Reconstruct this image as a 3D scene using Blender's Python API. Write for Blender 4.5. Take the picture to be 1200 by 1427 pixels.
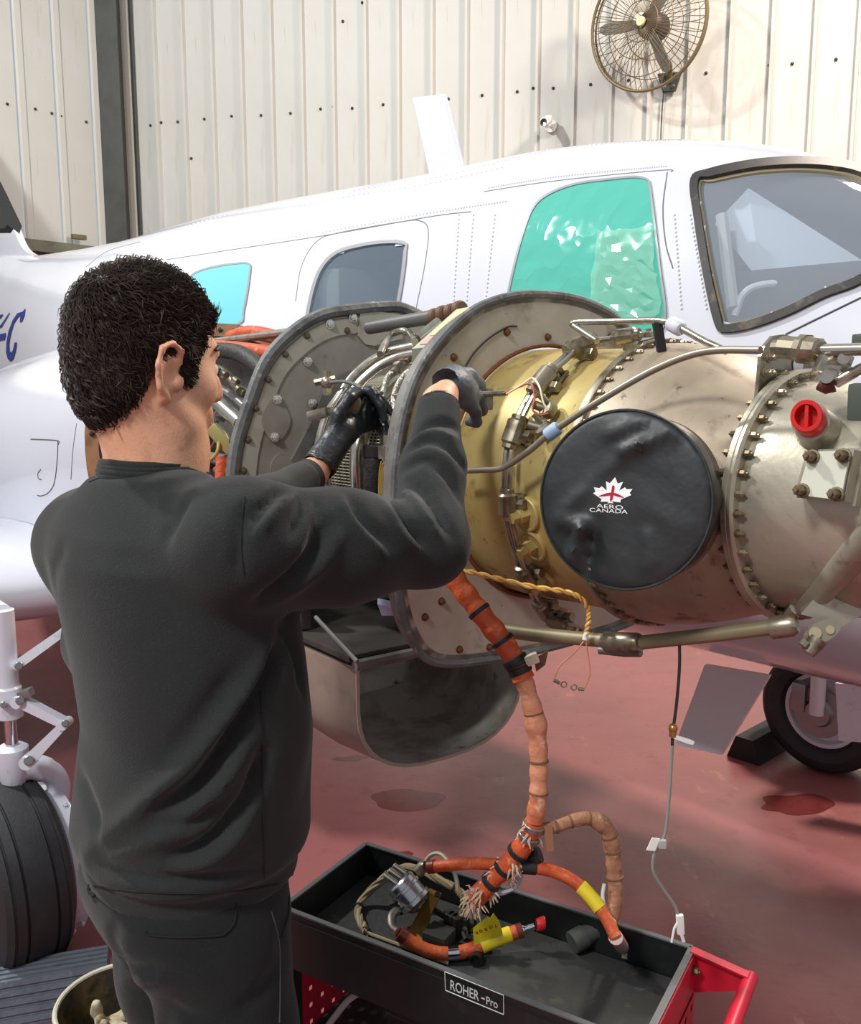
import bpy, bmesh, math, random
import numpy as np
from mathutils import Vector, Matrix
from mathutils.bvhtree import BVHTree

random.seed(7)
rng = np.random.default_rng(7)
SC = bpy.context.scene
COL = SC.collection
for _o in list(bpy.data.objects):
    bpy.data.objects.remove(_o, do_unlink=True)

# ------------------------------------------------------------------ camera
FPX, CX, CY, CAMH = 1264.0, 600.0, 713.5, 1.62
PITCH = math.atan(188.5 / FPX)
_c, _s = math.cos(PITCH), math.sin(PITCH)
CAMO = Vector((0, 0, CAMH))
cd = bpy.data.cameras.new('camera')
cam = bpy.data.objects.new('camera', cd)
COL.objects.link(cam)
cam.location = CAMO
cam.rotation_euler = (math.pi / 2 - PITCH, 0, 0)
cd.sensor_fit = 'HORIZONTAL'
cd.sensor_width = 36.0
cd.lens = 36.0 * FPX / 1200.0
cd.clip_start = 0.05
SC.camera = cam

# ------------------------------------------------------------------ light
SC.view_settings.view_transform = 'Standard'
SC.view_settings.look = 'None'
SC.view_settings.gamma = 1.0
SC.view_settings.use_curve_mapping = False
SC.view_settings.exposure = -0.06
world = bpy.data.worlds.new('hangar_ambient')
SC.world = world
world.use_nodes = True
_bg = world.node_tree.nodes['Background']
_bg.inputs[0].default_value = (0.88, 0.92, 1.0, 1)
_bg.inputs[1].default_value = 0.50


def area_light(name, loc, target, size, power, col=(1, 1, 1)):
    ld = bpy.data.lights.new(name, 'AREA')
    ld.shape = 'DISK'
    ld.size = size
    ld.energy = power
    ld.color = col
    lo = bpy.data.objects.new(name, ld)
    COL.objects.link(lo)
    lo.location = loc
    lo.rotation_euler = (Vector(target) - Vector(loc)).to_track_quat('-Z', 'Y').to_euler()
    return lo


area_light('high_bay_lamp', (-5.2, 3.2, 7.4), (1.0, 6.0, 2.5), 0.55, 640, (1.0, 0.99, 0.97))
area_light('high_bay_lamp', (-2.4, -1.6, 5.2), (0.3, 2.2, 1.2), 0.8, 225, (1.0, 0.99, 0.97))
area_light('high_bay_lamp', (4.0, 5.6, 6.8), (1.0, 4.5, 0.0), 1.0, 640, (1.0, 0.86, 0.74))


# ------------------------------------------------------------------ pixel helpers
def P(px, py, d):
    u = (px - CX) / FPX
    v = (CY - py) / FPX
    return Vector((u * d, d * (_c + v * _s), CAMH + d * (-_s + v * _c)))


def RAY(px, py):
    return (P(px, py, 1.0) - CAMO)


def PZ(px, py, z):
    r = RAY(px, py)
    return CAMO + r * ((z - CAMH) / r.z)


def PPL(px, py, o, n):
    r = RAY(px, py)
    return CAMO + r * ((Vector(o) - CAMO).dot(n) / r.dot(n))


def proj_np(V):
    q = np.asarray(V, float) - np.array([0, 0, CAMH])
    d = q[:, 1] * _c - q[:, 2] * _s
    return np.stack([CX + FPX * q[:, 0] / d, CY - FPX * (q[:, 1] * _s + q[:, 2] * _c) / d, d], 1)


# ------------------------------------------------------------------ materials
def lin(c):
    out = []
    for x in c[:3]:
        x = x / 255.0
        out.append(x / 12.92 if x <= 0.04045 else ((x + 0.055) / 1.055) ** 2.4)
    return (*out, 1.0)


MATS = {}


def mat(name, rgb, rough=0.5, metal=0.0, spots=(), bump=None, coat=0.0, sheen=0.0, rough_var=0.0, spec=0.5, emit=None):
    """principled material; spots = [(scale, lo, hi, rgb, detail, stretch)] mixed in by noise"""
    if name in MATS:
        return MATS[name]
    m = bpy.data.materials.new(name)
    m.use_nodes = True
    nt = m.node_tree
    b = nt.nodes['Principled BSDF']
    b.inputs['Base Color'].default_value = lin(rgb)
    b.inputs['Roughness'].default_value = rough
    b.inputs['Metallic'].default_value = metal
    b.inputs['Specular IOR Level'].default_value = spec
    if coat:
        b.inputs['Coat Weight'].default_value = coat
        b.inputs['Coat Roughness'].default_value = 0.06
    if sheen:
        b.inputs['Sheen Weight'].default_value = sheen
        b.inputs['Sheen Roughness'].default_value = 0.5
    tc = nt.nodes.new('ShaderNodeTexCoord')
    prev = None
    for sp in spots:
        sc_, lo, hi, c2 = sp[:4]
        det = sp[4] if len(sp) > 4 else 4.0
        st = sp[5] if len(sp) > 5 else None
        nz = nt.nodes.new('ShaderNodeTexNoise')
        nz.inputs['Scale'].default_value = sc_
        nz.inputs['Detail'].default_value = det
        nz.inputs['Roughness'].default_value = 0.6
        if st:
            mp = nt.nodes.new('ShaderNodeMapping')
            mp.inputs['Scale'].default_value = st
            nt.links.new(tc.outputs['Object'], mp.inputs['Vector'])
            nt.links.new(mp.outputs['Vector'], nz.inputs['Vector'])
        else:
            nt.links.new(tc.outputs['Object'], nz.inputs['Vector'])
        mr = nt.nodes.new('ShaderNodeMapRange')
        mr.inputs['From Min'].default_value = lo
        mr.inputs['From Max'].default_value = hi
        nt.links.new(nz.outputs['Fac'], mr.inputs['Value'])
        mx = nt.nodes.new('ShaderNodeMix')
        mx.data_type = 'RGBA'
        nt.links.new(mr.outputs['Result'], mx.inputs[0])
        if prev is None:
            mx.inputs[6].default_value = lin(rgb)
        else:
            nt.links.new(prev, mx.inputs[6])
        mx.inputs[7].default_value = lin(c2)
        prev = mx.outputs[2]
    if prev is not None:
        nt.links.new(prev, b.inputs['Base Color'])
    if bump:
        nz = nt.nodes.new('ShaderNodeTexNoise')
        nz.inputs['Scale'].default_value = bump[0]
        nz.inputs['Detail'].default_value = bump[2] if len(bump) > 2 else 3
        nt.links.new(tc.outputs['Object'], nz.inputs['Vector'])
        bp = nt.nodes.new('ShaderNodeBump')
        bp.inputs['Strength'].default_value = bump[1]
        bp.inputs['Distance'].default_value = bump[3] if len(bump) > 3 else 0.01
        nt.links.new(nz.outputs['Fac'], bp.inputs['Height'])
        nt.links.new(bp.outputs['Normal'], b.inputs['Normal'])
    if rough_var:
        nz = nt.nodes.new('ShaderNodeTexNoise')
        nz.inputs['Scale'].default_value = 6
        nz.inputs['Detail'].default_value = 5
        nt.links.new(tc.outputs['Object'], nz.inputs['Vector'])
        mr = nt.nodes.new('ShaderNodeMapRange')
        mr.inputs['To Min'].default_value = max(0.02, rough - rough_var)
        mr.inputs['To Max'].default_value = min(1, rough + rough_var)
        nt.links.new(nz.outputs['Fac'], mr.inputs['Value'])
        nt.links.new(mr.outputs['Result'], b.inputs['Roughness'])
    if emit:
        b.inputs['Emission Color'].default_value = lin(emit[0])
        b.inputs['Emission Strength'].default_value = emit[1]
    MATS[name] = m
    return m


def glass_mat(name, tint, transp, rough=0.03, bump=None):
    if name in MATS:
        return MATS[name]
    m = bpy.data.materials.new(name)
    m.use_nodes = True
    nt = m.node_tree
    nt.nodes.remove(nt.nodes['Principled BSDF'])
    out = nt.nodes['Material Output']
    gl = nt.nodes.new('ShaderNodeBsdfPrincipled')
    gl.inputs['Base Color'].default_value = lin(tint)
    gl.inputs['Roughness'].default_value = rough
    gl.inputs['Specular IOR Level'].default_value = 0.8
    tr = nt.nodes.new('ShaderNodeBsdfTransparent')
    tr.inputs['Color'].default_value = lin([min(255, 180 + x * 0.3) for x in tint])
    mx = nt.nodes.new('ShaderNodeMixShader')
    mx.inputs[0].default_value = 1 - transp
    nt.links.new(tr.outputs[0], mx.inputs[1])
    nt.links.new(gl.outputs[0], mx.inputs[2])
    nt.links.new(mx.outputs[0], out.inputs['Surface'])
    if bump:
        tc = nt.nodes.new('ShaderNodeTexCoord')
        nz = nt.nodes.new('ShaderNodeTexVoronoi')
        nz.feature = 'F1'
        nz.inputs['Scale'].default_value = bump[0]
        n2 = nt.nodes.new('ShaderNodeTexNoise')
        n2.inputs['Scale'].default_value = bump[0] * 0.6
        ad = nt.nodes.new('ShaderNodeMix')
        ad.data_type = 'RGBA'
        ad.inputs[0].default_value = 0.25
        nt.links.new(tc.outputs['Object'], ad.inputs[6])
        nt.links.new(tc.outputs['Object'], n2.inputs['Vector'])
        nt.links.new(n2.outputs['Color'], ad.inputs[7])
        nt.links.new(ad.outputs[2], nz.inputs['Vector'])
        bp = nt.nodes.new('ShaderNodeBump')
        bp.inputs['Strength'].default_value = bump[1]
        bp.inputs['Distance'].default_value = 0.02
        nt.links.new(nz.outputs['Distance'], bp.inputs['Height'])
        nt.links.new(bp.outputs['Normal'], gl.inputs['Normal'])
    MATS[name] = m
    return m


# ------------------------------------------------------------------ object helpers
ORG = {}


def empty(name, loc, label=None, cat=None, group=None):
    o = bpy.data.objects.new(name, None)
    o.empty_display_size = 0.1
    COL.objects.link(o)
    o.location = loc
    ORG[o.name] = Vector(loc)
    tag(o, label, cat, group)
    return o


def tag(o, label=None, cat=None, group=None, kind=None):
    if label:
        o['label'] = label
    if cat:
        o['category'] = cat
    if group:
        o['group'] = group
    if kind:
        o['kind'] = kind
    return o


def org_of(parent):
    return ORG[parent.name] if parent is not None else Vector((0, 0, 0))


def link_mesh(name, me, material, parent=None, smooth=True, angle=40):
    o = bpy.data.objects.new(name, me)
    COL.objects.link(o)
    if material is not None:
        me.materials.append(material)
    if parent is not None:
        o.parent = parent
        ORG[o.name] = org_of(parent)
    else:
        ORG[o.name] = Vector((0, 0, 0))
    if smooth:
        me.polygons.foreach_set('use_smooth', [True] * len(me.polygons))
        try:
            me.set_sharp_from_angle(angle=math.radians(angle))
        except Exception:
            pass
    return o


class MB:
    def __init__(s):
        s.v = []
        s.f = []

    def add(s, verts, faces):
        n = len(s.v)
        s.v.extend([Vector(x) for x in verts])
        s.f.extend([tuple(i + n for i in f) for f in faces])
        return s

    def box(s, c, ax, size, bev=0.0):
        """ax = (x,y,z) unit vectors, size = full lengths"""
        c = Vector(c)
        X, Y, Z = [Vector(a).normalized() * (size[i] / 2) for i, a in enumerate(ax)]
        if bev <= 0:
            vs = [c + X * i + Y * j + Z * k for i in (-1, 1) for j in (-1, 1) for k in (-1, 1)]
            s.add(vs, [(0, 1, 3, 2), (4, 6, 7, 5), (0, 4, 5, 1), (2, 3, 7, 6), (0, 2, 6, 4), (1, 5, 7, 3)])
        else:
            bm = bmesh.new()
            bmesh.ops.create_cube(bm, size=2.0)
            m = Matrix((X, Y, Z)).transposed().to_4x4()
            m.translation = c
            bmesh.ops.transform(bm, matrix=m, verts=bm.verts)
            bmesh.ops.bevel(bm, geom=list(bm.edges), offset=bev, segments=2, affect='EDGES', profile=0.7)
            bm.verts.index_update()
            s.add([v.co.copy() for v in bm.verts], [tuple(v.index for v in f.verts) for f in bm.faces])
            bm.free()
        return s

    def tube(s, pts, r, seg=10, caps=True, closed=False):
        pts = [Vector(p) for p in pts]
        n = len(pts)
        rs = list(r) if hasattr(r, '__len__') else [r] * n
        T = []
        for i in range(n):
            a = pts[(i - 1) % n if closed else max(i - 1, 0)]
            b = pts[(i + 1) % n if closed else min(i + 1, n - 1)]
            t = (b - a)
            T.append(t.normalized() if t.length > 1e-9 else Vector((0, 0, 1)))
        ref = Vector((0, 0, 1)) if abs(T[0].z) < 0.9 else Vector((1, 0, 0))
        u = T[0].cross(ref).normalized()
        vs = []
        for i in range(n):
            u = (u - T[i] * u.dot(T[i]))
            u = u.normalized() if u.length > 1e-6 else T[i].orthogonal().normalized()
            w = T[i].cross(u)
            for k in range(seg):
                a = 2 * math.pi * k / seg
                vs.append(pts[i] + (u * math.cos(a) + w * math.sin(a)) * rs[i])
        fs = []
        m = n if closed else n - 1
        for i in range(m):
            j = (i + 1) % n
            for k in range(seg):
                k2 = (k + 1) % seg
                fs.append((i * seg + k, i * seg + k2, j * seg + k2, j * seg + k))
        if caps and not closed:
            fs.append(tuple(range(seg - 1, -1, -1)))
            fs.append(tuple((n - 1) * seg + k for k in range(seg)))
        return s.add(vs, fs)

    def cyl(s, a, b, r, seg=16, r2=None, bev=0.0):
        a, b = Vector(a), Vector(b)
        r2 = r if r2 is None else r2
        if bev > 0:
            d = (b - a).normalized() * bev
            return s.tube([a, a + d, b - d, b], [r - bev, r, r2, r2 - bev], seg)
        return s.tube([a, b], [r, r2], seg)

    def lathe(s, prof, o, ax, up, seg=48, a0=0.0, a1=2 * math.pi, caps=False):
        """prof = [(t, r)], around axis ax through o; angle from up"""
        o, ax, up = Vector(o), Vector(ax).normalized(), Vector(up).normalized()
        w = ax.cross(up)
        full = abs(a1 - a0 - 2 * math.pi) < 1e-6
        m = seg if full else seg + 1
        vs = []
        for (t, r) in prof:
            for k in range(m):
                a = a0 + (a1 - a0) * k / seg
                vs.append(o + ax * t + (up * math.cos(a) + w * math.sin(a)) * r)
        fs = []
        for i in range(len(prof) - 1):
            for k in range(seg):
                k2 = (k + 1) % m
                fs.append((i * m + k, i * m + k2, (i + 1) * m + k2, (i + 1) * m + k))
        if caps and full:
            fs.append(tuple(range(m - 1, -1, -1)))
            fs.append(tuple((len(prof) - 1) * m + k for k in range(m)))
        return s.add(vs, fs)

    def plate(s, poly, off):
        """closed polygon (3D points) extruded by vector off"""
        poly = [Vector(p) for p in poly]
        off = Vector(off)
        n = len(poly)
        vs = poly + [p + off for p in poly]
        fs = [tuple(range(n - 1, -1, -1)), tuple(range(n, 2 * n))]
        fs += [(i, (i + 1) % n, n + (i + 1) % n, n + i) for i in range(n)]
        return s.add(vs, fs)

    def ring_plate(s, outer, inner, off):
        outer = [Vector(p) for p in outer]
        inner = [Vector(p) for p in inner]
        off = Vector(off)
        n = len(outer)
        vs = outer + inner + [p + off for p in outer] + [p + off for p in inner]
        fs = []
        for i in range(n):
            j = (i + 1) % n
            fs += [(i, j, n + j, n + i), (2 * n + i, 3 * n + i, 3 * n + j, 2 * n + j),
                   (i, 2 * n + i, 2 * n + j, j), (n + i, n + j, 3 * n + j, 3 * n + i)]
        return s.add(vs, fs)

    def ball(s, c, r, ax=None, seg=12, rings=8):
        c = Vector(c)
        X, Y, Z = ax if ax else (Vector((1, 0, 0)), Vector((0, 1, 0)), Vector((0, 0, 1)))
        r = r if hasattr(r, '__len__') else (r, r, r)
        vs = [c + Z * r[2]]
        for i in range(1, rings):
            t = math.pi * i / rings
            for k in range(seg):
                a = 2 * math.pi * k / seg
                vs.append(c + X * (r[0] * math.sin(t) * math.cos(a)) + Y * (r[1] * math.sin(t) * math.sin(a)) + Z * (r[2] * math.cos(t)))
        vs.append(c - Z * r[2])
        fs = [(0, 1 + k, 1 + (k + 1) % seg) for k in range(seg)]
        for i in range(rings - 2):
            for k in range(seg):
                k2 = (k + 1) % seg
                fs.append((1 + i * seg + k, 1 + (i + 1) * seg + k, 1 + (i + 1) * seg + k2, 1 + i * seg + k2))
        n = len(vs) - 1
        fs += [(n, 1 + (rings - 2) * seg + (k + 1) % seg, 1 + (rings - 2) * seg + k) for k in range(seg)]
        return s.add(vs, fs)

    def mesh(s, name, org=Vector((0, 0, 0))):
        me = bpy.data.meshes.new(name)
        me.from_pydata([tuple(v - org) for v in s.v], [], s.f)
        bm = bmesh.new()
        bm.from_mesh(me)
        bmesh.ops.recalc_face_normals(bm, faces=bm.faces)
        bm.to_mesh(me)
        bm.free()
        me.update()
        return me

    def build(s, name, material, parent=None, smooth=True, angle=40):
        return link_mesh(name, s.mesh(name, org_of(parent)), material, parent, smooth, angle)


def inst(name, me, M4, parent):
    """object sharing mesh data `me`, world matrix M4, child of parent (whose world is a pure translation)"""
    o = bpy.data.objects.new(name, me)
    COL.objects.link(o)
    if parent is not None:
        o.parent = parent
        M4 = Matrix.Translation(-org_of(parent)) @ M4
    o.matrix_basis = M4
    ORG[o.name] = Vector((0, 0, 0))
    return o


def frame(o, z, up=None):
    """4x4 with local Z along z at o"""
    z = Vector(z).normalized()
    up = Vector(up) if up is not None else (Vector((0, 0, 1)) if abs(z.z) < 0.9 else Vector((1, 0, 0)))
    x = up.cross(z).normalized()
    y = z.cross(x)
    m = Matrix((x, y, z)).transposed().to_4x4()
    m.translation = Vector(o)
    return m


def smooth_path(pts, n=6, closed=False):
    pts = [Vector(p) for p in pts]
    N = len(pts)
    out = []
    rng_ = range(N if closed else N - 1)
    for i in rng_:
        if closed:
            p0, p1, p2, p3 = pts[(i - 1) % N], pts[i], pts[(i + 1) % N], pts[(i + 2) % N]
        else:
            p1, p2 = pts[i], pts[i + 1]
            p0 = pts[i - 1] if i > 0 else p1 * 2 - p2
            p3 = pts[i + 2] if i + 2 < N else p2 * 2 - p1
        for k in range(n):
            t = k / n
            out.append(0.5 * ((2 * p1) + (p2 - p0) * t + (2 * p0 - 5 * p1 + 4 * p2 - p3) * t * t + (3 * p1 - p0 - 3 * p2 + p3) * t ** 3))
    if not closed:
        out.append(pts[-1])
    return out


def path2(pts, n=6, closed=False):
    return [(q.x, q.y) for q in smooth_path([Vector((a, b, 0)) for a, b in pts], n, closed)]


def text_mesh(txt, size=1.0, extrude=0.0, bold=0.0):
    cu = bpy.data.curves.new('lettering', 'FONT')
    cu.body = txt
    cu.size = size
    cu.extrude = extrude
    cu.offset = bold
    cu.align_x = 'CENTER'
    cu.align_y = 'CENTER'
    o = bpy.data.objects.new('lettering', cu)
    COL.objects.link(o)
    bpy.context.view_layer.update()
    dg = bpy.context.evaluated_depsgraph_get()
    me = bpy.data.meshes.new_from_object(o.evaluated_get(dg))
    bpy.data.objects.remove(o, do_unlink=True)
    bpy.data.curves.remove(cu)
    return me


# ------------------------------------------------------------------ signed-distance sculpting
class SDF:
    def __init__(s, lo, hi, h):
        s.lo = np.array(lo, np.float32)
        s.h = h
        s.n = np.ceil((np.array(hi) - np.array(lo)) / h).astype(int) + 1
        s.f = np.full(tuple(s.n), 0.25, np.float32)

    def _block(s, lo, hi):
        a = np.clip(np.floor((np.array(lo) - s.lo) / s.h).astype(int), 0, s.n - 1)
        b = np.clip(np.ceil((np.array(hi) - s.lo) / s.h).astype(int) + 1, 1, s.n)
        sl = tuple(slice(int(i), int(j)) for i, j in zip(a, b))
        ax = [s.lo[k] + s.h * np.arange(a[k], b[k], dtype=np.float32) for k in range(3)]
        return sl, np.stack(np.meshgrid(*ax, indexing='ij'), -1)

    def _comb(s, sl, d, k, op):
        f = s.f[sl]
        if op == 'sub':
            d = -d
            h = np.maximum(k - np.abs(f - d), 0) / k if k > 0 else 0
            s.f[sl] = np.maximum(f, d) + (h * h * k * 0.25 if k > 0 else 0)
        else:
            h = np.maximum(k - np.abs(f - d), 0) / k if k > 0 else 0
            s.f[sl] = np.minimum(f, d) - (h * h * k * 0.25 if k > 0 else 0)

    def cap(s, a, b, ra, rb=None, k=0.03, op='add', m=0.1):
        rb = ra if rb is None else rb
        a, b = np.array(a, np.float32), np.array(b, np.float32)
        R = max(ra, rb) + m
        sl, X = s._block(np.minimum(a, b) - R, np.maximum(a, b) + R)
        ab = b - a
        t = np.clip(((X - a) @ ab) / max(float(ab @ ab), 1e-9), 0, 1)
        d = np.linalg.norm(X - a - t[..., None] * ab, axis=-1) - (ra + (rb - ra) * t)
        s._comb(sl, d, k, op)
        return s

    def chain(s, pts, rs, k=0.03, op='add', m=0.1):
        for i in range(len(pts) - 1):
            s.cap(pts[i], pts[i + 1], rs[i], rs[i + 1], k, op, m)
        return s

    def ell(s, c, r, R=None, k=0.03, op='add', m=0.1):
        """ellipsoid, R = 3x3 rows = local axes"""
        c = np.array(c, np.float32)
        r = np.array(r, np.float32)
        R = np.eye(3, dtype=np.float32) if R is None else np.array(R, np.float32)
        e = np.abs(R.T * r).sum(1) + m
        sl, X = s._block(c - e, c + e)
        L = (X - c) @ R.T
        k0 = np.linalg.norm(L / r, axis=-1)
        k1 = np.linalg.norm(L / (r * r), axis=-1)
        d = k0 * (k0 - 1) / np.maximum(k1, 1e-6)
        s._comb(sl, d, k, op)
        return s

    def fold(s, pts, amp, w, nrm=None):
        """amp > 0 pushes the surface in along the polyline (valley), < 0 out (ridge); tapers at its ends"""
        pts = [np.array(p, np.float32) for p in pts]
        A = np.array(pts)
        mg = max(3 * w, .045)
        sl, X = s._block(A.min(0) - mg, A.max(0) + mg)
        best = np.full(X.shape[:3], 9.0, np.float32)
        tt = np.zeros(X.shape[:3], np.float32)
        n = len(pts) - 1
        for i in range(n):
            a, ab = pts[i], pts[i + 1] - pts[i]
            t = np.clip(((X - a) @ ab) / max(float(ab @ ab), 1e-9), 0, 1)
            D = X - a - t[..., None] * ab
            if nrm is not None:
                n_ = np.array(nrm[i], np.float32)
                c_ = D @ n_
                D = D - (c_ * np.where(np.abs(c_) < .06, .85, 0))[..., None] * n_
            d = np.linalg.norm(D, axis=-1)
            q = d < best
            best[q] = d[q]
            tt[q] = ((i + t) / n)[q]
        s.f[sl] += amp * np.exp(-(best / w) ** 2) * np.clip(np.sin(np.pi * np.clip(tt * 0.86 + 0.07, 0, 1)) * 1.6, 0, 1)
        return s

    def cut(s, pt, nrm):
        """keep the side nrm points away from"""
        pt = np.array(pt, np.float32)
        nrm = np.array(nrm, np.float32)
        sl, X = s._block(s.lo, s.lo + s.h * s.n)
        s.f = np.maximum(s.f, ((X - pt) @ nrm).astype(np.float32))
        return s

    def surf(s):
        f = s.f
        ins = f < 0
        nx, ny, nz = f.shape
        cnt = np.zeros((nx - 1, ny - 1, nz - 1), np.int8)
        for i in (0, 1):
            for j in (0, 1):
                for k in (0, 1):
                    cnt += ins[i:nx - 1 + i, j:ny - 1 + j, k:nz - 1 + k]
        act = (cnt > 0) & (cnt < 8)
        idx = np.argwhere(act)
        vid = np.full(act.shape, -1, np.int64)
        vid[tuple(idx.T)] = np.arange(len(idx))
        acc = np.zeros((len(idx), 3))
        num = np.zeros(len(idx))
        cor = [(i, j, k) for i in (0, 1) for j in (0, 1) for k in (0, 1)]
        val = {c: f[idx[:, 0] + c[0], idx[:, 1] + c[1], idx[:, 2] + c[2]] for c in cor}
        for c in cor:
            for d in range(3):
                if c[d] == 0:
                    e = list(c)
                    e[d] = 1
                    e = tuple(e)
                    a, b = val[c], val[e]
                    x = (a < 0) != (b < 0)
                    t = np.where(x, a / np.where(x, a - b, 1), 0)
                    pos = np.array(c, float)[None].repeat(len(idx), 0)
                    pos[:, d] += t
                    acc[x] += pos[x]
                    num[x] += 1
        V = (idx + acc / np.maximum(num, 1)[:, None]) * s.h + s.lo
        faces = []
        for d in range(3):
            e1, e2 = (d + 1) % 3, (d + 2) % 3
            a = ins
            sh = [slice(None)] * 3
            sh2 = [slice(None)] * 3
            sh[d] = slice(0, -1)
            sh2[d] = slice(1, None)
            A, B = a[tuple(sh)], a[tuple(sh2)]
            ch = np.argwhere(A != B)
            ok = (ch[:, e1] > 0) & (ch[:, e2] > 0) & (ch[:, e1] < f.shape[e1] - 1) & (ch[:, e2] < f.shape[e2] - 1)
            ch = ch[ok]
            flip = A[tuple(ch.T)]

            def g(o1, o2):
                c = ch.copy()
                c[:, e1] -= o1
                c[:, e2] -= o2
                return vid[tuple(c.T)]
            q = np.stack([g(1, 1), g(0, 1), g(0, 0), g(1, 0)], 1)
            q[~flip] = q[~flip][:, ::-1]
            faces.append(q)
        F = np.concatenate(faces)
        F = F[(F >= 0).all(1)]
        return V, F

    def build(s, name, material, parent, relax=1):
        V, F = s.surf()
        return np_object(name, V, F, material, parent, relax)


def np_object(name, V, F, material, parent, relax=0):
    V = np.array(V, float)
    for _ in range(relax):
        acc = np.zeros_like(V)
        n = np.zeros(len(V))
        for a in range(4):
            b = (a + 1) % 4
            np.add.at(acc, F[:, a], V[F[:, b]])
            np.add.at(n, F[:, a], 1)
            np.add.at(acc, F[:, b], V[F[:, a]])
            np.add.at(n, F[:, b], 1)
        V = 0.5 * V + 0.5 * acc / np.maximum(n, 1)[:, None]
    me = bpy.data.meshes.new(name)
    o_ = np.array(org_of(parent))
    me.from_pydata((V - o_).tolist(), [], F.tolist())
    me.update()
    return link_mesh(name, me, material, parent, True, 80)


# ================================================================== SETTING
M_floor = bpy.data.materials.new('painted_red_floor')
M_floor.use_nodes = True


def _floor_nodes():
    nt = M_floor.node_tree
    b = nt.nodes['Principled BSDF']
    tc = nt.nodes.new('ShaderNodeTexCoord')

    def noise(scale, det=4, rough=0.6, st=None):
        n = nt.nodes.new('ShaderNodeTexNoise')
        n.inputs['Scale'].default_value = scale
        n.inputs['Detail'].default_value = det
        n.inputs['Roughness'].default_value = rough
        if st:
            mp = nt.nodes.new('ShaderNodeMapping')
            mp.inputs['Scale'].default_value = st
            nt.links.new(tc.outputs['Object'], mp.inputs['Vector'])
            nt.links.new(mp.outputs['Vector'], n.inputs['Vector'])
        else:
            nt.links.new(tc.outputs['Object'], n.inputs['Vector'])
        return n.outputs['Fac']

    def ramp(fac, lo, hi):
        m = nt.nodes.new('ShaderNodeMapRange')
        m.inputs['From Min'].default_value = lo
        m.inputs['From Max'].default_value = hi
        nt.links.new(fac, m.inputs['Value'])
        return m.outputs['Result']

    def mix(fac, a, c2):
        m = nt.nodes.new('ShaderNodeMix')
        m.data_type = 'RGBA'
        nt.links.new(fac, m.inputs[0])
        if isinstance(a, tuple):
            m.inputs[6].default_value = a
        else:
            nt.links.new(a, m.inputs[6])
        m.inputs[7].default_value = c2
        return m.outputs[2]
    c = mix(ramp(noise(1.3), 0.40, 0.65), lin((150, 90, 88)), lin((138, 84, 83)))
    c = mix(ramp(noise(9, 6, 0.7), 0.55, 0.75), c, lin((126, 68, 67)))
    c = mix(ramp(noise(3.2, 6, 0.72, (1.2, 0.5, 1)), 0.62, 0.66), c, lin((164, 106, 100)))
    st = ramp(noise(2.1, 3, 0.45, (1, 1.6, 1)), 0.735, 0.75)
    c = mix(st, c, lin((96, 28, 28)))
    nt.links.new(c, b.inputs['Base Color'])
    r = nt.nodes.new('ShaderNodeMapRange')
    nt.links.new(noise(4, 5, 0.65), r.inputs['Value'])
    r.inputs['To Min'].default_value = 0.16
    r.inputs['To Max'].default_value = 0.50
    nt.links.new(r.outputs['Result'], b.inputs['Roughness'])
    bp = nt.nodes.new('ShaderNodeBump')
    bp.inputs['Strength'].default_value = 0.12
    bp.inputs['Distance'].default_value = 0.01
    nt.links.new(noise(14, 4), bp.inputs['Height'])
    nt.links.new(bp.outputs['Normal'], b.inputs['Normal'])


_floor_nodes()
mb = MB()
mb.add([(-14, -5, 0), (14, -5, 0), (14, 16, 0), (-14, 16, 0), (-14, -5, -0.1), (14, -5, -0.1), (14, 16, -0.1), (-14, 16, -0.1)],
       [(0, 1, 2, 3), (7, 6, 5, 4), (0, 4, 5, 1), (1, 5, 6, 2), (2, 6, 7, 3), (3, 7, 4, 0)])
floor = mb.build('floor', M_floor, None, smooth=False)
M_wet = mat('wet_dark_red_puddle', (108, 42, 39), 0.24, spots=[(20, 0.5, 0.7, (92, 32, 31))])
for (x_, y_, rx_, ry_, sd_) in ((568, 1115, 52, 15, 1), (1112, 1121, 50, 15, 2), (488, 1057, 22, 4, 3), (560, 1190, 16, 4, 4)):
    rs_ = np.random.default_rng(sd_)
    am_ = rs_.normal(size=6) * np.array([.12, .08, .05, .03, .03, .02])
    po_ = rs_.uniform(0, 6.28, 6)
    pts_ = []
    for k_ in range(40):
        a_ = 2 * math.pi * k_ / 40
        r_ = 1 + sum(am_[j_] * math.sin((j_ + 2) * a_ + po_[j_]) for j_ in range(6))
        pts_.append(PZ(x_ + rx_ * r_ * math.cos(a_), y_ + ry_ * r_ * math.sin(a_), 0.0))
    mb = MB()
    mb.plate(pts_, Vector((0, 0, .0005)))
    mb.build('puddle', M_wet, floor, smooth=False)
tag(floor, 'glossy red painted hangar floor with dark oil stains', None, None, 'structure')

M_sheet = mat('cream_sheet_metal', (196, 196, 189), 0.5, 0.0,
              spots=[(0.8, 0.45, 0.7, (190, 189, 180)), (3.0, 0.58, 0.75, (176, 172, 158), 5, (3, 3, 0.35)),
                     (9.0, 0.64, 0.72, (150, 142, 118), 4, (2.5, 2.5, 0.16))], bump=(2.0, 0.15, 2))
M_rib = mat('cream_rib_metal', (176, 172, 158), 0.5)
M_steel_dark = mat('dark_grey_column_paint', (72, 74, 70), 0.55, spots=[(5, 0.45, 0.7, (62, 64, 60))])
M_beam = mat('green_grey_beam_paint', (112, 114, 98), 0.6, spots=[(6, 0.45, 0.7, (88, 88, 76))])
M_lower = mat('grey_lower_wall_render', (104, 102, 96), 0.8, spots=[(3, 0.4, 0.7, (82, 80, 76))])
M_screw = mat('dark_screw_head', (62, 58, 50), 0.5, 0.5)

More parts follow.
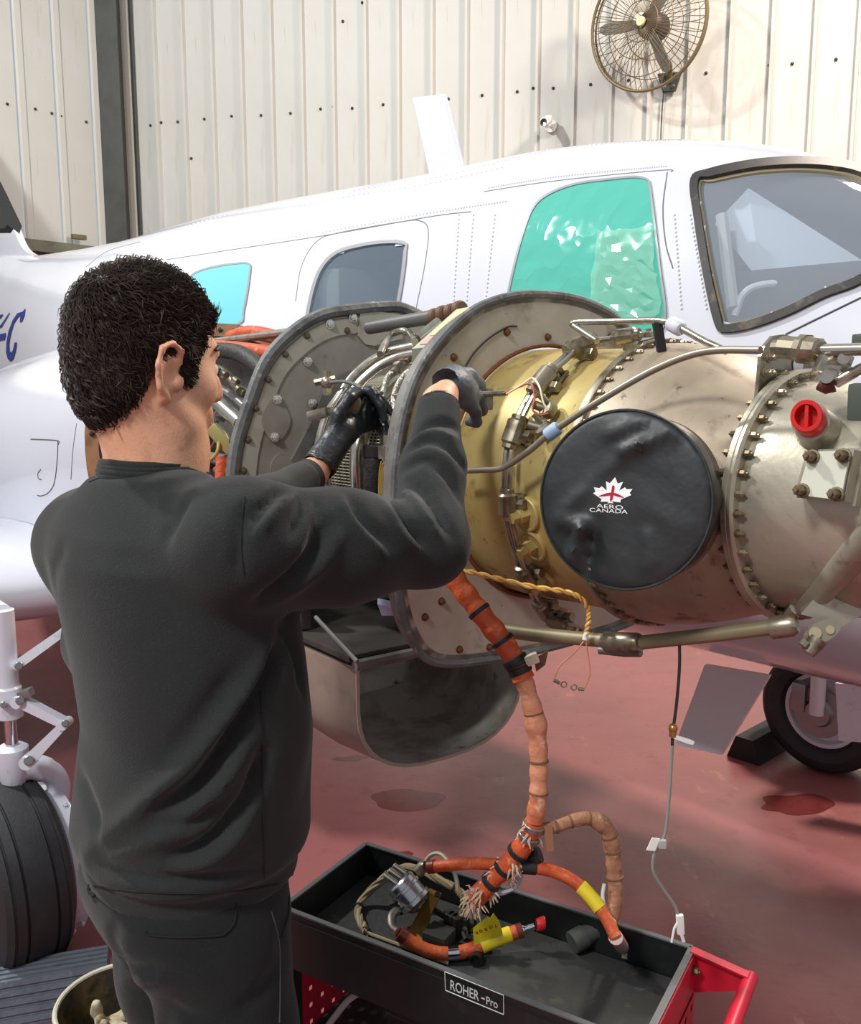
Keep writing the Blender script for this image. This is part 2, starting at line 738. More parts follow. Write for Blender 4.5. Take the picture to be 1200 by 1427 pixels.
# back wall plane: through the fan, receding to the left
WW = math.atan(FPX / 3985.0)
WD = Vector((math.cos(WW), -math.sin(WW), 0))       # along the wall, to the right
WN = Vector((-math.sin(WW), -math.cos(WW), 0))      # out of the wall, towards the viewer
WO = P(900, 110, 8.6)
WO.z = 0


def WP(s, z, out=0.0):
    return WO + WD * s + Vector((0, 0, z)) + WN * out


def wall_s(px, py, out=0.0):
    q = PPL(px, py, WO + WN * out, WN)
    return (q - WO).dot(WD), q.z


S_CORNER = wall_s(178, 200)[0]
S_RIGHT = wall_s(1200, 100)[0] + 3.0
mb = MB()
mb.box(WP((S_CORNER + S_RIGHT) / 2, 3.75, -0.06), (WD, WN, Vector((0, 0, 1))), (S_RIGHT - S_CORNER, 0.1, 7.5))
wall_back = mb.build('wall_back', M_lower, None, smooth=False)
tag(wall_back, 'cream corrugated metal hangar wall behind the airplane', None, None, 'structure')
rib_px = [512, 557, 604, 652, 700, 750, 801, 852, 905, 959, 1014, 1072, 1131, 1190]
rib_s = [wall_s(x, 150)[0] for x in rib_px]
pitch = (rib_s[-1] - rib_s[0]) / (len(rib_s) - 1)
s0 = rib_s[-1]
# one panel: flat sheet with a raised trapezoid rib on its right edge
mb = MB()
prof = [(-pitch + 0.022, 0.0), (-0.024, 0.0), (-0.016, 0.042), (0.010, 0.042), (0.022, 0.0)]
vs = [(x, y, z) for x, y in prof for z in (0.0, 7.4)] + [(x, y - 0.004, z) for x, y in prof for z in (0.0, 7.4)]
fs = []
for i in range(len(prof) - 1):
    fs.append((2 * i, 2 * i + 2, 2 * i + 3, 2 * i + 1))
    k = 2 * len(prof)
    fs.append((k + 2 * i, k + 2 * i + 1, k + 2 * i + 3, k + 2 * i + 2))
mb.add(vs, fs)
panel_me = mb.mesh('wall_panel')
panel_me.materials.append(M_sheet)
k = 0
s = s0 + 8 * pitch
while s - pitch > S_CORNER - pitch * 0.2 and k < 60:
    m = Matrix((WD, WN, Vector((0, 0, 1)))).transposed().to_4x4()
    m.translation = WP(s, 0.02, 0.0)
    inst('wall_panel', panel_me, m, wall_back)
    s -= pitch
    k += 1
mb = MB()
mb.ball((0, 0, 0), (0.016, 0.016, 0.012), None, 8, 6)
screw_me = mb.mesh('screw')
screw_me.materials.append(M_screw)
for (x, y) in [(210, 175), (225, 171), (248, 170), (285, 166), (323, 162), (340, 158), (364, 161), (405, 158), (447, 152), (465, 149),
               (491, 151), (534, 146), (625, 138), (672, 133), (721, 128), (743, 123), (771, 123), (823, 118), (876, 112), (984, 102), (1072, 91), (1104, 89), (1165, 83),
               (267, 221), (478, 30), (505, 4)]:
    ss, zz = wall_s(x, y)
    inst('screw', screw_me, frame(WP(ss, zz, 0.006), WN), wall_back)

# left wall, meeting the back wall behind the dark column
LD = Vector((-0.643, -0.766, 0))
LN = Vector((0.766, -0.643, 0))
LO = WP(S_CORNER, 0)
LEN_L = 7.0


def LPt(s, z, out=0.0):
    return LO + LD * s + Vector((0, 0, z)) + LN * out


def lwall(px, py, out=0.0):
    q = PPL(px, py, LO + LN * out, LN)
    return (q - LO).dot(LD), q.z


zb_ = lwall(60, 338)[1]
mb = MB()
mb.box(LPt(LEN_L / 2, zb_ / 2, -0.05), (LD, LN, Vector((0, 0, 1))), (LEN_L, 0.1, zb_))
wall_left = mb.build('wall_left', M_lower, None, smooth=False)
tag(wall_left, 'cream metal side wall of the hangar left of the dark column', None, None, 'structure')
lp = 0.42
mb = MB()
for (a, b, y) in [(0, lp, 0.0)]:
    pr = [(0.02, 0.0), (lp - 0.10, 0.0), (lp - 0.08, 0.012), (lp - 0.02, 0.012), (lp + 0.0, 0.0)]
    vs = [(x, yy, z) for x, yy in pr for z in (zb_ + 0.02, 7.4)] + [(x, yy - 0.004, z) for x, yy in pr for z in (zb_ + 0.02, 7.4)]
    fs = []
    kk = 2 * len(pr)
    for i in range(len(pr) - 1):
        fs.append((2 * i, 2 * i + 1, 2 * i + 3, 2 * i + 2))
        fs.append((kk + 2 * i, kk + 2 * i + 2, kk + 2 * i + 3, kk + 2 * i + 1))
    mb.add(vs, fs)
lpanel_me = mb.mesh('wall_panel')
lpanel_me.materials.append(M_sheet)
for i in range(int(LEN_L / lp)):
    m = Matrix((LD, LN, Vector((0, 0, 1)))).transposed().to_4x4()
    m.translation = LPt(i * lp, 0, 0)
    inst('wall_panel', lpanel_me, m, wall_left)
mb = MB()
mb.box(LPt(LEN_L / 2, zb_ - 0.05, 0.05), (LD, LN, Vector((0, 0, 1))), (LEN_L, 0.1, 0.12), 0.006)
mb.build('rail', M_beam, wall_left)
for (x, y) in [(10, 145), (49, 152), (72, 158), (85, 162), (120, 170)]:
    ss, zz = lwall(x, y)
    inst('screw', screw_me, frame(LPt(ss, zz, 0.004), LN), wall_left)
mb = MB()
q = lwall(110, 333, 0.1)
mb.box(LPt(q[0], q[1] + 0.02, 0.1), (LD, LN, Vector((0, 0, 1))), (0.16, 0.05, 0.05), 0.005)
mb.build('clip', mat('brown_clip', (110, 96, 66), 0.6), wall_left)

# steel column in the corner and the pale flashing beside it
cA = wall_s(138, 100, 0.3)[0]
cB = wall_s(167, 100, 0.3)[0]
mb = MB()
cw = cB - cA
cc = (cA + cB) / 2
mb.box(WP(cc, 3.7, 0.31), (WD, WN, Vector((0, 0, 1))), (cw, 0.02, 7.4), 0.004)
mb.box(WP(cc, 3.7, 0.03), (WD, WN, Vector((0, 0, 1))), (cw, 0.02, 7.4), 0.004)
mb.box(WP(cc, 3.7, 0.17), (WD, WN, Vector((0, 0, 1))), (0.016, 0.27, 7.4))
col_ = mb.build('trim_1', M_steel_dark, None, smooth=False)
tag(col_, 'dark grey steel column in the hangar corner', None, None, 'structure')
mb = MB()
fa, fb = wall_s(168, 200, 0.05)[0], wall_s(186, 200, 0.05)[0]
mb.box(WP((fa + fb) / 2, 3.7, 0.04), (WD, WN, Vector((0, 0, 1))), (fb - fa, 0.06, 7.4), 0.008)
fl = mb.build('trim_2', mat('pale_flashing', (214, 212, 202), 0.5), None, smooth=False)
tag(fl, 'pale metal flashing strip beside the dark column', None, None, 'structure')

# ------------------------------------------------------------------ wall fan
M_fan_guard = mat('brown_fan_wire', (120, 104, 74), 0.45, 0.4)
M_fan_blade = mat('grey_fan_blade', (112, 108, 98), 0.5)
M_fan_dark = mat('dark_fan_motor', (70, 58, 46), 0.5, 0.2)
M_black = mat('black_plastic', (24, 24, 24), 0.45)


def build_fan():
    c = PPL(902, 33, WO + WN * 0.55, WN)
    ax = (WN * 0.93 + WD * (-0.36) + Vector((0, 0, -0.12))).normalized()
    up = (Vector((0, 0, 1)) - ax * ax.z).normalized()
    rt = up.cross(ax)
    R = 0.545
    root = empty('wall_fan', c - ax * 0.5, 'round caged fan with brown wire guard mounted high on the cream wall', 'fan')
    g = MB()

    def circ(r, off, n=56):
        return [c + ax * off + (up * math.cos(2 * math.pi * i / n) + rt * math.sin(2 * math.pi * i / n)) * r for i in range(n)]
    g.tube(circ(R, 0), 0.014, 8, closed=True)
    g.tube(circ(R * 0.985, -0.05), 0.010, 6, closed=True)
    g.build('guard_ring', M_fan_guard, root)
    g = MB()
    for f_, off in ((0.8, 0.085), (0.55, 0.12), (0.3, 0.135), (0.8, -0.12), (0.5, -0.15)):
        g.tube(circ(R * f_, off, 40), 0.004, 5, closed=True)
    for i in range(60):
        a = 2 * math.pi * i / 60
        d = up * math.cos(a) + rt * math.sin(a)
        g.tube([c + d * R, c + d * R * 0.8 + ax * 0.085, c + d * R * 0.5 + ax * 0.125, c + d * 0.07 + ax * 0.14], 0.0032, 4)
    for i in range(30):
        a = 2 * math.pi * i / 30
        d = up * math.cos(a) + rt * math.sin(a)
        g.tube([c + d * R, c + d * R * 0.8 - ax * 0.12, c + d * R * 0.5 - ax * 0.15, c + d * 0.09 - ax * 0.16], 0.0032, 4)
    g.build('guard_wires', M_fan_guard, root)
    for i in range(3):
        a = math.radians(-88 + 120 * i + 4)
        d = up * math.cos(a) + rt * math.sin(a)
        tdir = ax.cross(d)
        b = MB()
        vs = []
        for r, w, tw in ((0.07, 0.035, 0.55), (0.16, 0.055, 0.5), (0.30, 0.062, 0.4), (0.42, 0.05, 0.32), (0.47, 0.02, 0.28)):
            e = tdir * math.cos(tw) + ax * math.sin(tw)
            nn = d.cross(e)
            for w_, h_ in ((-w, 0.004), (w, 0.004), (w, -0.004), (-w, -0.004)):
                vs.append(c + d * r + e * w_ + nn * h_)
        fs = []
        for q in range(4):
            for m_ in range(4):
                n_ = (m_ + 1) % 4
                fs.append((q * 4 + m_, q * 4 + n_, q * 4 + 4 + n_, q * 4 + 4 + m_))
        fs += [(0, 1, 2, 3), (16, 17, 18, 19)]
        b.add(vs, fs)
        b.build('blade', M_fan_blade, root)
    h = MB()
    h.lathe([(0.145, 0.0), (0.145, 0.035), (0.135, 0.042), (0.12, 0.042), (0.11, 0.0)], c, ax, up, 20)
    h.build('hub_badge', mat('cream_badge', (222, 214, 160), 0.4), root)
    h = MB()
    h.lathe([(0.06, 0.0), (0.06, 0.07), (-0.02, 0.085), (-0.05, 0.12), (-0.22, 0.12), (-0.27, 0.08), (-0.28, 0.0)], c, ax, up, 24)
    h.build('motor', M_fan_dark, root)
    base = PPL(933, 116, WO + WN * 0.03, WN)
    h = MB()
    h.tube(smooth_path([c - ax * 0.2, c - ax * 0.3 - up * 0.25, base + WN * 0.16 + Vector((0, 0, 0.12)), base + WN * 0.05], 5), 0.028, 10)
    h.build('arm', mat('brown_fan_arm', (104, 88, 58), 0.5, 0.3), root)
    h = MB()
    hw, hz = 0.11, 0.16
    poly = [base + WD * -hw + Vector((0, 0, hz / 2)), base + WD * hw + Vector((0, 0, hz / 2)), base + WD * 0.06 - Vector((0, 0, hz / 2)), base - WD * 0.06 - Vector((0, 0, hz / 2))]
    h.plate(poly, WN * 0.05)
    br = h.build('wall_bracket', mat('dark_green_bracket', (38, 52, 44), 0.5), root, smooth=False)
    for sx, sz in ((-0.07, 0.04), (0.07, 0.04), (-0.04, -0.045), (0.04, -0.045)):
        inst('bolt', bolt_small, frame(base + WD * sx + Vector((0, 0, sz)) + WN * 0.05, WN) @ Matrix.Scale(2.2, 4), br)
    h = MB()
    q = [PPL(x, y, WO + WN * 0.03, WN) for x, y in ((925, 128), (923, 150), (921, 190), (921, 240))]
    h.tube(smooth_path(q, 4), 0.006, 6)
    h.build('power_cord', M_black, root)


def hexbolt_mesh(name, r, h, m):
    b = MB()
    b.lathe([(0.0, 0.0), (0.0, r * 1.35), (h * 0.12, r * 1.35), (h * 0.14, r)], (0, 0, 0), (0, 0, 1), (1, 0, 0), 12)
    b.lathe([(h * 0.14, r), (h * 0.7, r), (h * 0.78, r * 0.75), (h * 0.78, r * 0.45), (h, r * 0.42), (h, 0.0)], (0, 0, 0), (0, 0, 1), (1, 0, 0), 6)
    me = b.mesh(name)
    me.materials.append(m)
    return me


M_bolt = mat('weathered_bolt_steel', (122, 112, 92), 0.4, 0.8)
M_bolt_d = mat('dark_bolt_steel', (84, 74, 58), 0.45, 0.7)
bolt_small = hexbolt_mesh('bolt', 0.006, 0.010, M_bolt)
build_fan()

# security camera on the wall
cpos = PPL(760, 169, WO + WN * 0.26, WN)
root = empty('security_camera', PPL(768, 172, WO + WN * 0.03, WN), 'small white security camera with black lens on the cream wall', 'camera')
look = (WN * 0.85 - WD * 0.10 - Vector((0, 0, 0.35))).normalized()
mb = MB()
mb.lathe([(-0.12, 0.0), (-0.12, 0.036), (-0.11, 0.044), (0.05, 0.044), (0.06, 0.04), (0.06, 0.0)], cpos, look, (0, 0, 1), 20)
mb.build('housing', mat('white_plastic', (225, 225, 218), 0.4), root)
mb = MB()
mb.lathe([(0.055, 0.0), (0.062, 0.0), (0.064, 0.034), (0.06, 0.037), (0.05, 0.037)], cpos, look, (0, 0, 1), 20)
mb.build('lens', mat('black_lens', (8, 8, 8), 0.15), root)
mb = MB()
wq = PPL(768, 176, WO + WN * 0.025, WN)
mb.tube([cpos - look * 0.05 - Vector((0, 0, 0.05)), wq + WN * 0.07, wq], 0.022, 8)
mb.cyl(wq, wq + WN * 0.02, 0.06, 16)
mb.build('bracket', mat('white_plastic', (225, 225, 218), 0.4), root)
# ================================================================== AIRPLANE
M_white = mat('glossy_white_aircraft_paint', (210, 212, 221), 0.16, 0.0, coat=0.6, spots=[(2.0, 0.5, 0.8, (205, 207, 217))])
M_white_soft = mat('white_gear_paint', (214, 216, 226), 0.3, spots=[(30, 0.6, 0.75, (190, 190, 196))])
M_seam = mat('grey_panel_seam', (120, 120, 124), 0.6)
M_rivet = mat('white_rivet', (215, 215, 222), 0.3)
M_gasket = mat('dark_weathered_gasket', (48, 46, 43), 0.6, spots=[(14, 0.58, 0.68, (92, 82, 66)), (40, 0.6, 0.7, (32, 31, 30))])
M_grey_trim = mat('grey_window_trim', (150, 152, 156), 0.4)

AF = math.radians(47)
FB = Vector((-math.cos(AF), math.sin(AF), 0))     # rearwards
FN = Vector((-math.sin(AF), -math.cos(AF), 0))    # towards the viewer
FC = Vector((0.61 + 1.45 * math.sin(AF), 1.46 + 1.45 * math.cos(AF), 0))
_T = [-2.2, -1.6, -1.1, -.6, -.2, .1, .3, .5, .7, .9, 1.15, 1.4, 1.7, 2.0, 2.4, 2.8, 3.3, 3.9, 4.5, 5.2, 6, 7, 8, 9]
_ZT = [1.35, 1.6, 1.667, 1.75, 1.87, 2.02, 2.12, 2.221, 2.307, 2.369, 2.419, 2.452, 2.474, 2.48, 2.486, 2.503, 2.522, 2.539, 2.531, 2.522, 2.544, 2.589, 2.684, 2.6]
_W = np.interp(_T, [-2.2, -1.6, -1, -.2, .6, 4, 5, 6, 7, 9], [.12, .36, .48, .58, .62, .62, .58, .48, .38, .2])
_ZB = np.interp(_T, [-2.2, -1.6, -1, 0, 2, 4, 6, 8, 9], [1.05, .82, .74, .70, .68, .70, .95, 1.25, 1.4])


def _sm(xs, ys, q):
    """smoothed interpolation"""
    y = np.interp(q, xs, ys)
    k = np.hanning(19)
    k /= k.sum()
    return np.convolve(np.pad(y, 9, mode='edge'), k, 'valid')


airplane = empty('airplane', Vector((FC.x, FC.y, 0)) + FB * 2.0,
                 'white twin-engine propeller airplane parked in the hangar with teal film on its windows', 'airplane')
TQ = np.arange(-2.2, 9.0001, 0.02)
zt, zb, ww = _sm(_T, _ZT, TQ), _sm(_T, _ZB, TQ), _sm(_T, _W, TQ)
NS = 168
th = np.linspace(0, 2 * np.pi, NS, endpoint=False)
ce, se = np.cos(th), np.sin(th)
ex = 2 / 2.5
cxn = np.sign(ce) * np.abs(ce) ** ex
szn = np.sign(se) * np.abs(se) ** ex
V = np.zeros((len(TQ), NS, 3))
zc = zb + (zt - zb) * .45
X = ww[:, None] * cxn[None]
Z = np.where(se[None] > 0, zc[:, None] + (zt - zc)[:, None] * szn[None], zc[:, None] + (zc - zb)[:, None] * szn[None])
V[..., 0] = FC.x + FB.x * TQ[:, None] + FN.x * X
V[..., 1] = FC.y + FB.y * TQ[:, None] + FN.y * X
V[..., 2] = Z
FV = V.reshape(-1, 3)
i_, j_ = np.meshgrid(np.arange(len(TQ) - 1), np.arange(NS), indexing='ij')
j2 = (j_ + 1) % NS
FF = np.stack([i_ * NS + j_, (i_ + 1) * NS + j_, (i_ + 1) * NS + j2, i_ * NS + j2], -1).reshape(-1, 4)
BV = BVHTree.FromPolygons(FV.tolist(), FF.tolist())


def on_fus(px, py, off=0.0):
    d = RAY(px, py).normalized()
    h, n, _, _ = BV.ray_cast(CAMO, d)
    if h is None:
        return None
    if n.dot(d) > 0:
        n = -n
    return h + n * off


def dens(poly, n=6):
    return path2(poly, n, True)


def inpoly(pts, poly):
    x, y = pts[:, 0], pts[:, 1]
    c = np.zeros(len(pts), bool)
    p = np.array(poly)
    j = len(p) - 1
    for i in range(len(p)):
        a = ((p[i, 1] > y) != (p[j, 1] > y)) & (x < (p[j, 0] - p[i, 0]) * (y - p[i, 1]) / (p[j, 1] - p[i, 1] + 1e-12) + p[i, 0])
        c ^= a
        j = i
    return c


W_SHIELD = [(966, 254), (990, 242), (1050, 230), (1110, 226), (1160, 229), (1200, 238), (1245, 262), (1268, 310), (1262, 352), (1200, 394), (1150, 413),
            (1100, 437), (1050, 455), (1012, 461), (1001, 452), (985, 385), (972, 310)]
W_MID = [(565, 338), (530, 337), (490, 344), (465, 354), (447, 374), (436, 402), (428, 440), (428, 462), (442, 470), (535, 462), (551, 448), (562, 395), (567, 352)]
W_AFT = [(348, 368), (325, 368), (295, 373), (272, 381), (261, 394), (254, 420), (251, 448), (262, 458), (332, 452), (341, 432), (349, 385)]
W_TEAL = [(903, 252), (885, 248), (850, 251), (805, 257), (768, 270), (744, 290), (729, 328), (717, 374), (709, 412), (706, 448), (722, 466), (800, 477),
          (880, 476), (918, 466), (929, 438), (921, 372), (913, 305), (907, 262)]

def shrink(poly, k):
    p = np.array(poly, float)
    c = p.mean(0)
    out = []
    n = len(p)
    for i in range(n):
        t = p[(i + 1) % n] - p[i - 1]
        nn = np.array([-t[1], t[0]]) / (np.linalg.norm(t) + 1e-9)
        if nn @ (c - p[i]) < 0:
            nn = -nn
        out.append(tuple(p[i] + nn * k))
    return out


# openings for the clear panes
pr = proj_np(FV)
_e1 = V[1:, :] - V[:-1, :]
cen = FV[FF].mean(1)
nrm = np.cross(FV[FF[:, 1]] - FV[FF[:, 0]], FV[FF[:, 3]] - FV[FF[:, 0]])
outw = cen - np.stack([FC.x + FB.x * TQ[FF[:, 0] // NS], FC.y + FB.y * TQ[FF[:, 0] // NS], np.full(len(FF), 1.6)], 1)
nrm *= np.sign((nrm * outw).sum(1))[:, None]
facing = (nrm * (np.array([0, 0, CAMH]) - cen)).sum(1) > 0
keep = np.ones(len(FF), bool)
pc = proj_np(cen)
for poly in (W_SHIELD, W_MID):
    keep &= ~(facing & inpoly(pc[:, :2], dens(shrink(poly, 4.5 if poly is W_SHIELD else 2))))
fus = np_object('fuselage', FV, FF[keep], M_white, airplane)


def pane(name, poly, off, material, parent, thick=0.004, bulge=0.0):
    d = dens(poly, 5)
    c = np.mean(d, axis=0)
    rings = [1.0, 0.85, 0.65, 0.45, 0.25]
    vs, fs = [], []
    n = len(d)
    for r in rings:
        for q in d:
            p = c + (np.array(q) - c) * r
            vs.append(on_fus(p[0], p[1], off + bulge * (1 - r * r)))
    vs.append(on_fus(c[0], c[1], off + bulge))
    if any(v is None for v in vs):
        ok = [v for v in vs if v is not None]
        vs = [v if v is not None else ok[-1] for v in vs]
    for i in range(len(rings) - 1):
        for k in range(n):
            k2 = (k + 1) % n
            fs.append((i * n + k, i * n + k2, (i + 1) * n + k2, (i + 1) * n + k))
    for k in range(n):
        fs.append(((len(rings) - 1) * n + k, (len(rings) - 1) * n + (k + 1) % n, len(vs) - 1))
    m = MB()
    m.add(vs, fs)
    return m.build(name, material, parent)


def rim(name, poly, w0, w1, off, thick, material, parent):
    """frame between two insets of a pixel outline, standing `thick` proud of the skin"""
    a = dens(shrink(poly, w0), 5)
    b = dens(shrink(poly, w1), 5)
    n = len(a)
    q = [[on_fus(x, y, o) for x, y in s] for s, o in ((a, off), (b, off), (a, off + thick), (b, off + thick))]
    for s in q:
        for i in range(n):
            if s[i] is None:
                s[i] = s[i - 1]
    m = MB()
    vs = sum(q, [])
    fs = []
    for i in range(n):
        j = (i + 1) % n
        fs += [(i, j, n + j, n + i), (2 * n + i, 3 * n + i, 3 * n + j, 2 * n + j), (i, 2 * n + i, 2 * n + j, j), (n + i, n + j, 3 * n + j, 3 * n + i)]
    m.add(vs, fs)
    return m.build(name, material, parent)


M_teal = glass_mat('teal_film_glass', (86, 182, 164), 0.05, 0.08, bump=(9, 0.45))
M_cyan = glass_mat('cyan_film_glass', (112, 200, 210), 0.05, 0.18)
M_tint = glass_mat('smoke_grey_glass', (118, 134, 146), 0.45, 0.04)
M_clear = glass_mat('windshield_glass', (196, 206, 218), 0.66, 0.04, bump=(7, 0.12))
w1 = tag(pane('window', W_TEAL, 0.004, M_teal, fus), 'large cockpit side window under crinkled teal film')
rim('window_trim', W_TEAL, -1, 2, 0.0, 0.007, M_grey_trim, fus)
w2 = tag(pane('window', W_MID, -0.004, M_tint, fus), 'smoke grey cabin window')
rim('window_trim', W_MID, -1, 3.5, -0.008, 0.014, M_grey_trim, fus)
w3 = tag(pane('window', W_AFT, 0.004, M_cyan, fus), 'cyan film covered cabin window')
rim('window_trim', W_AFT, -1, 1.5, 0.0, 0.006, M_grey_trim, fus)
w4 = tag(pane('windshield', W_SHIELD, -0.006, M_clear, fus), 'clear windshield with dark weathered seal')
rim('windshield_seal', W_SHIELD, -3, 8, -0.012, 0.024, M_gasket, fus)
rim('windshield_inner_seal', W_SHIELD, 8, 11, -0.010, 0.010, mat('tan_sealant', (142, 130, 104), 0.7), fus)

# crinkled clear plastic sheet taped over part of the teal film
mb = MB()
rs = np.random.default_rng(3)
gx = np.linspace(0, 1, 11)
gy = np.linspace(0, 1, 15)
quad = [(835, 328), (912, 318), (926, 440), (822, 462)]
vs = []
for v_ in gy:
    for u_ in gx:
        a = np.array(quad[0]) * (1 - u_) + np.array(quad[1]) * u_
        b = np.array(quad[3]) * (1 - u_) + np.array(quad[2]) * u_
        q = a * (1 - v_) + b * v_
        vs.append(on_fus(q[0] + rs.normal() * 1.5, q[1] + rs.normal() * 1.5, 0.012 + 0.012 * rs.random()))
fs = []
for i in range(14):
    for k in range(10):
        a = i * 11 + k
        fs += [(a, a + 1, a + 12), (a, a + 12, a + 11)]
mb.add(vs, fs)
mb.build('crinkled_film', glass_mat('crinkled_clear_film', (190, 232, 214), 0.72, 0.12), fus, smooth=False)

# cockpit: pale sunshade, white sill, dark coaming and seat behind the mid window
dS = (on_fus(1080, 330) - CAMO).dot(Vector((0, _c, -_s)))
mb = MB()
mb.plate([P(996, 312, dS + 0.26), P(1043, 262, dS + 0.20), P(1225, 378, dS + 0.10), P(1062, 396, dS + 0.14)], Vector((0.01, 0.012, 0)))
mb.build('sunshade', mat('pale_blue_sunshade', (222, 232, 242), 0.25), fus, smooth=False)
mb = MB()
mb.tube(smooth_path([P(1024, 440, dS + 0.10), P(1036, 410, dS + 0.09), P(1062, 397, dS + 0.08), P(1120, 393, dS + 0.06), P(1210, 388, dS + 0.04)], 5), 0.010, 8)
mb.build('window_sill', mat('white_sill', (226, 228, 230), 0.4), fus)
mb = MB()
mb.tube([P(1006, 300, dS + 0.16), P(1012, 350, dS + 0.14), P(1022, 430, dS + 0.10)], 0.018, 8)
mb.build('door_post', mat('pale_post', (190, 190, 186), 0.5), fus)
mb = MB()
mb.box(P(1130, 420, dS + 0.25), (FB, FN, Vector((0, 0, 1))), (0.7, 0.5, 0.16), 0.04)
mb.build('glareshield', mat('dark_glareshield', (48, 48, 50), 0.8), fus)
dM = (on_fus(498, 400) - CAMO).dot(Vector((0, _c, -_s)))
mb = MB()
mb.box(P(500, 445, dM + 0.34), (FB, FN, Vector((0, 0, 1))), (0.16, 0.34, 0.42), 0.06)
mb.build('cabin_seat', mat('pale_seat_cover', (206, 214, 204), 0.7), fus)

# seams and rivets on the skin


def surf_line(name, pts, r, material, parent, n=8, off=0.0, closed=False):
    q = [on_fus(x, y, off) for x, y in path2(pts, n, closed)]
    q = [p for p in q if p is not None]
    m = MB()
    m.tube(q, r, 5, closed=closed)
    return m.build(name, material, parent)


surf_line('panel_seam', [(232, 362), (330, 347), (460, 327), (600, 302), (657, 295)], 0.0022, M_seam, fus)
surf_line('panel_seam', [(675, 267), (760, 254), (850, 244), (930, 237), (936, 240)], 0.0020, M_seam, fus)
surf_line('panel_seam', [(412, 420), (420, 372), (440, 338), (470, 325), (560, 309), (586, 308), (597, 322), (592, 370), (580, 430)], 0.0022, M_seam, fus)
surf_line('panel_seam', [(930, 240), (924, 290), (928, 340), (938, 374)], 0.0022, M_seam, fus)
surf_line('panel_seam', [(1095, 466), (1140, 444), (1200, 415)], 0.0028, mat('dark_panel_seam', (70, 70, 74), 0.6), fus)
surf_line('panel_seam', [(195, 337), (150, 350), (120, 372)], 0.0022, M_seam, fus)
mb = MB()


def rivets(pts, n):
    d = path2(pts, n)
    for x, y in d:
        p = on_fus(x, y, 0.0)
        if p is not None:
            mb.ball(p, 0.0042, None, 6, 4)


rivets([(236, 357), (330, 342), (460, 322), (600, 297), (705, 281)], 26)
rivets([(682, 262), (760, 249), (850, 239), (928, 232)], 24)
for x0, x1 in ((640, 632), (660, 650), (690, 676), (940, 950), (962, 985)):
    rivets([(x0, 300), (x1, 430)], 22)
rivets([(220, 330), (300, 303), (400, 283), (500, 265), (600, 249), (700, 225), (760, 211), (850, 200), (930, 196)], 14)
rivets([(250, 329), (320, 308), (400, 290), (500, 272), (600, 256), (700, 234)], 14)
rv = mb.build('rivets', M_rivet, fus)
tag(rv, None, None, None, 'stuff')

# registration mark near the tail
M_blue = mat('dark_blue_marking', (36, 52, 128), 0.3)


def decal(polys, name, material, parent, off=0.004, sc=1.0, ox=0, oy=0, fn=on_fus):
    from mathutils.geometry import tessellate_polygon
    m = MB()
    for poly in polys:
        p2 = [(x * sc + ox, y * sc + oy) for x, y in poly]
        d = []
        for i in range(len(p2)):
            a, b = np.array(p2[i]), np.array(p2[(i + 1) % len(p2)])
            k = max(1, int(np.linalg.norm(b - a) / 12))
            d += [tuple(a + (b - a) * t / k) for t in range(k)]
        tri = tessellate_polygon([[Vector((x, y, 0)) for x, y in d]])
        vs = [fn(x, y, off) for x, y in d]
        if any(v is None for v in vs):
            continue
        m.add(vs, [tuple(t) for t in tri])
    return m.build(name, material, parent, smooth=False)


k_ = 1 / 5.1
C_OUT = [(186, 865), (165, 890), (130, 900), (95, 950), (65, 1030), (50, 1110), (48, 1180), (60, 1225), (78, 1243), (98, 1225), (115, 1170), (125, 1105),
         (108, 1110), (98, 1160), (85, 1180), (72, 1170), (68, 1120), (80, 1050), (105, 970), (135, 925), (150, 920), (145, 965), (160, 960), (178, 915)]
decal([C_OUT, [(-60, 1062), (48, 1040), (38, 1088), (-60, 1108)], [(68, 900), (78, 895), (15, 1000), (-20, 1010), (-20, 985), (10, 985)],
       [(-60, 935), (30, 905), (10, 935), (-60, 960)]], 'registration_mark', M_blue, fus, 0.006, k_, 0, 260)

# roof antenna blade and tail fin on the centre plane


def on_mid(px, py):
    return PPL(px, py, FC, FN)


def blade(name, poly, th_, material, parent):
    q = [on_mid(x, y) for x, y in poly]
    m = MB()
    n = len(q)
    c = sum(q, Vector()) / n
    inner = [c + (p - c) * 0.86 for p in q]
    vs = q + [p + FN * th_ for p in inner] + [p - FN * th_ for p in inner]
    fs = [tuple(range(n, 2 * n)), tuple(range(3 * n - 1, 2 * n - 1, -1))]
    for i in range(n):
        j = (i + 1) % n
        fs += [(i, j, n + j, n + i), (j, i, 2 * n + i, 2 * n + j)]
    m.add(vs, fs)
    return m.build(name, material, parent, angle=25)


blade('roof_antenna', [(575, 139), (577, 136), (620, 131), (623, 134), (650, 242), (628, 252), (600, 252)], 0.012, M_white, airplane)
mb = MB()
fp = [on_mid(x, y) for x, y in path2([(26, 324), (31, 337), (38, 348), (48, 355), (62, 358), (84, 357), (110, 360)], 4) + [(70, 430), (-120, 480), (-200, 60), (-110, 70)]]
mb.plate([p - FN * .03 for p in fp], FN * .06)
fin = mb.build('tail_fin', M_white, airplane, angle=30)
blade('deice_boot', [(0, 268), (27, 325), (23, 331), (4, 331), (-70, 170), (-80, 110)], 0.062, mat('black_rubber_boot', (34, 36, 36), 0.5), fin)
# belly fin and far gear door
zb0 = 0.72
bp_ = on_mid(1000, 960)
mb = MB()
o_ = PPL(1010, 940, FC + FN * 0.1, FN)
qs = [PPL(x, y, FC + FN * 0.1, FN) for x, y in ((986, 925), (1076, 940), (1009, 1050), (945, 1036))]
mb.plate(qs, FN * 0.02)
mb.build('belly_fin', mat('pale_grey_fin', (226, 220, 222), 0.4), airplane, smooth=False)

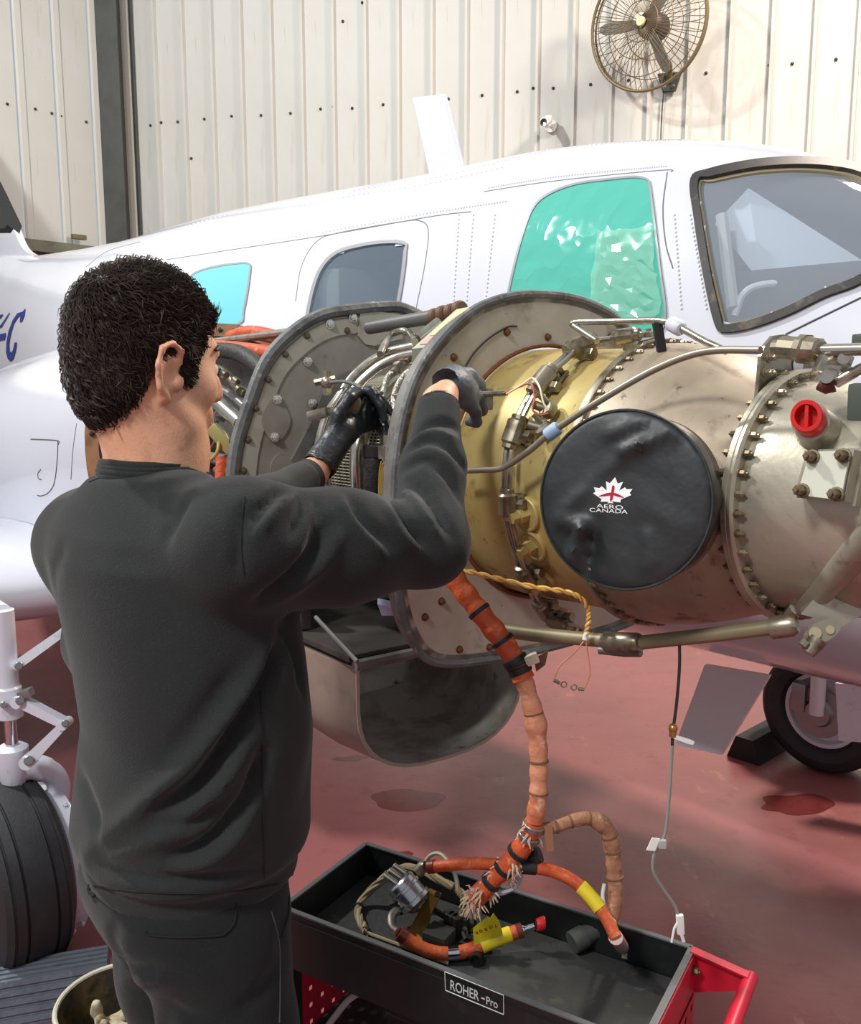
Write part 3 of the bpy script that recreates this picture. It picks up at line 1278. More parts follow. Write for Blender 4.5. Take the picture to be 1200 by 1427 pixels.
# ------------------------------------------------------------------ engine frame (nacelle, cowl and engine share it)
AE, EE = math.radians(54.1), math.radians(1.3)
EO = P(1120.73, 691.645, 1.469)
EA = Vector((-math.cos(AE) * math.cos(EE), math.sin(AE) * math.cos(EE), -math.sin(EE)))   # rearwards
EN = Vector((-math.sin(AE), -math.cos(AE), 0))                                            # to the viewer
EU = EN.cross(EA)
if EU.z < 0:
    EU = -EU


def E3(t, n, v):
    return EO + EA * t + EN * n + EU * v


def ER(t, r, phi):
    return EO + EA * t + (EU * math.cos(phi) + EN * math.sin(phi)) * r


def on_cyl(px, py, r, far=False):
    """camera ray against the engine cylinder of radius r"""
    d = RAY(px, py).normalized()
    w = CAMO - EO
    d2 = d - EA * d.dot(EA)
    w2 = w - EA * w.dot(EA)
    a, b, c = d2.dot(d2), 2 * d2.dot(w2), w2.dot(w2) - r * r
    D = b * b - 4 * a * c
    if D < 0:
        k = -b / (2 * a)
    else:
        k = (-b + (1 if far else -1) * math.sqrt(D)) / (2 * a)
    return CAMO + d * k


def on_sta(px, py, t):
    return PPL(px, py, EO + EA * t, EA)


def tphi(p):
    w = p - EO
    t = w.dot(EA)
    return t, math.atan2(w.dot(EN), w.dot(EU)), (w - EA * t).length


def oval(t, hn, hf, vt, vb, n=2.3, m=64, cn=0.0, cv=0.0):
    out = []
    for k in range(m):
        a = 2 * math.pi * k / m
        c, s = math.cos(a), math.sin(a)
        x = math.copysign(abs(s) ** (2 / n), s) * (hn if s > 0 else hf)
        y = math.copysign(abs(c) ** (2 / n), c) * (vt if c > 0 else vb)
        out.append(E3(t, cn + x, cv + y))
    return out


def loft(m, rings, cap0=False, cap1=False):
    n = len(rings[0])
    vs = sum(rings, [])
    fs = []
    for i in range(len(rings) - 1):
        for k in range(n):
            k2 = (k + 1) % n
            fs.append((i * n + k, i * n + k2, (i + 1) * n + k2, (i + 1) * n + k))
    if cap0:
        fs.append(tuple(range(n)))
    if cap1:
        fs.append(tuple((len(rings) - 1) * n + k for k in range(n)))
    return m.add(vs, fs)


M_primer = mat('brown_edge_primer', (176, 132, 96), 0.6, spots=[(20, 0.5, 0.7, (140, 96, 66))])
M_grey_al = mat('dull_grey_aluminium', (128, 126, 122), 0.5, 0.35, spots=[(8, 0.45, 0.65, (104, 100, 94)), (30, 0.6, 0.75, (86, 78, 66))])
M_dark_al = mat('dark_sooty_metal', (66, 62, 58), 0.6, 0.3, spots=[(8, 0.45, 0.7, (44, 40, 38))])
NT = 2.32
mb = MB()
loft(mb, [oval(NT, .50, .42, .435, .46), oval(NT + .25, .53, .42, .44, .50), oval(NT + .7, .53, .42, .43, .56, cn=.06), oval(NT + 1.4, .48, .42, .38, .58, cn=.16),
          oval(NT + 2.4, .40, .38, .26, .50, cn=.28), oval(NT + 3.4, .15, .15, .1, .25, cn=.4)], False, True)
nac = mb.build('nacelle', M_white, airplane, angle=60)
mb = MB()
a_, b_ = oval(NT, .499, .419, .434, .459), oval(NT, .455, .375, .39, .42)
mb.ring_plate(a_, b_, EA * 0.02)
lip = mb.build('nacelle_lip', M_primer, nac)
for k in range(0, 64, 3):
    inst('screw', screw_me, frame((a_[k] + b_[k]) / 2 - EA * 0.003, -EA) @ Matrix.Scale(0.6, 4), lip)
mb = MB()
mb.plate(oval(NT + 0.16, .47, .385, .41, .44), EA * 0.02)
mb.build('firewall', M_grey_al, nac, smooth=False)


def on_nac_bvh():
    me = nac.data
    vs = [v.co + ORG[nac.name] for v in me.vertices]
    return BVHTree.FromPolygons([tuple(v) for v in vs], [tuple(p.vertices) for p in me.polygons])


NBV = on_nac_bvh()


def on_nac(px, py, off=0.0):
    d = RAY(px, py).normalized()
    h, n, _, _ = NBV.ray_cast(CAMO, d)
    if h is None:
        return None
    if n.dot(d) > 0:
        n = -n
    return h + n * off


def nac_line(name, pts, r, material, parent, off=0.0):
    q = [on_nac(x, y, off) for x, y in path2(pts, 6)]
    q = [p for p in q if p is not None]
    if len(q) > 2:
        m = MB()
        m.tube(q, r, 5)
        return m.build(name, material, parent)


M_dseam = mat('dark_panel_seam', (70, 70, 74), 0.6)
nac_line('access_door_seam', [(43, 612), (80, 614), (81, 620)], 0.0022, M_dseam, nac)
nac_line('access_door_seam', [(81, 614), (80, 640), (76, 672), (68, 686), (58, 691), (52, 690)], 0.0022, M_dseam, nac)
nac_line('latch_ring', [(57, 654), (53, 660), (54, 667), (58, 668)], 0.0022, M_dseam, nac)
nac_line('panel_seam', [(28, 730), (48, 733), (70, 736)], 0.0022, M_dseam, nac)
nac_line('panel_seam', [(107, 590), (102, 625), (99, 668)], 0.0018, M_seam, nac)
p_ = on_nac(44, 762, 0.004)
if p_ is not None:
    mb = MB()
    mb.plate([PPL(x, y, p_, EN) for x, y in ((37, 755), (50, 760), (56, 775), (40, 762))], EN * 0.008)
    mb.build('vent_scoop', mat('vent_grey', (120, 118, 112), 0.5), nac, smooth=False)

# wing outboard of the nacelle


def airfoil(le, chord, th_, m=28):
    out = []
    for k in range(m):
        a = 2 * math.pi * k / m
        x = 0.5 * (1 - math.cos(a))
        yt = 5 * th_ * (0.2969 * math.sqrt(x) - 0.1260 * x - 0.3516 * x * x + 0.2843 * x ** 3 - 0.1015 * x ** 4)
        out.append(le + EA * (x * chord) + Vector((0, 0, (yt if a < math.pi else -yt) * chord)))
    return out


mb = MB()
LEr = E3(2.42, 0.30, 0)
LEr.z = 0.87
LEt = E3(3.0, 5.5, 0)
LEt.z = 1.35
LEm = LEr.lerp(LEt, 0.08)
LEm.z = 0.865
loft(mb, [airfoil(LEr, 2.4, 0.15), airfoil(LEm, 2.3, 0.145), airfoil(LEt, 1.4, 0.13)], True, True)
mb.build('wing', M_white, airplane, angle=60)

# ------------------------------------------------------------------ main landing gear
M_tire = mat('black_tyre_rubber', (34, 35, 37), 0.62, spots=[(10, 0.5, 0.7, (44, 45, 48))], bump=(120, 0.1))
M_chrome = mat('chrome_piston', (200, 204, 210), 0.12, 1.0)
M_steel = mat('steel_fitting', (150, 150, 152), 0.35, 0.8)


def wheel(c, axis, R, w, parent):
    """axis points to the outboard side"""
    axis = Vector(axis).normalized()
    m = MB()
    pr_ = [(-w * .30, R * .58), (-w * .44, R * .66), (-w * .5, R * .80), (-w * .46, R * .92)]
    for x in (-.36, -.20, 0.0, .20, .36):
        pr_ += [(w * (x - .022), R * (1.0 - 0.12 * abs(x) ** 1.6)), (w * (x - .018), R * .965), (w * (x + .018), R * .965), (w * (x + .022), R * (1.0 - 0.12 * abs(x) ** 1.6))] if abs(x) > 0.1 else \
            [(0, R * 1.0)]
    pr_ += [(w * .46, R * .92), (w * .5, R * .80), (w * .44, R * .66), (w * .30, R * .58)]
    m.lathe(pr_, c, axis, (0, 0, 1), 72)
    tyre = m.build('tyre', M_tire, parent, angle=30)
    m = MB()
    m.lathe([(-w * .34, R * .60), (-w * .30, R * .56), (w * .30, R * .56), (w * .36, R * .60), (w * .36, R * .54), (w * .22, R * .50), (w * .20, R * .30), (w * .30, R * .26),
             (w * .34, R * .16), (w * .34, 0)], c, axis, (0, 0, 1), 48)
    rim_ = m.build('wheel_rim', M_white_soft, tyre)
    return tyre


GC = Vector((-1.165, 2.335, 0.262))
gear = MB()
GAX = FN
tyre1 = wheel(GC, GAX, 0.262, 0.19, airplane)
mb = MB()
# strut cylinder, piston, fork
ST = GC - GAX * 0.02 + Vector((0, 0, 0))
top = P(8, 880, 2.47)
z0 = ST.z
top.x, top.y = ST.x + 0.0, ST.y + 0.0
sx = P(12, 1000, 2.45)
ux, uy = P(10, 950, 2.45).x, P(10, 950, 2.45).y
S0 = Vector((ux, uy, 0))


def SV(py):
    """point on the strut axis at picture row py"""
    n = Vector((0, -1, 0))
    q = PPL(10, py, S0, n)
    return Vector((ux, uy, q.z))


mb.tube([SV(850), SV(955), SV(958), SV(998), SV(1000)], [.030, .030, .036, .036, .030], 20)
leg = mb.build('gear_leg', M_white_soft, airplane)
mb = MB()
mb.tube([SV(858), LEr.lerp(LEt, .11) + EA * .05], .03, 14)
mb.build('trunnion_beam', M_white_soft, leg)
mb = MB()
mb.cyl(SV(1000), SV(1042), 0.017, 16)
mb.build('piston', M_chrome, leg)
mb = MB()
mb.tube([SV(1038), SV(1042), SV(1075), SV(1092)], [.03, .042, .042, .03], 18)
mb.tube(smooth_path([SV(1072), SV(1078) - GAX * 0.06, SV(1105) - GAX * 0.115, GC - GAX * 0.135 + Vector((0, 0, 0.12)), GC - GAX * 0.135], 6), [.036] * 9 + [.032] * 8 + [.03] * 8, 12)
mb.build('fork', M_white_soft, leg)
mb = MB()
mb.lathe([(-.02, 0), (-.02, .19), (-.01, .205), (.03, .205), (.04, .19), (.04, 0)], GC - GAX * 0.135, GAX, (0, 0, 1), 40)
br = mb.build('brake_disc', M_white_soft, leg)
bolt_w = hexbolt_mesh('bolt', 0.007, 0.014, M_white_soft)
for k in range(14):
    a = 2 * math.pi * k / 14
    rr = FB * math.sin(a) + Vector((0, 0, math.cos(a)))
    inst('bolt', bolt_w, frame(GC - GAX * 0.13 + rr * 0.204, rr), br)


def link(name, a, b, wa, wb, th_, parent, material):
    a, b = Vector(a), Vector(b)
    d = (b - a).normalized()
    u = Vector((0, -1, 0)).cross(d).normalized()
    n = d.cross(u)
    m = MB()
    q = [a + u * wa, b + u * wb, b - u * wb, a - u * wa]
    m.plate([p - n * th_ / 2 for p in q], n * th_)
    for e, w in ((a, wa), (b, wb)):
        m.cyl(e - n * th_ * 0.8, e + n * th_ * 0.8, w * 1.15, 12)
    return m.build(name, material, parent)


dG = 2.43
link('torque_link', P(28, 976, dG), P(91, 1008, dG), .014, .011, .03, leg, M_white_soft)
link('torque_link', P(91, 1008, dG), P(40, 1060, dG), .011, .016, .03, leg, M_white_soft)
link('drag_brace', P(22, 928, dG), P(92, 878, dG + .1), .013, .011, .025, leg, M_white_soft)
for x, y, r in ((28, 976, .012), (91, 1008, .010), (40, 1060, .013), (26, 928, .011), (5, 982, .009)):
    mb = MB()
    mb.cyl(P(x, y, dG - 0.03), P(x, y, dG + 0.02), r, 12, bev=0.002)
    mb.build('link_pin', M_steel, leg)
mb = MB()
mb.box(P(36, 966, dG - .01), (Vector((1, 0, .3)), Vector((0, 1, 0)), Vector((-.3, 0, 1))), (.035, .03, .022), 0.004)
mb.build('lock_block', M_steel, leg)

# far main wheel seen under the belly
fc_ = PZ(1156, 985, 0.262)
tyre2 = wheel(fc_, FN, 0.262, 0.19, airplane)
mb = MB()
mb.lathe([(.07, 0), (.075, .10), (.10, .105), (.10, .06), (.12, .05), (.12, 0)], fc_, FN, (0, 0, 1), 24)
mb.box(fc_ + FN * .10 + FB * 0.08 + Vector((0, 0, .05)), (FB, FN, Vector((0, 0, 1))), (.06, .05, .12), .008)
mb.build('brake_caliper', M_steel, tyre2)
mb = MB()
mb.tube([fc_ + FN * .12 + Vector((0, 0, .0)), fc_ + FN * .13 + Vector((0, 0, .5))], .03, 12)
mb.build('gear_leg', M_white_soft, airplane)
mb = MB()
gd = (fc_ - CAMO).dot(Vector((0, _c, -_s))) - 0.35
mb.plate([P(1164, 952, gd), P(1260, 960, gd - .1), P(1265, 1040, gd - .1), P(1169, 1032, gd)], FN * -0.015)
mb.build('gear_door', M_white_soft, airplane, smooth=False)

# ------------------------------------------------------------------ chin intake scoop and lower cowl
M_scoop_in = mat('worn_bare_aluminium', (206, 204, 194), 0.25, 0.3, spots=[(7, 0.45, 0.6, (168, 164, 152)), (22, 0.62, 0.74, (104, 100, 94))])
M_scoop_out = mat('scoop_grey_brown_paint', (142, 124, 112), 0.45, 0.1, spots=[(8, 0.45, 0.7, (112, 98, 90))])


def u_ring(t, cn, hw, vt, vb, cr, ins=0.0):
    """flat top, straight sides, rounded bottom"""
    hw -= ins
    vt -= ins
    vb += ins
    out = []
    for k in range(5):
        out.append(E3(t, cn - hw + 2 * hw * k / 4, vt))
    for k in range(3):
        out.append(E3(t, cn + hw, vt + (cr - vt) * (k + 1) / 3))
    for k in range(1, 16):
        a = math.pi * k / 16
        out.append(E3(t, cn + hw * math.copysign(abs(math.cos(a)) ** 0.75, math.cos(a)), cr + (vb - cr) * abs(math.sin(a)) ** 0.85))
    for k in range(3):
        out.append(E3(t, cn - hw, cr + (vt - cr) * k / 3))
    return out


mb = MB()
secs = [(.85, .10, .245, -.425, -.700, -.53), (1.0, .10, .265, -.425, -.705, -.525), (1.12, .10, .275, -.427, -.695, -.52), (1.26, .09, .275, -.43, -.66, -.50)]
loft(mb, [u_ring(*s_) for s_ in secs], False, True)
scoop = mb.build('intake_scoop', M_scoop_out, airplane, angle=50)
mb = MB()
loft(mb, [u_ring(*s_, ins=0.008) for s_ in secs], False, True)
mb.build('scoop_liner', M_scoop_in, scoop, angle=50)
mb = MB()
a_, b_ = u_ring(*secs[0]), u_ring(*secs[0], ins=0.008)
mb.ring_plate(a_, b_, EA * -0.004)
mb.build('scoop_edge', mat('pale_scoop_edge', (176, 164, 150), 0.4, 0.3), scoop)
mb = MB()
mb.tube([E3(.84, .352, -.418), E3(.84, -.16, -.418)], 0.013, 8)
mb.build('scoop_top_rail', M_grey_al, scoop)
# ================================================================== ENGINE
M_silver = mat('silver_gearbox_paint', (178, 172, 154), 0.36, 0.55, spots=[(5, 0.45, 0.7, (160, 150, 130)), (18, 0.62, 0.74, (128, 114, 88))], bump=(60, 0.08))
M_tan = mat('sooty_tan_exhaust_steel', (164, 150, 130), 0.48, 0.3, spots=[(6, 0.42, 0.62, (142, 128, 108)), (16, 0.6, 0.72, (116, 100, 80)), (45, 0.64, 0.72, (90, 76, 58))])
M_gold = mat('gold_tinted_case_steel', (190, 172, 112), 0.42, 0.35, spots=[(5, 0.45, 0.65, (176, 152, 92)), (14, 0.6, 0.72, (140, 112, 62)), (40, 0.66, 0.74, (120, 92, 52))])
M_baffle = mat('stained_baffle_sheet', (182, 174, 158), 0.5, 0.2, spots=[(4, 0.42, 0.62, (160, 150, 132)), (10, 0.58, 0.74, (128, 114, 94)), (35, 0.68, 0.74, (92, 76, 60))])
M_baffle_r = mat('grey_baffle_sheet', (152, 148, 138), 0.5, 0.25, spots=[(5, 0.45, 0.65, (134, 128, 118)), (18, 0.62, 0.74, (108, 98, 86))])
M_strip = mat('pale_baffle_strip', (172, 168, 154), 0.45, 0.25, spots=[(10, 0.5, 0.7, (146, 140, 124))])
M_seal = mat('grey_rubber_seal', (104, 106, 106), 0.6, spots=[(12, 0.45, 0.62, (76, 76, 76)), (40, 0.6, 0.7, (140, 140, 136))], bump=(30, 0.4))
M_rust = mat('rust_brown_rim', (112, 62, 36), 0.7)
M_pipe = mat('bright_steel_pipe', (188, 184, 172), 0.25, 0.9, spots=[(20, 0.5, 0.7, (150, 142, 124))])
M_fit = mat('dull_steel_fitting', (150, 142, 124), 0.35, 0.75, spots=[(30, 0.5, 0.68, (104, 92, 70))])
M_hose_k = mat('black_hose_rubber', (42, 42, 42), 0.6, bump=(90, 0.4))
M_hose_o = mat('orange_fire_sleeve', (196, 84, 44), 0.55, spots=[(12, 0.45, 0.65, (168, 66, 36)), (40, 0.58, 0.7, (214, 128, 92))], bump=(70, 0.35))
M_grey_tube = mat('grey_coated_tube', (112, 112, 110), 0.4, 0.5)
M_brown_l = mat('brown_leather_boot', (96, 66, 44), 0.6)
M_mesh = mat('inlet_screen_wire', (150, 146, 130), 0.4, 0.7)
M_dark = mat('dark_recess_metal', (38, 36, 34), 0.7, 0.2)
M_redcap = mat('red_plastic_plug', (206, 36, 36), 0.35)
M_padw = mat('cream_plastic_pad', (200, 203, 186), 0.45, spots=[(8, 0.5, 0.7, (204, 204, 184))])
M_blue_s = mat('pale_blue_sleeve', (150, 176, 200), 0.5)

eng = empty('turboprop_engine', E3(0.6, 0, -0.42), 'uncowled turboprop engine with gold case and silver gearbox hanging on the wing', 'engine')
nut = hexbolt_mesh('nut', 0.0050, 0.015, mat('tarnished_nut_steel', (118, 104, 80), 0.45, 0.55))
nut_b = hexbolt_mesh('nut', 0.0050, 0.015, mat('pale_nut_steel', (150, 138, 114), 0.42, 0.55))


def lathe_E(prof, name, material, parent=None, seg=96, a0=0, a1=2 * math.pi, angle=35):
    m = MB()
    m.lathe(prof, EO, EA, EU, seg, a0, a1)
    return m.build(name, material, parent or eng, angle=angle)


def tube_px(name, pts, r, material, parent=None, n=5, seg=10, d=None, cyl=None):
    """pts: (px, py, depth) or (px, py) on the engine cylinder of radius cyl"""
    q = []
    for p in pts:
        if len(p) == 3:
            q.append(P(*p))
        else:
            q.append(on_cyl(p[0], p[1], cyl))
    m = MB()
    m.tube(smooth_path(q, n) if n > 1 else q, r, seg)
    return m.build(name, material, parent or eng)


# reduction gearbox, exhaust case, gas generator case
gb = lathe_E([(0.0, .150), (-.004, .186), (-.03, .186), (-.05, .183), (-.12, .176), (-.20, .160), (-.27, .138), (-.33, .115), (-.36, .085), (-.375, .052), (-.43, .050), (-.43, .088), (-.446, .090), (-.448, .02), (-.448, 0)], 'reduction_gearbox', M_silver)
tag(gb, 'silver reduction gearbox housing')
fl1 = lathe_E([(-.010, .180), (-.010, .200), (-.006, .2045), (-.001, .2045), (0.0, .2025), (0.0015, .2045), (.010, .2045), (.012, .200), (.012, .18)], 'front_flange', M_silver)
for k in range(40):
    a = math.radians(-24 + k * 9.0)
    if a > math.radians(205):
        break
    p = ER(-.010, .1945, a)
    inst('nut', nut if k % 3 else nut_b, frame(p, -EA), fl1)
    p = ER(.012, .1955, a)
    inst('nut', nut, frame(p, EA), fl1)
ex = lathe_E([(.010, .190), (.030, .191), (.060, .205), (.12, .228), (.18, .246), (.24, .257), (.276, .259)], 'exhaust_case', M_tan)
tag(ex, 'sooty tan exhaust case')
fl2 = lathe_E([(.270, .25), (.270, .266), (.276, .268), (.284, .268), (.286, .262)], 'middle_flange', M_fit)
for k in range(64):
    a = math.radians(-70 + k * 6.6)
    if a > math.radians(205):
        break
    inst('nut', nut if k % 2 else nut_b, frame(ER(.270, .2605, a), -EA), fl2)
gc = lathe_E([(.284, .262), (.30, .258), (.34, .253), (.45, .256), (.56, .262), (.66, .262)], 'gas_generator_case', M_gold)
tag(gc, 'gold-tinted gas generator case')

# front baffle
half = [(0, .376), (.066, .373), (.126, .363), (.195, .340), (.255, .302), (.305, .256), (.344, .203), (.368, .150), (.385, .090), (.395, .02), (.399, -.06), (.397, -.15),
        (.388, -.225), (.372, -.285), (.335, -.345), (.27, -.372), (.14, -.384)]
full = half + [(0, -.388)] + [(-a, b) for a, b in reversed(half[1:])]
fullp = path2(full, 4, True)
TB1 = .60
outer = [E3(TB1, a, b) for a, b in fullp]
inner = []
for a, b in fullp:
    l_ = math.hypot(a, b)
    inner.append(E3(TB1, a / l_ * .274, b / l_ * .274))
mb = MB()
mb.ring_plate(outer, inner, EA * 0.004)
b1 = mb.build('front_baffle', M_baffle, eng, angle=30)
mb = MB()
mb.tube(outer, 0.0085, 8, closed=True)
mb.build('baffle_seal', M_seal, b1)
mb = MB()
mb.tube([ER(TB1 - .002, .270, 2 * math.pi * k / 72) for k in range(72)], 0.0045, 6, closed=True)
mb.build('baffle_rim', M_rust, b1)
mb = MB()
mb.ring_plate([E3(TB1, a * .985, b * .985) for a, b in fullp], [E3(TB1, a * .955, b * .955) for a, b in fullp], EA * 0.05)
mb.build('baffle_flange', M_grey_al, b1)
rb = hexbolt_mesh('bolt', 0.0062, 0.010, mat('rusty_bolt', (112, 74, 50), 0.6, 0.4))
for x, y in ((706, 463), (763, 470), (632, 498), (615, 838), (640, 905), (682, 902), (592, 860), (850, 470)):
    inst('bolt', rb, frame(on_sta(x, y, TB1), -EA), b1)
mb = MB()
mb.tube([on_sta(x, y, TB1) - EA * .002 for x, y in path2([(648, 511), (660, 492), (680, 472), (706, 456), (720, 455)], 4)], 0.0016, 5)
mb.build('sheet_joint', M_dark, b1)

# rear baffle
r_pts = [(600, 435), (563, 430), (530, 428), (487, 432), (447, 439), (407, 463), (370, 503), (347, 560), (330, 613), (323, 660)]
TB2 = 1.30
loc = []
for x, y in r_pts:
    w = on_sta(x, y, TB2) - EO
    loc.append((w.dot(EN), w.dot(EU)))
loc = [(n_, v_) for n_, v_ in loc if n_ >= -0.12]
nearh = loc + [(.425, -.09), (.425, -.18), (.41, -.27), (.36, -.36), (.25, -.41), (.1, -.425)]
farh = [(-.1, -.425), (-.25, -.41), (-.36, -.36), (-.41, -.27), (-.42, -.1), (-.415, .05), (-.375, .19), (-.31, .29), (-.23, .36)]
rp = path2(nearh + farh, 4, True)
mb = MB()
outer2 = [E3(TB2, a, b) for a, b in rp]
inner2 = [E3(TB2, a / math.hypot(a, b) * .20, b / math.hypot(a, b) * .20) for a, b in rp]
mb.ring_plate(outer2, inner2, EA * 0.004)
b2 = mb.build('rear_baffle', M_baffle_r, eng, angle=30)
mb = MB()
mb.tube(outer2, 0.016, 8, closed=True)
mb.build('baffle_seal', M_seal, b2)
mb = MB()
mb.ring_plate([E3(TB2 - .004, a * .945, b * .945) for a, b in rp], [E3(TB2 - .004, a * .845, b * .845) for a, b in rp], EA * 0.003)
st_ = mb.build('edge_strip', M_strip, b2)
rv_me = hexbolt_mesh('rivet', 0.007, 0.008, mat('brown_rivet', (110, 98, 78), 0.5, 0.5))
sc_me = hexbolt_mesh('screw_head', 0.0095, 0.012, mat('bright_screw', (216, 216, 212), 0.25, 0.7))
for x, y in ((428, 468), (398, 494), (374, 529), (356.5, 569), (346, 613), (339.5, 656), (484, 461)):
    inst('rivet', rv_me, frame(on_sta(x, y, TB2 - .005), -EA), st_)
for x, y in ((492, 443), (460, 452), (429, 504), (386.5, 556.5), (383, 609.5), (435.5, 562)):
    inst('screw_head', sc_me, frame(on_sta(x, y, TB2 - .005), -EA), b2)
mb = MB()
mb.plate([on_sta(x, y, TB2 - .001) for x, y in path2([(386, 550), (400, 572), (404, 588), (396, 607), (383, 617), (371, 606), (364, 588), (370, 568)], 3, True)], EA * -0.0035)
mb.build('patch_plate', M_baffle_r, b2)
mb = MB()
mb.plate([on_sta(x, y, TB2 - .001) for x, y in ((500, 437), (516, 433), (556, 438), (560, 472), (520, 482), (508, 480), (498, 468))], EA * -0.006)
mb.build('corner_plate', M_strip, b2, smooth=False)
mb = MB()
mb.plate([on_sta(x, y, TB2 - .001) for x, y in ((454, 530), (486, 516), (488, 540), (462, 566), (440, 622), (412, 660), (404, 640), (430, 590))], EA * -0.012)
mb.build('stiffener_plate', M_grey_al, b2, smooth=False)
mb = MB()
mb.lathe([(0, .05), (-.004, .05), (-.004, 0)], on_sta(400, 655, TB2 - .001), EA, EU, 28)
mb.build('round_pad', M_baffle_r, b2)

# compressor section between the baffles
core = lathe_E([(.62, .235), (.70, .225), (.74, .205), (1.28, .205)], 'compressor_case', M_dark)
mb = MB()
for k in range(34):
    t = .72 + k * .0155
    mb.tube([ER(t, .222, math.radians(-60 + 260 * i / 60)) for i in range(61)], 0.0021, 4, caps=False)
for i in range(130):
    a = math.radians(-60 + 2.0 * i)
    mb.tube([ER(.72 + .5115 * k / 3, .222, a) for k in range(4)], 0.0021, 4, caps=False)
sc_ = mb.build('inlet_screen', M_mesh, core)
tag(sc_, 'woven wire inlet screen', None, None, 'stuff')
lathe_E([(.985, .20), (.985, .245), (.992, .25), (1.012, .25), (1.02, .245), (1.02, .20)], 'screen_band', M_pipe, core)
lathe_E([(.72, .20), (.72, .238), (.73, .24), (.745, .24), (.75, .2)], 'screen_band', M_grey_al, core)
lathe_E([(.66, .24), (.66, .258), (.685, .258), (.69, .22)], 'case_band', M_gold, core)

RP = .30
man = [(600, 476), (583, 482), (565, 486), (547, 490), (530, 497), (513, 507), (492, 526), (480, 543), (467, 562), (457, 578), (449, 601), (445, 622), (444, 660), (447, 700)]
tube_px('manifold_pipe', man, 0.0125, M_pipe, cyl=RP)
tube_px('manifold_pipe', [(x + 9, y + 8) for x, y in man], 0.0115, M_pipe, cyl=RP)
tube_px('vent_pipe', [(530, 494), (536, 480), (546, 466), (562, 461), (572, 466), (578, 476)], 0.009, M_pipe, cyl=RP + .02)
mb = MB()
mb.tube([P(514, 457, 2.42), P(560, 449, 2.33), P(622, 438, 2.2)], 0.0175, 14)
sr = mb.build('mount_strut', M_grey_tube, eng)
mb = MB()
q0, q1 = P(602, 443, 2.2), P(648, 430, 2.12)
for i in range(4):
    a = q0.lerp(q1, i / 4)
    b = q0.lerp(q1, (i + .8) / 4)
    mb.cyl(a, b, 0.021 + .001 * (i % 2), 14, bev=0.004)
mb.build('strut_boot', M_brown_l, sr)
mb = MB()
mb.tube([P(583, 472, 2.08), P(612, 449, 2.1)], 0.013, 12)
mb.build('strut_end', M_pipe, sr)
# ignition box with placard
mb = MB()
bx = [P(574, 486, 1.98), P(613, 482, 1.95), P(672, 424, 2.02), P(636, 431, 2.06)]
mb.plate(bx, Vector((0, 0.02, -0.03)))
ib = mb.build('ignition_box', mat('pale_green_box_paint', (176, 182, 160), 0.4), eng, smooth=False)
mb = MB()
nb = (bx[1] - bx[0]).cross(bx[3] - bx[0]).normalized()
if nb.z < 0:
    nb = -nb
f4 = lambda u, v: bx[0].lerp(bx[1], u).lerp(bx[3].lerp(bx[2], u), v) + nb * .001
mb.plate([f4(.15, .3), f4(.9, .3), f4(.9, .95), f4(.15, .95)], nb * 0.001)
mb.build('yellow_placard', mat('pale_yellow_placard', (222, 212, 150), 0.5), ib, smooth=False)
mb = MB()
mb.plate([f4(.15, .08), f4(.85, .08), f4(.85, .28), f4(.15, .28)], nb * 0.001)
mb.build('pink_placard', mat('pink_placard', (224, 160, 150), 0.5), ib, smooth=False)
M_braid = mat('braided_steel_hose', (176, 172, 158), 0.35, 0.8, bump=(160, 0.6))
h1 = tube_px('braided_hose', [(566, 500), (551, 516), (542, 524), (536, 539), (534, 557), (536, 572), (546, 590)], 0.0075, M_braid, cyl=.285)
h2 = tube_px('braided_hose', [(590, 503), (574, 515), (563, 524), (553, 541), (549, 557), (553, 574), (566, 590)], 0.0075, M_braid, cyl=.285)
for (xa, ya, xb, yb), hh in (((548, 519, 562, 504), h1), ((562, 506, 580, 494), h1), ((571, 517, 586, 505), h2), ((586, 505, 600, 497), h2)):
    mb = MB()
    a, b = on_cyl(xa, ya, .287), on_cyl(xb, yb, .287)
    mb.tube([a, a.lerp(b, .3), a.lerp(b, .32), a.lerp(b, .62), a.lerp(b, .64), b], [.009, .009, .014, .014, .011, .011], 6)
    mb.build('hose_fitting', M_pipe, hh, angle=30)
tube_px('sense_line', [(460, 533), (480, 532), (497, 537), (511, 547), (532, 548)], 0.0045, M_grey_tube, cyl=.33)
mb = MB()
a = on_cyl(456, 533, .33)
mb.ball(a, .017, None, 10, 8)
mb.cyl(a - Vector((0, 0, .03)), a + Vector((0, 0, .028)), .011, 6)
mb.cyl(a - Vector((.03, 0, 0)), a + Vector((.02, 0, .01)), .009, 8)
mb.build('drain_valve', M_fit, eng)
mb = MB()
mb.box(on_cyl(446, 577, .36), (Vector((.95, 0, .25)), EN, Vector((-.25, 0, .95))), (.045, .02, .022), .004)
mb.build('hinge_bracket', M_pipe, eng)
tube_px('sense_rod', [(548, 551), (600, 552)], 0.004, M_pipe, cyl=.29, n=1)
tube_px('bleed_pipe', [(503, 560), (502, 600), (500, 640), (502, 700)], 0.019, M_pipe, cyl=.285)
bh = tube_px('drain_hose', [(521, 622), (520, 650), (518, 700)], 0.020, M_hose_k, cyl=.30)
mb = MB()
a = on_cyl(521, 629, .30)
mb.cyl(a - Vector((0, 0, .014)), a + Vector((0, 0, .014)), .025, 16, bev=.003)
mb.build('hose_clamp', M_dark, bh)
mb = MB()
a = on_cyl(540, 630, .31)
mb.box(a, (EA, EN, EU), (.03, .03, .03), .005)
mb.cyl(a - EU * .03, a + EU * .035, .009, 8)
mb.build('clamp_block', M_fit, eng)
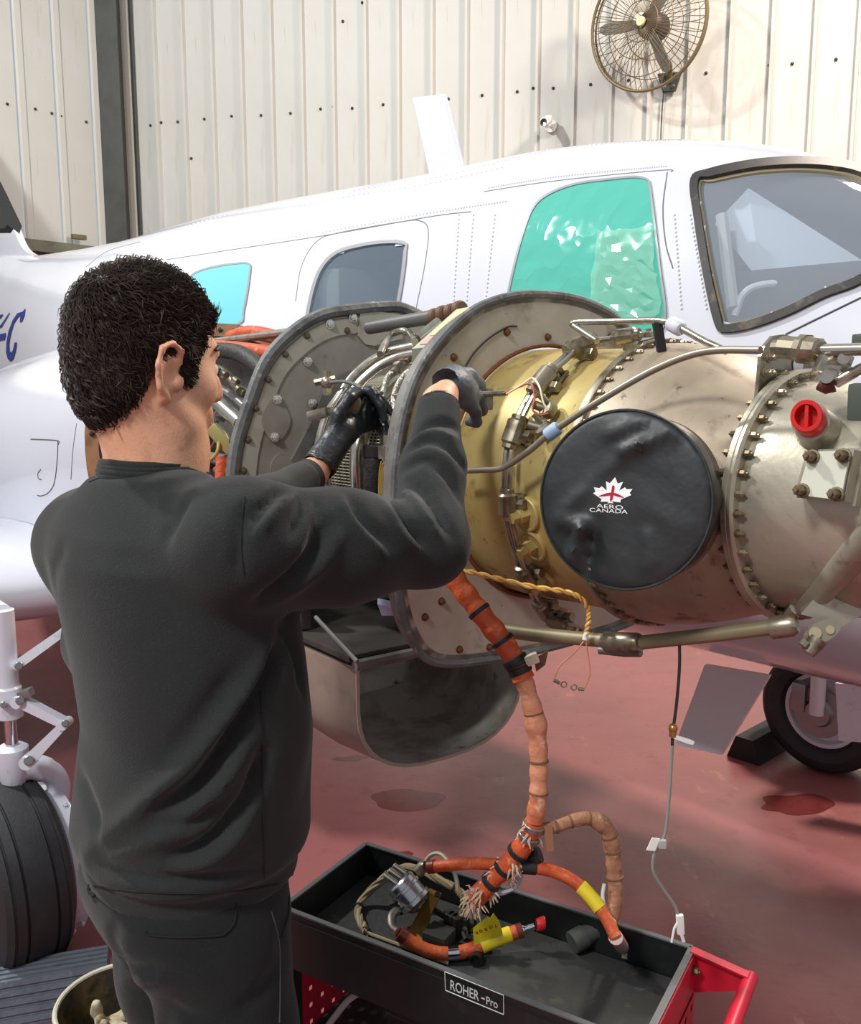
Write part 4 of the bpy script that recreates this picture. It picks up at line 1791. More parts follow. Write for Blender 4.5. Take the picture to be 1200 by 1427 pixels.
for i, dx in enumerate((0, 4, 8)):
    tube_px('wire', [(532 + dx, 642), (529 + dx * .6, 660), (528 + dx * .5, 700)], 0.0022, mat('yellow_wire', (176, 144, 70), 0.5), cyl=.315, seg=6)
mb = MB()
mb.plate([on_cyl(x, y, .29) for x, y in ((540, 640), (558, 638), (556, 690), (536, 700))], EN * -0.01)
mb.build('yellow_green_plate', mat('yellow_green_primer', (176, 172, 104), 0.5), eng, smooth=False)
mb = MB()
a = on_cyl(458, 690, .36)
mb.cyl(a - EA * .03, a + EA * .03, .022, 16, bev=.004)
mb.build('drain_fitting', M_dark, eng)
# lower dark structure below the compressor
lathe_E([(.64, .10), (.66, .33), (1.22, .34), (1.26, .10)], 'lower_cowl_bay', M_dark_al, eng, 40, math.radians(128), math.radians(232))
mb = MB()
mb.box(E3(1.06, .06, -.405), (EA, EN, EU), (.42, .60, .016), .003)
mb.box(E3(1.18, .33, -.32), (EA, EN, EU), (.16, .03, .15), .004)
mb.build('cowl_floor', M_dark_al, eng, smooth=False)
mb = MB()
mb.tube([P(440, 860, 1.98), P(498, 922, 1.86)], 0.005, 8)
mb.build('cowl_brace', M_grey_al, eng)
mb = MB()
mb.plate([P(526, 842, 1.84), P(556, 848, 1.82), P(560, 858, 1.82), P(532, 858, 1.84)], Vector((0, .01, .01)))
mb.build('data_plate', mat('lavender_plate', (170, 168, 190), 0.4), eng, smooth=False)

# accessory bay behind the rear baffle
acc = MB()
acc.lathe([(1.34, .06), (1.34, .20), (1.55, .22), (1.75, .20), (1.95, .12), (2.2, .10), (2.45, .10)], EO, EA, EU, 40)
accb = acc.build('accessory_gearbox', M_dark_al, eng)
dA = 2.55
bay = [
    ('air_duct', [(285, 482, 2.75), (340, 487, 2.6), (390, 494, 2.45)], .021, M_hose_o),
    ('air_duct', [(322, 470, 2.95), (350, 463, 2.85), (385, 470, 2.75)], .022, M_hose_o),
    ('mount_tube', [(285, 478, 2.8), (350, 470, 2.65), (412, 462, 2.45)], .012, M_pipe),
    ('breather_hose', [(280, 492, 2.7), (310, 488, 2.6), (340, 495, 2.5), (372, 520, 2.4)], .023, M_hose_k),
    ('fuel_line', [(295, 512, 2.6), (312, 518, 2.55), (335, 545, 2.45)], .012, M_fit),
    ('fuel_line', [(290, 535, 2.6), (318, 548, 2.5), (345, 570, 2.42)], .012, M_grey_tube),
    ('starter_body', [(296, 555, 2.52), (314, 570, 2.46), (336, 590, 2.40)], .022, M_pipe),
    ('fuel_line', [(285, 575, 2.6), (310, 595, 2.5), (330, 625, 2.4)], .010, M_dark),
    ('control_cable', [(280, 640, 2.5), (300, 615, 2.45), (296, 585, 2.5), (305, 560, 2.55)], .005, M_brown_l),
    ('control_cable', [(276, 652, 2.5), (302, 632, 2.42), (305, 600, 2.45)], .005, mat('yellow_wire', (176, 144, 70), 0.5)),
    ('orange_boot', [(309, 636, 2.42), (309, 650, 2.42), (306, 690, 2.42)], .016, M_hose_o),
    ('fuel_line', [(300, 655, 2.5), (325, 640, 2.45), (345, 640, 2.42)], .008, M_pipe),
]
for nm, pts, r, m_ in bay:
    tube_px(nm, pts, r, m_, accb)
mb = MB()
mb.box(P(309, 611, 2.44), (Vector((.65, 0, -.75)), Vector((0, 1, 0)), Vector((.75, 0, .65))), (.085, .03, .035), .006)
mb.build('yellow_bracket', mat('cadmium_yellow_plating', (178, 168, 110), 0.4, 0.5), accb)
for x, y, r in ((300, 517, .016), (312, 521, .012), (328, 530, .01), (338, 546, .013)):
    mb = MB()
    mb.cyl(P(x - 3, y - 2, 2.47), P(x + 4, y + 3, 2.46), r, 12, bev=.002)
    mb.build('union_nut', M_fit, accb)
mb = MB()
mb.box(E3(2.2, .30, -.02), (EA, EN, EU), (.12, .10, .16), .01)
mb.box(E3(2.2, .28, .1), (EA, EN, EU), (.06, .05, .05), .008)
mb.build('bay_equipment', M_dark_al, accb)
mb = MB()
mb.tube(smooth_path([E3(NT + .1, .36, .18), E3(NT - .1, .39, .1), E3(1.9, .37, .02), E3(1.5, .35, 0)], 5), .016, 10)
mb.build('mount_tube', M_grey_tube, accb)

# fuel manifold ring on the gold case
RM = .283
chain = [(905, 466), (878, 467.5), (852, 472), (831, 475), (803, 483), (788, 499), (770, 514), (752, 534), (739, 554), (729, 573), (720, 592), (713, 611), (709, 633), (707, 660),
         (706, 688), (707, 712), (713, 742), (721, 772), (733, 808), (746, 831), (756, 849), (769, 864), (790, 872)]
cq = smooth_path([on_cyl(x, y, RM) for x, y in chain], 4)
for sgn in (-1, 1):
    mb = MB()
    mb.tube([p + EA * .0072 * sgn for p in cq], .0052, 8)
    fm = mb.build('fuel_manifold_tube', M_pipe, eng)
for i, (xa, ya, xb, yb, w) in enumerate([(822, 475, 796, 488, .019), (766, 518, 746, 542, .018), (722, 588, 712, 617, .019), (707, 690, 708, 716, .017), (728, 795, 738, 815, .016),
                                         (752, 842, 762, 857, .016), (770, 864, 792, 873, .016), (862, 470, 884, 467, .015)]):
    a, b = on_cyl(xa, ya, RM), on_cyl(xb, yb, RM)
    mb = MB()
    d = (b - a).normalized()
    mb.tube([a - d * .012, a - d * .011, a - d * .004, a, b, b + d * .004, b + d * .011, b + d * .012], [w * .6, w * .75, w * .75, w, w, w * .75, w * .75, w * .6], 12)
    c_ = a.lerp(b, .5)
    t_, ph_, _r = tphi(c_)
    ra = EU * math.cos(ph_) + EN * math.sin(ph_)
    mb.cyl(c_ - ra * .024, c_, w * .7, 12)
    mb.cyl(c_ + EA * -.028 - ra * .018, c_ + EA * .005 - ra * .012, w * .6, 6)
    ad = mb.build('nozzle_adapter', M_fit, eng, angle=30)
    mb = MB()
    cc_ = on_cyl((xa + xb) / 2 + 22, (ya + yb) / 2 + 2, .257)
    t_, ph_, _r = tphi(cc_)
    ra = EU * math.cos(ph_) + EN * math.sin(ph_)
    for sg in (-1, 1):
        s_ = cc_ + (ra.cross(EA)) * .018 * sg
        mb.cyl(s_, s_ + ra * .016, .0052, 6)
    mb.box(cc_ + ra * .003, (EA, ra.cross(EA), ra), (.022, .05, .006), .002)
    mb.build('adapter_foot', M_fit, ad, angle=30)
for x, y, r in ((733, 716, .034), (743, 760, .032), (756, 806, .030), (772, 850, .028)):
    c_ = on_cyl(x, y, .256)
    t_, ph_, _r = tphi(c_)
    ra = EU * math.cos(ph_) + EN * math.sin(ph_)
    mb = MB()
    mb.lathe([(-.01, r), (.003, r), (.005, r * .93), (.005, r * .86), (.003, r * .8), (.003, 0)], c_, ra, EA, 32)
    mb.lathe([(.003, .015), (.02, .014), (.022, .011), (.036, .010), (.036, 0)], c_, ra, EA, 6)
    mb.build('igniter_boss', M_gold, gc)
for x, y in ((769, 575), (762, 600)):
    c_ = on_cyl(x, y, .262)
    t_, ph_, _r = tphi(c_)
    ra = EU * math.cos(ph_) + EN * math.sin(ph_)
    mb = MB()
    mb.cyl(c_, c_ + ra * .02, .016, 14, bev=.003)
    mb.cyl(c_ + ra * .01, c_ + ra * .028 + EA * .02, .008, 10)
    mb.cyl(c_ + ra * .01 + EU * .01, c_ + ra * .024 + EA * .01 + EU * .02, .006, 8)
    mb.build('thermocouple_terminal', M_fit, gc)
mb = MB()
mb.tube(smooth_path([on_cyl(x, y, r_) for x, y, r_ in ((702, 548, .31), (722, 540, .31), (740, 535, .31), (745, 555, .30), (742, 570, .30), (752, 578, .29), (764, 576, .285))], 5), .0018, 6)
mb.build('red_wire', mat('red_wire', (176, 70, 46), 0.5), eng)
mb = MB()
mb.tube(smooth_path([on_cyl(x, y, r_) for x, y, r_ in ((706, 549, .31), (728, 536, .312), (742, 527, .312), (752, 540, .31), (757, 560, .30), (764, 572, .29))], 5), .0018, 6)
mb.build('cream_wire', mat('cream_wire', (220, 208, 170), 0.5), eng)
mb = MB()
mb.tube([P(640, 552, 1.60), P(672, 549, 1.64), P(700, 548, 1.66), P(708, 548, 1.66)], [.0045, .0045, .006, .004], 8)
mb.box(P(676, 556, 1.67), (Vector((1, 0, 0)), Vector((0, 1, 0)), Vector((0, 0, 1))), (.03, .02, .04), .004)
mb.build('probe_lead', M_fit, eng)

# rigid lines
ln1 = tube_px('long_line', [(640, 656), (672, 655), (700, 652), (735, 630), (768, 603), (830, 562), (900, 521), (955, 497), (1000, 488), (1060, 488)], 0.0058, mat('tan_grey_line', (150, 142, 124), 0.35, 0.5), cyl=.312)
mb = MB()
mb.tube([on_cyl(x, y, .312) for x, y in ((762, 608), (764, 606), (776, 597), (779, 595))], [.009, .0125, .0125, .009], 12)
mb.build('blue_sleeve', M_blue_s, ln1)
ln2 = tube_px('loop_line', [(1012, 489, 1.42), (985, 477, 1.46), (958, 462, 1.50), (940, 453, 1.53), (920, 447, 1.56), (860, 448, 1.62), (806, 449, 1.68), (799, 451, 1.685), (800, 454, 1.685), (832, 475, 1.62)], 0.0062, M_pipe, n=3)
mb = MB()
mb.tube([P(934, 450, 1.54), P(936, 451, 1.535), P(948, 458, 1.515), P(950, 459, 1.51)], [.009, .013, .013, .009], 12)
mb.build('white_sleeve', mat('pale_violet_sleeve', (196, 196, 206), 0.5), ln2)
mb = MB()
mb.box(P(919, 470, 1.57), (Vector((1, 0, .2)), Vector((0, 1, 0)), Vector((-.2, 0, 1))), (.016, .012, .05), .002)
mb.build('line_clip', M_dark, ln2)

# lower transverse pipe
pp = MB()
pp.tube([P(1092, 872, 1.36), P(1000, 884, 1.42), P(925, 892, 1.48), P(888, 896, 1.51)], .0118, 14)
lp_ = pp.build('lower_pipe', mat('brass_tinted_pipe', (138, 128, 100), 0.42, 0.35), eng)
mb = MB()
mb.tube([P(893, 896, 1.50), P(889, 896, 1.505), P(846, 894, 1.55), P(842, 894, 1.555)], [.013, .0170, .0170, .013], 14)
mb.build('pipe_joint', M_fit, lp_)
mb = MB()
mb.tube([P(844, 893, 1.555), P(800, 889, 1.59), P(745, 884, 1.63), P(700, 878, 1.66)], [.0122, .0122, .0135, .0135], 14)
mb.build('pipe_run', mat('brass_tinted_pipe', (138, 128, 100), 0.42, 0.35), lp_)
mb = MB()
mb.tube([P(1074, 875, 1.37), P(1076, 875, 1.37), P(1104, 871, 1.35), P(1112, 870, 1.345)], [.014, .0175, .0175, .012], 14)
mb.build('pipe_sleeve', M_fit, lp_)
mb = MB()
mb.tube([P(835, 905, 1.56), P(870, 909, 1.54), P(893, 909, 1.52)], .008, 10)
mb.build('lower_stub', M_grey_tube, lp_)

# gearbox details
tb = 0.016
brk = [(1092, 466), (1078, 468), (1066, 482), (1061, 496), (1058, 530), (1055, 560), (1085, 540), (1120, 524), (1150, 518), (1150, 500), (1128, 474)]
mb = MB()
mb.plate([on_sta(x, y, tb) for x, y in brk], EA * .006)
bk = mb.build('lift_bracket', M_fit, eng, smooth=False)
mb = MB()
mb.lathe([(-.002, .014), (-.002, 0)], on_sta(1111, 508, tb), EA, EU, 20)
mb.build('bracket_hole', mat('white_gap', (214, 214, 218), 0.5), bk)
for x, y in ((1067, 519), (1085, 521), (1072, 498)):
    inst('nut', nut_b, frame(on_sta(x, y, tb), -EA) @ Matrix.Scale(1.2, 4), bk)
fr = [P(1078, 484, 1.31), P(1090, 484, 1.30), P(1090.5, 484, 1.30), P(1116, 486, 1.275), P(1117, 486, 1.275), P(1125, 487, 1.265), P(1126, 487, 1.265), P(1142, 488, 1.25), P(1146, 488, 1.245)]
mb = MB()
mb.tube(fr, [.011, .011, .017, .017, .021, .021, .019, .017, .012], 10)
ff = mb.build('rod_fitting', M_fit, eng, angle=30)
mb = MB()
mb.tube([P(1143, 488, 1.25), P(1200, 487, 1.19), P(1260, 486, 1.13)], .0085, 12)
mb.build('control_rod', M_pipe, ff)
mb = MB()
for c_, sz in (((1148, 509), (.02, .02, .025)), ((1160, 500), (.016, .02, .018)), ((1176, 501), (.02, .018, .014)), ((1152, 525), (.022, .02, .022)), ((1168, 512), (.03, .02, .012))):
    mb.box(P(c_[0], c_[1], 1.24), (Vector((.9, 0, -.3)), Vector((0, 1, 0)), Vector((.3, 0, .9))), sz, .003)
mb.cyl(P(1152, 525, 1.25), P(1152, 525, 1.21), .009, 12)
mb.cyl(P(1176, 500, 1.25), P(1176, 500, 1.21), .008, 12)
mb.build('governor_linkage', M_pipe, eng)
mb = MB()
mb.tube([P(1143, 535, 1.24), P(1152, 540, 1.235), P(1163, 537, 1.23)], .0095, 10)
mb.build('maroon_boot', mat('maroon_boot', (88, 46, 40), 0.6), eng)
mb = MB()
mb.tube([P(1165, 534, 1.235), P(1200, 514, 1.21), P(1240, 495, 1.18)], .0075, 10)
mb.build('governor_line', M_pipe, eng)
mb = MB()
mb.box(P(1222, 560, 1.20), (EA, EN, EU), (.05, .06, .05), .006)
mb.build('governor_body', mat('dark_green_casting', (74, 84, 74), 0.5, 0.2), eng)
mb = MB()
mb.box(P(1214, 474, 1.24), (EA, EN, EU), (.04, .03, .018), .004)
mb.build('governor_cap', mat('dark_green_casting', (74, 84, 74), 0.5, 0.2), eng)

# red plug in its boss
pc_ = P(1127, 584, 1.245)
pdir = (EN * .80 - EA * .25 + EU * .30).normalized()
mb = MB()
mb.lathe([(-.14, .042), (-.05, .032), (-.016, .027), (-.010, .027), (-.010, .018)], pc_, pdir, EU, 28)
mb.build('plug_boss', M_silver, gb)
mb = MB()
mb.lathe([(-.014, .0215), (-.010, .0228), (.012, .0228), (.015, .0215), (.015, .0160), (-.004, .0145), (-.004, 0)], pc_, pdir, EU, 28)
mb.box(pc_ + pdir * .008, (EU, pdir.cross(EU), pdir), (.030, .005, .010), .001)
tag(mb.build('red_plug', M_redcap, gb), 'round red plastic plug')

# square accessory pad with four nuts
pn = (EN * .86 - EA * .10 + EU * .12).normalized()
padc = P(1150, 662, 1.215)
pcn = [PPL(x, y, padc, pn) for x, y in ((1131, 630), (1187, 628), (1174, 697), (1113, 690))]
mb = MB()
mb.plate([padc + (p - padc) * 1.05 - pn * .004 for p in pcn], -pn * .03)
mb.plate([padc + (p - padc) * 1.2 - pn * .03 for p in pcn], -pn * .10)
l0, l1 = pcn[3], pcn[0]
mb.plate([l1 - pn * .004 + (l1 - padc) * .12, l1.lerp(l0, .2) + (pcn[0] - pcn[1]) * .32 - pn * .02, l1.lerp(l0, .75) + (pcn[0] - pcn[1]) * .30 - pn * .02, l0 - pn * .004 + (l0 - padc) * .12], -pn * .03)
mb.build('pad_pedestal', M_silver, gb, smooth=False)
mb = MB()
rp_ = []
for k in range(4):
    a, b, c = pcn[k - 1], pcn[k], pcn[(k + 1) % 4]
    rp_ += [b.lerp(a, .10), b.lerp(a, .03).lerp(b.lerp(c, .03), .5), b.lerp(c, .10)]
mb.plate(rp_, pn * .005)
pad = mb.build('accessory_pad', M_padw, gb, smooth=False)
for p in pcn:
    inst('nut', nut, frame(padc + (p - padc) * .78 + pn * .005, pn) @ Matrix.Scale(1.5, 4), pad)
# cast rib and drain elbow
mb = MB()
a, b = on_cyl(1122, 850, .190), on_cyl(1196, 768, .182)
mb.tube([a - (b - a) * .05, a, a.lerp(b, .5), b, b + (b - a) * .3], [.010, .016, .019, .021, .021], 14)
mb.tube([on_cyl(1096, 862, .185), on_cyl(1112, 846, .185)], .012, 12)
mb.build('cast_rib', M_silver, gb)
mb = MB()
mb.plate([P(x, y, 1.315) for x, y in ((1116, 856), (1140, 862), (1172, 874), (1215, 850), (1230, 770), (1188, 772))], Vector((.02, .05, 0)))
mb.build('gearbox_foot', M_silver, gb, smooth=False)
dc = P(1146, 880, 1.285)
dn = (CAMO - dc).normalized()
mb = MB()
q = []
du = (Vector((0, 0, 1)) - dn * dn.z).normalized()
dr = du.cross(dn)
if dr.x < 0:
    dr = -dr
for k in range(24):
    a = 2 * math.pi * k / 24
    q.append(dc + dr * (.024 * math.cos(a) + .004 * math.sin(a)) + du * (.018 * math.sin(a) + .008 * math.cos(a)))
mb.plate(q, -dn * .05)
el = mb.build('drain_elbow', M_fit, gb)
for sx, r in ((-.009, .0085), (.010, .006)):
    mb = MB()
    mb.cyl(dc + dr * sx + du * (sx * .35), dc + dr * sx + du * (sx * .35) + dn * .004, r, 18)
    mb.build('elbow_bolt', mat('pale_brass_bolt', (176, 166, 130), 0.4, 0.5), el)
mb = MB()
mb.tube([P(1140, 890, 1.29), P(1132, 902, 1.29), P(1126, 910, 1.29)], [.014, .012, .010], 10)
mb.tube([P(1118, 900, 1.285), P(1124, 894, 1.285)], .007, 8)
mb.build('drain_stub', M_fit, el)

# exhaust stub
sc0 = P(865, 697, 1.36)
sroot = P(948, 690, 1.60)
sd = (sc0 - sroot).normalized()
su = (Vector((0, 0, 1)) - sd * sd.z).normalized()
srt = su.cross(sd)
if srt.x < 0:
    srt = -srt
mb = MB()
mb.lathe([(-.30, .150), (-.20, .138), (-.12, .128), (-.01, .122), (-.01, .112), (-.1, .112)], sc0, sd, su, 56)
mb.build('exhaust_stub', mat('grey_exhaust_stub', (132, 122, 106), 0.5, 0.3, spots=[(8, 0.45, 0.65, (104, 94, 80))]), eng)

# twisted yellow sensor lead with two ring terminals
tw = [(628, 792, 1.62), (660, 798, 1.58), (700, 808, 1.56), (745, 818, 1.54), (786, 824, 1.53), (808, 833, 1.53), (820, 850, 1.54), (820, 868, 1.54), (816, 886, 1.54)]
tq = smooth_path([P(*p) for p in tw], 12)
tl = empty('sensor_lead', tq[0], 'twisted yellow wire lead with two ring terminals dangling under the engine', 'wire')
for ph0, col_ in ((0, (202, 150, 66)), (math.pi, (216, 176, 96))):
    q = []
    for i, p in enumerate(tq):
        d = (tq[min(i + 1, len(tq) - 1)] - tq[max(i - 1, 0)]).normalized()
        u = d.orthogonal().normalized()
        u = (Vector((0, 0, 1)) - d * d.z).normalized()
        w = d.cross(u)
        a = ph0 + i * .55
        q.append(p + (u * math.cos(a) + w * math.sin(a)) * .0024)
    mb = MB()
    mb.tube(q, .0028, 6)
    mb.build('conductor', mat('lead_%d' % int(ph0), col_, 0.5), tl)
mb = MB()
mb.tube([P(818, 880, 1.54), P(815, 892, 1.54)], .0045, 8)
mb.build('white_sleeve', mat('white_plastic', (225, 225, 218), 0.4), tl)
for pts, te in (([(815, 892, 1.54), (800, 910, 1.54), (780, 928, 1.54), (772, 948, 1.54)], ((772, 948), (780, 952), (786, 954))), ([(816, 892, 1.54), (820, 915, 1.54), (822, 940, 1.54), (814, 960, 1.54)], ((814, 961), (806, 960), (800, 958)))):
    mb = MB()
    mb.tube(smooth_path([P(*p) for p in pts], 5), .0013, 6)
    wr = mb.build('fine_wire', mat('copper_wire', (196, 130, 96), 0.5), tl)
    mb = MB()
    mb.tube([P(*te[0], 1.54), P(*te[1], 1.54)], .003, 6)
    c_ = P(*te[2], 1.54)
    mb.tube([c_ + Vector((math.cos(2 * math.pi * k / 14) * .0048, 0, math.sin(2 * math.pi * k / 14) * .0048)) for k in range(14)], .0012, 5, closed=True)
    mb.build('ring_terminal', M_fit, wr)

# ------------------------------------------------------------------ fabric cover on the exhaust stub
cov = empty('exhaust_cover', sc0, 'round black fabric cover with a white leaf logo tied over the exhaust stub', 'cover')
M_cover = mat('black_nylon_cover', (42, 46, 47), 0.5, spots=[(6, 0.45, 0.7, (34, 37, 38))], bump=(18, 0.35, 3))
RC = .1345
CN = 64


_lg = PPL(852, 692, sc0, sd) - sc0
LGX, LGY = _lg.dot(srt), _lg.dot(su)


def crease(x, y):
    """relief of the loose fabric, local metres"""
    z = 0.0
    for (x0, y0, x1, y1, amp, w) in ((.03, .085, .075, .112, .007, .008), (.0, .075, .03, .085, .006, .010), (-.09, -.02, .02, .08, .004, .012), (-.075, -.10, -.055, -.045, .008, .010),
                                     (-.055, -.045, -.10, -.04, .006, .012), (-.045, -.06, -.05, -.115, -.006, .008), (-.03, -.02, -.04, -.09, -.004, .012), (.05, -.09, .045, -.05, .003, .012),
                                     (-.02, .10, .02, .12, .005, .012), (.02, .0, .09, -.03, .002, .02)):
        ax_, ay_ = x1 - x0, y1 - y0
        t = max(0, min(1, ((x - x0) * ax_ + (y - y0) * ay_) / (ax_ * ax_ + ay_ * ay_)))
        d = math.hypot(x - x0 - ax_ * t, y - y0 - ay_ * t)
        z += amp * math.exp(-(d / w) ** 2)
    return z * (1 - math.exp(-(math.hypot(x - LGX, y - LGY) / .048) ** 4))


def cov_pt(x, y, off=0.0):
    return sc0 + srt * x + su * y + sd * (1.5 * crease(x, y) + off)


vs, fs = [sc0 + sd * crease(0, 0)], []
RN = 22
for i in range(1, RN + 1):
    r = RC * i / RN
    for k in range(CN):
        a = 2 * math.pi * k / CN
        x, y = r * math.cos(a), r * math.sin(a)
        sag = -.006 * (i / RN) ** 6
        vs.append(cov_pt(x, y, sag) if i < RN else sc0 + srt * x + su * y - sd * .008)
for dz, rr in ((-.03, RC * 1.0), (-.05, RC * .985), (-.07, RC * .965), (-.085, RC * .94)):
    for k in range(CN):
        a = 2 * math.pi * k / CN
        r = rr * (1 + .012 * math.sin(a * 9 + 1) + .008 * math.sin(a * 17))
        vs.append(sc0 + srt * r * math.cos(a) + su * r * math.sin(a) + sd * dz)
fs += [(0, 1 + k, 1 + (k + 1) % CN) for k in range(CN)]
for i in range(RN - 1 + 4):
    for k in range(CN):
        k2 = (k + 1) % CN
        fs.append((1 + i * CN + k, 1 + (i + 1) * CN + k, 1 + (i + 1) * CN + k2, 1 + i * CN + k2))
mb = MB()
mb.add(vs, fs)
mb.build('fabric_cap', M_cover, cov, angle=60)
mb = MB()
mb.tube([sc0 + (srt * math.cos(2 * math.pi * k / CN) + su * math.sin(2 * math.pi * k / CN)) * RC * 1.004 - sd * .007 for k in range(CN)], .0022, 6, closed=True)
mb.build('piping', M_cover, cov)


def on_cov(px, py, off):
    p = PPL(px, py, sc0, sd)
    w = p - sc0
    return cov_pt(w.dot(srt), w.dot(su), off)


kx, ox, oy = 1 / 12.0, 800, 650
LEAF = [(693, 180), (735, 285), (825, 258), (760, 405), (858, 348), (885, 383), (985, 375), (935, 445), (965, 478), (785, 555), (782, 602), (655, 585), (640, 590), (665, 620), (610, 610), (560, 618), (590, 590),
        (445, 588), (468, 550), (325, 448), (365, 425), (340, 348), (430, 365), (468, 330), (552, 405), (540, 248), (605, 280)]
PLANE = [(668, 312), (685, 330), (672, 440), (735, 455), (845, 515), (835, 525), (720, 497), (665, 480), (652, 540), (620, 592), (605, 570), (615, 485), (560, 490), (425, 502), (422, 492), (550, 445), (628, 435), (640, 350), (650, 320)]
decal([LEAF], 'leaf_logo', mat('white_print', (244, 244, 244), 0.5), cov, 0.0010, kx, ox, oy, fn=on_cov)
decal([PLANE], 'plane_logo', mat('red_print', (176, 8, 44), 0.5), cov, 0.0018, kx, ox, oy, fn=on_cov)
for txt, cxp, cyp, wpx, hpx in (('AERO', 603 / 12 + 800, 671 / 12 + 650, 37, 5.4), ('CANADA', 583 / 12 + 800, 741 / 12 + 650, 53, 5.4)):
    me = text_mesh(txt, 1.0)
    co = np.array([v.co for v in me.vertices])
    lo, hi = co.min(0), co.max(0)
    for v in me.vertices:
        u = (v.co.x - (lo[0] + hi[0]) / 2) / (hi[0] - lo[0])
        w = (v.co.y - (lo[1] + hi[1]) / 2) / (hi[1] - lo[1])
        v.co = on_cov(cxp + u * wpx, cyp - w * hpx + u * 3.0, 0.0012) - ORG[cov.name]
    link_mesh('lettering', me, mat('white_print', (244, 244, 244), 0.5), cov, False)
# ================================================================== PERSON
M_skin = mat('skin', (224, 170, 136), 0.5, spots=[(9, 0.45, 0.7, (214, 152, 118)), (60, 0.55, 0.75, (202, 142, 110))], bump=(220, 0.08))
M_skin.node_tree.nodes['Principled BSDF'].inputs['Subsurface Weight'].default_value = 0.12
M_skin.node_tree.nodes['Principled BSDF'].inputs['Subsurface Radius'].default_value = (0.012, 0.005, 0.003)
M_shirt = mat('charcoal_fleece', (48, 50, 49), 0.95, spots=[(4, 0.4, 0.7, (44, 46, 46)), (420, 0.55, 0.8, (58, 60, 60), 2)], bump=(380, 0.35, 2, 0.002), sheen=0.12, spec=0.1)
M_trouser = mat('dark_work_trouser_cloth', (34, 38, 38), 0.9, spots=[(6, 0.4, 0.7, (30, 33, 33)), (400, 0.55, 0.8, (44, 48, 48), 2)], bump=(500, 0.3, 2, 0.002), spec=0.2, sheen=0.1)
M_glove = mat('black_nitrile_glove', (34, 42, 46), 0.42, spots=[(10, 0.45, 0.65, (26, 30, 34))], bump=(45, 0.35))
M_glove_b = mat('dusty_blue_grey_glove', (84, 92, 104), 0.55, spots=[(12, 0.45, 0.65, (58, 64, 74))], bump=(45, 0.35))
M_hair = mat('dark_brown_hair', (50, 41, 35), 0.55, spots=[(30, 0.45, 0.7, (70, 58, 49))], spec=0.35)
M_seam_k = mat('dark_stitching', (20, 21, 21), 0.9)


def rot2(deg):
    a = math.radians(deg)
    return Vector((math.sin(a), math.cos(a), 0)), Vector((math.cos(a), -math.sin(a), 0))


FOOT = P(275, 1350, 1.42)
man_ = empty('person', (FOOT.x, FOOT.y, 0), 'person in black sweatshirt and gloves seen from behind, reaching into the engine', 'person')

RS, RE, RW = P(340, 742, 1.19), P(594, 758, 1.37), P(612, 562, 1.53)
LS, LE, LW = P(130, 755, 1.41), P(300, 745, 1.63), P(434, 662, 1.86)
HC = P(205, 497, 1.29)
Fh, Rh = rot2(46)
pt = math.radians(-6)
Uh = Vector((0, 0, 1))
Fh, Uh = (Fh * math.cos(pt) + Uh * math.sin(pt)), (Uh * math.cos(pt) - Fh * math.sin(pt))


def H(f, r, u):
    return HC + Fh * f + Rh * r + Uh * u


HR = [list(Fh), list(Rh), list(Uh)]
F5, R5 = rot2(52)
F3, R3 = rot2(36)
PEL = P(268, 1262, 1.40)
PEL.z = P(268, 1262, 1.285).z
HIPL, HIPR = PEL - R5 * .088 + Vector((0, 0, -.03)), PEL + R5 * .088 + Vector((0, 0, -.03))
KNL, KNR = HIPL + Vector((0, 0, -.40)) + F5 * .03 - R5 * .02, HIPR + Vector((0, 0, -.40)) + F5 * .02 + R5 * .02
ANL, ANR = Vector((KNL.x, KNL.y, .09)) - F5 * .03 - R5 * .02, Vector((KNR.x, KNR.y, .09)) - F5 * .02 + R5 * .02
NB = P(208, 690, 1.31)

# -- body: one continuous skin surface (mostly hidden by the clothes)
lo = np.array([min(p.x for p in (LS, ANL, HC)) - .16, 1.0, 0.0])
hi = np.array([RE.x + .12, 2.06, 1.86])
S = SDF(lo, hi, 0.0048)
S.ell(H(-.004, 0, .018), (.097, .075, .104), HR, .0)
S.ell(H(.032, 0, -.045), (.062, .058, .082), HR, .03)
S.chain([H(.0, .052, -.065), H(.03, .050, -.095), H(.074, .014, -.122)], [.020, .019, .017], .035)
S.chain([H(.0, -.052, -.065), H(.03, -.050, -.095), H(.074, -.014, -.122)], [.020, .019, .017], .035)
S.cap(H(.080, 0, -.116), H(.082, 0, -.122), .017, .015, .02)
S.cap(H(.084, -.026, .016), H(.084, .026, .016), .013, .013, .02)
S.ell(H(.058, .042, -.040), (.028, .024, .026), HR, .025)
S.ell(H(.058, -.042, -.040), (.028, .024, .026), HR, .025)
for sg in (-1, 1):
    S.ell(H(.096, .033 * sg, -.010), (.014, .016, .011), HR, .014, 'sub')
    S.ell(H(.078, .033 * sg, -.011), (.015, .015, .013), HR, .008)
S.chain([H(.090, 0, .004), H(.105, 0, -.028), H(.113, 0, -.044)], [.009, .011, .012], .014)
S.cap(H(.100, -.011, -.048), H(.100, .011, -.048), .009, .009, .010)
S.cap(H(.092, -.018, -.072), H(.092, .018, -.072), .0085, .0085, .012)
S.cap(H(.089, -.016, -.086), H(.089, .016, -.086), .009, .009, .012)
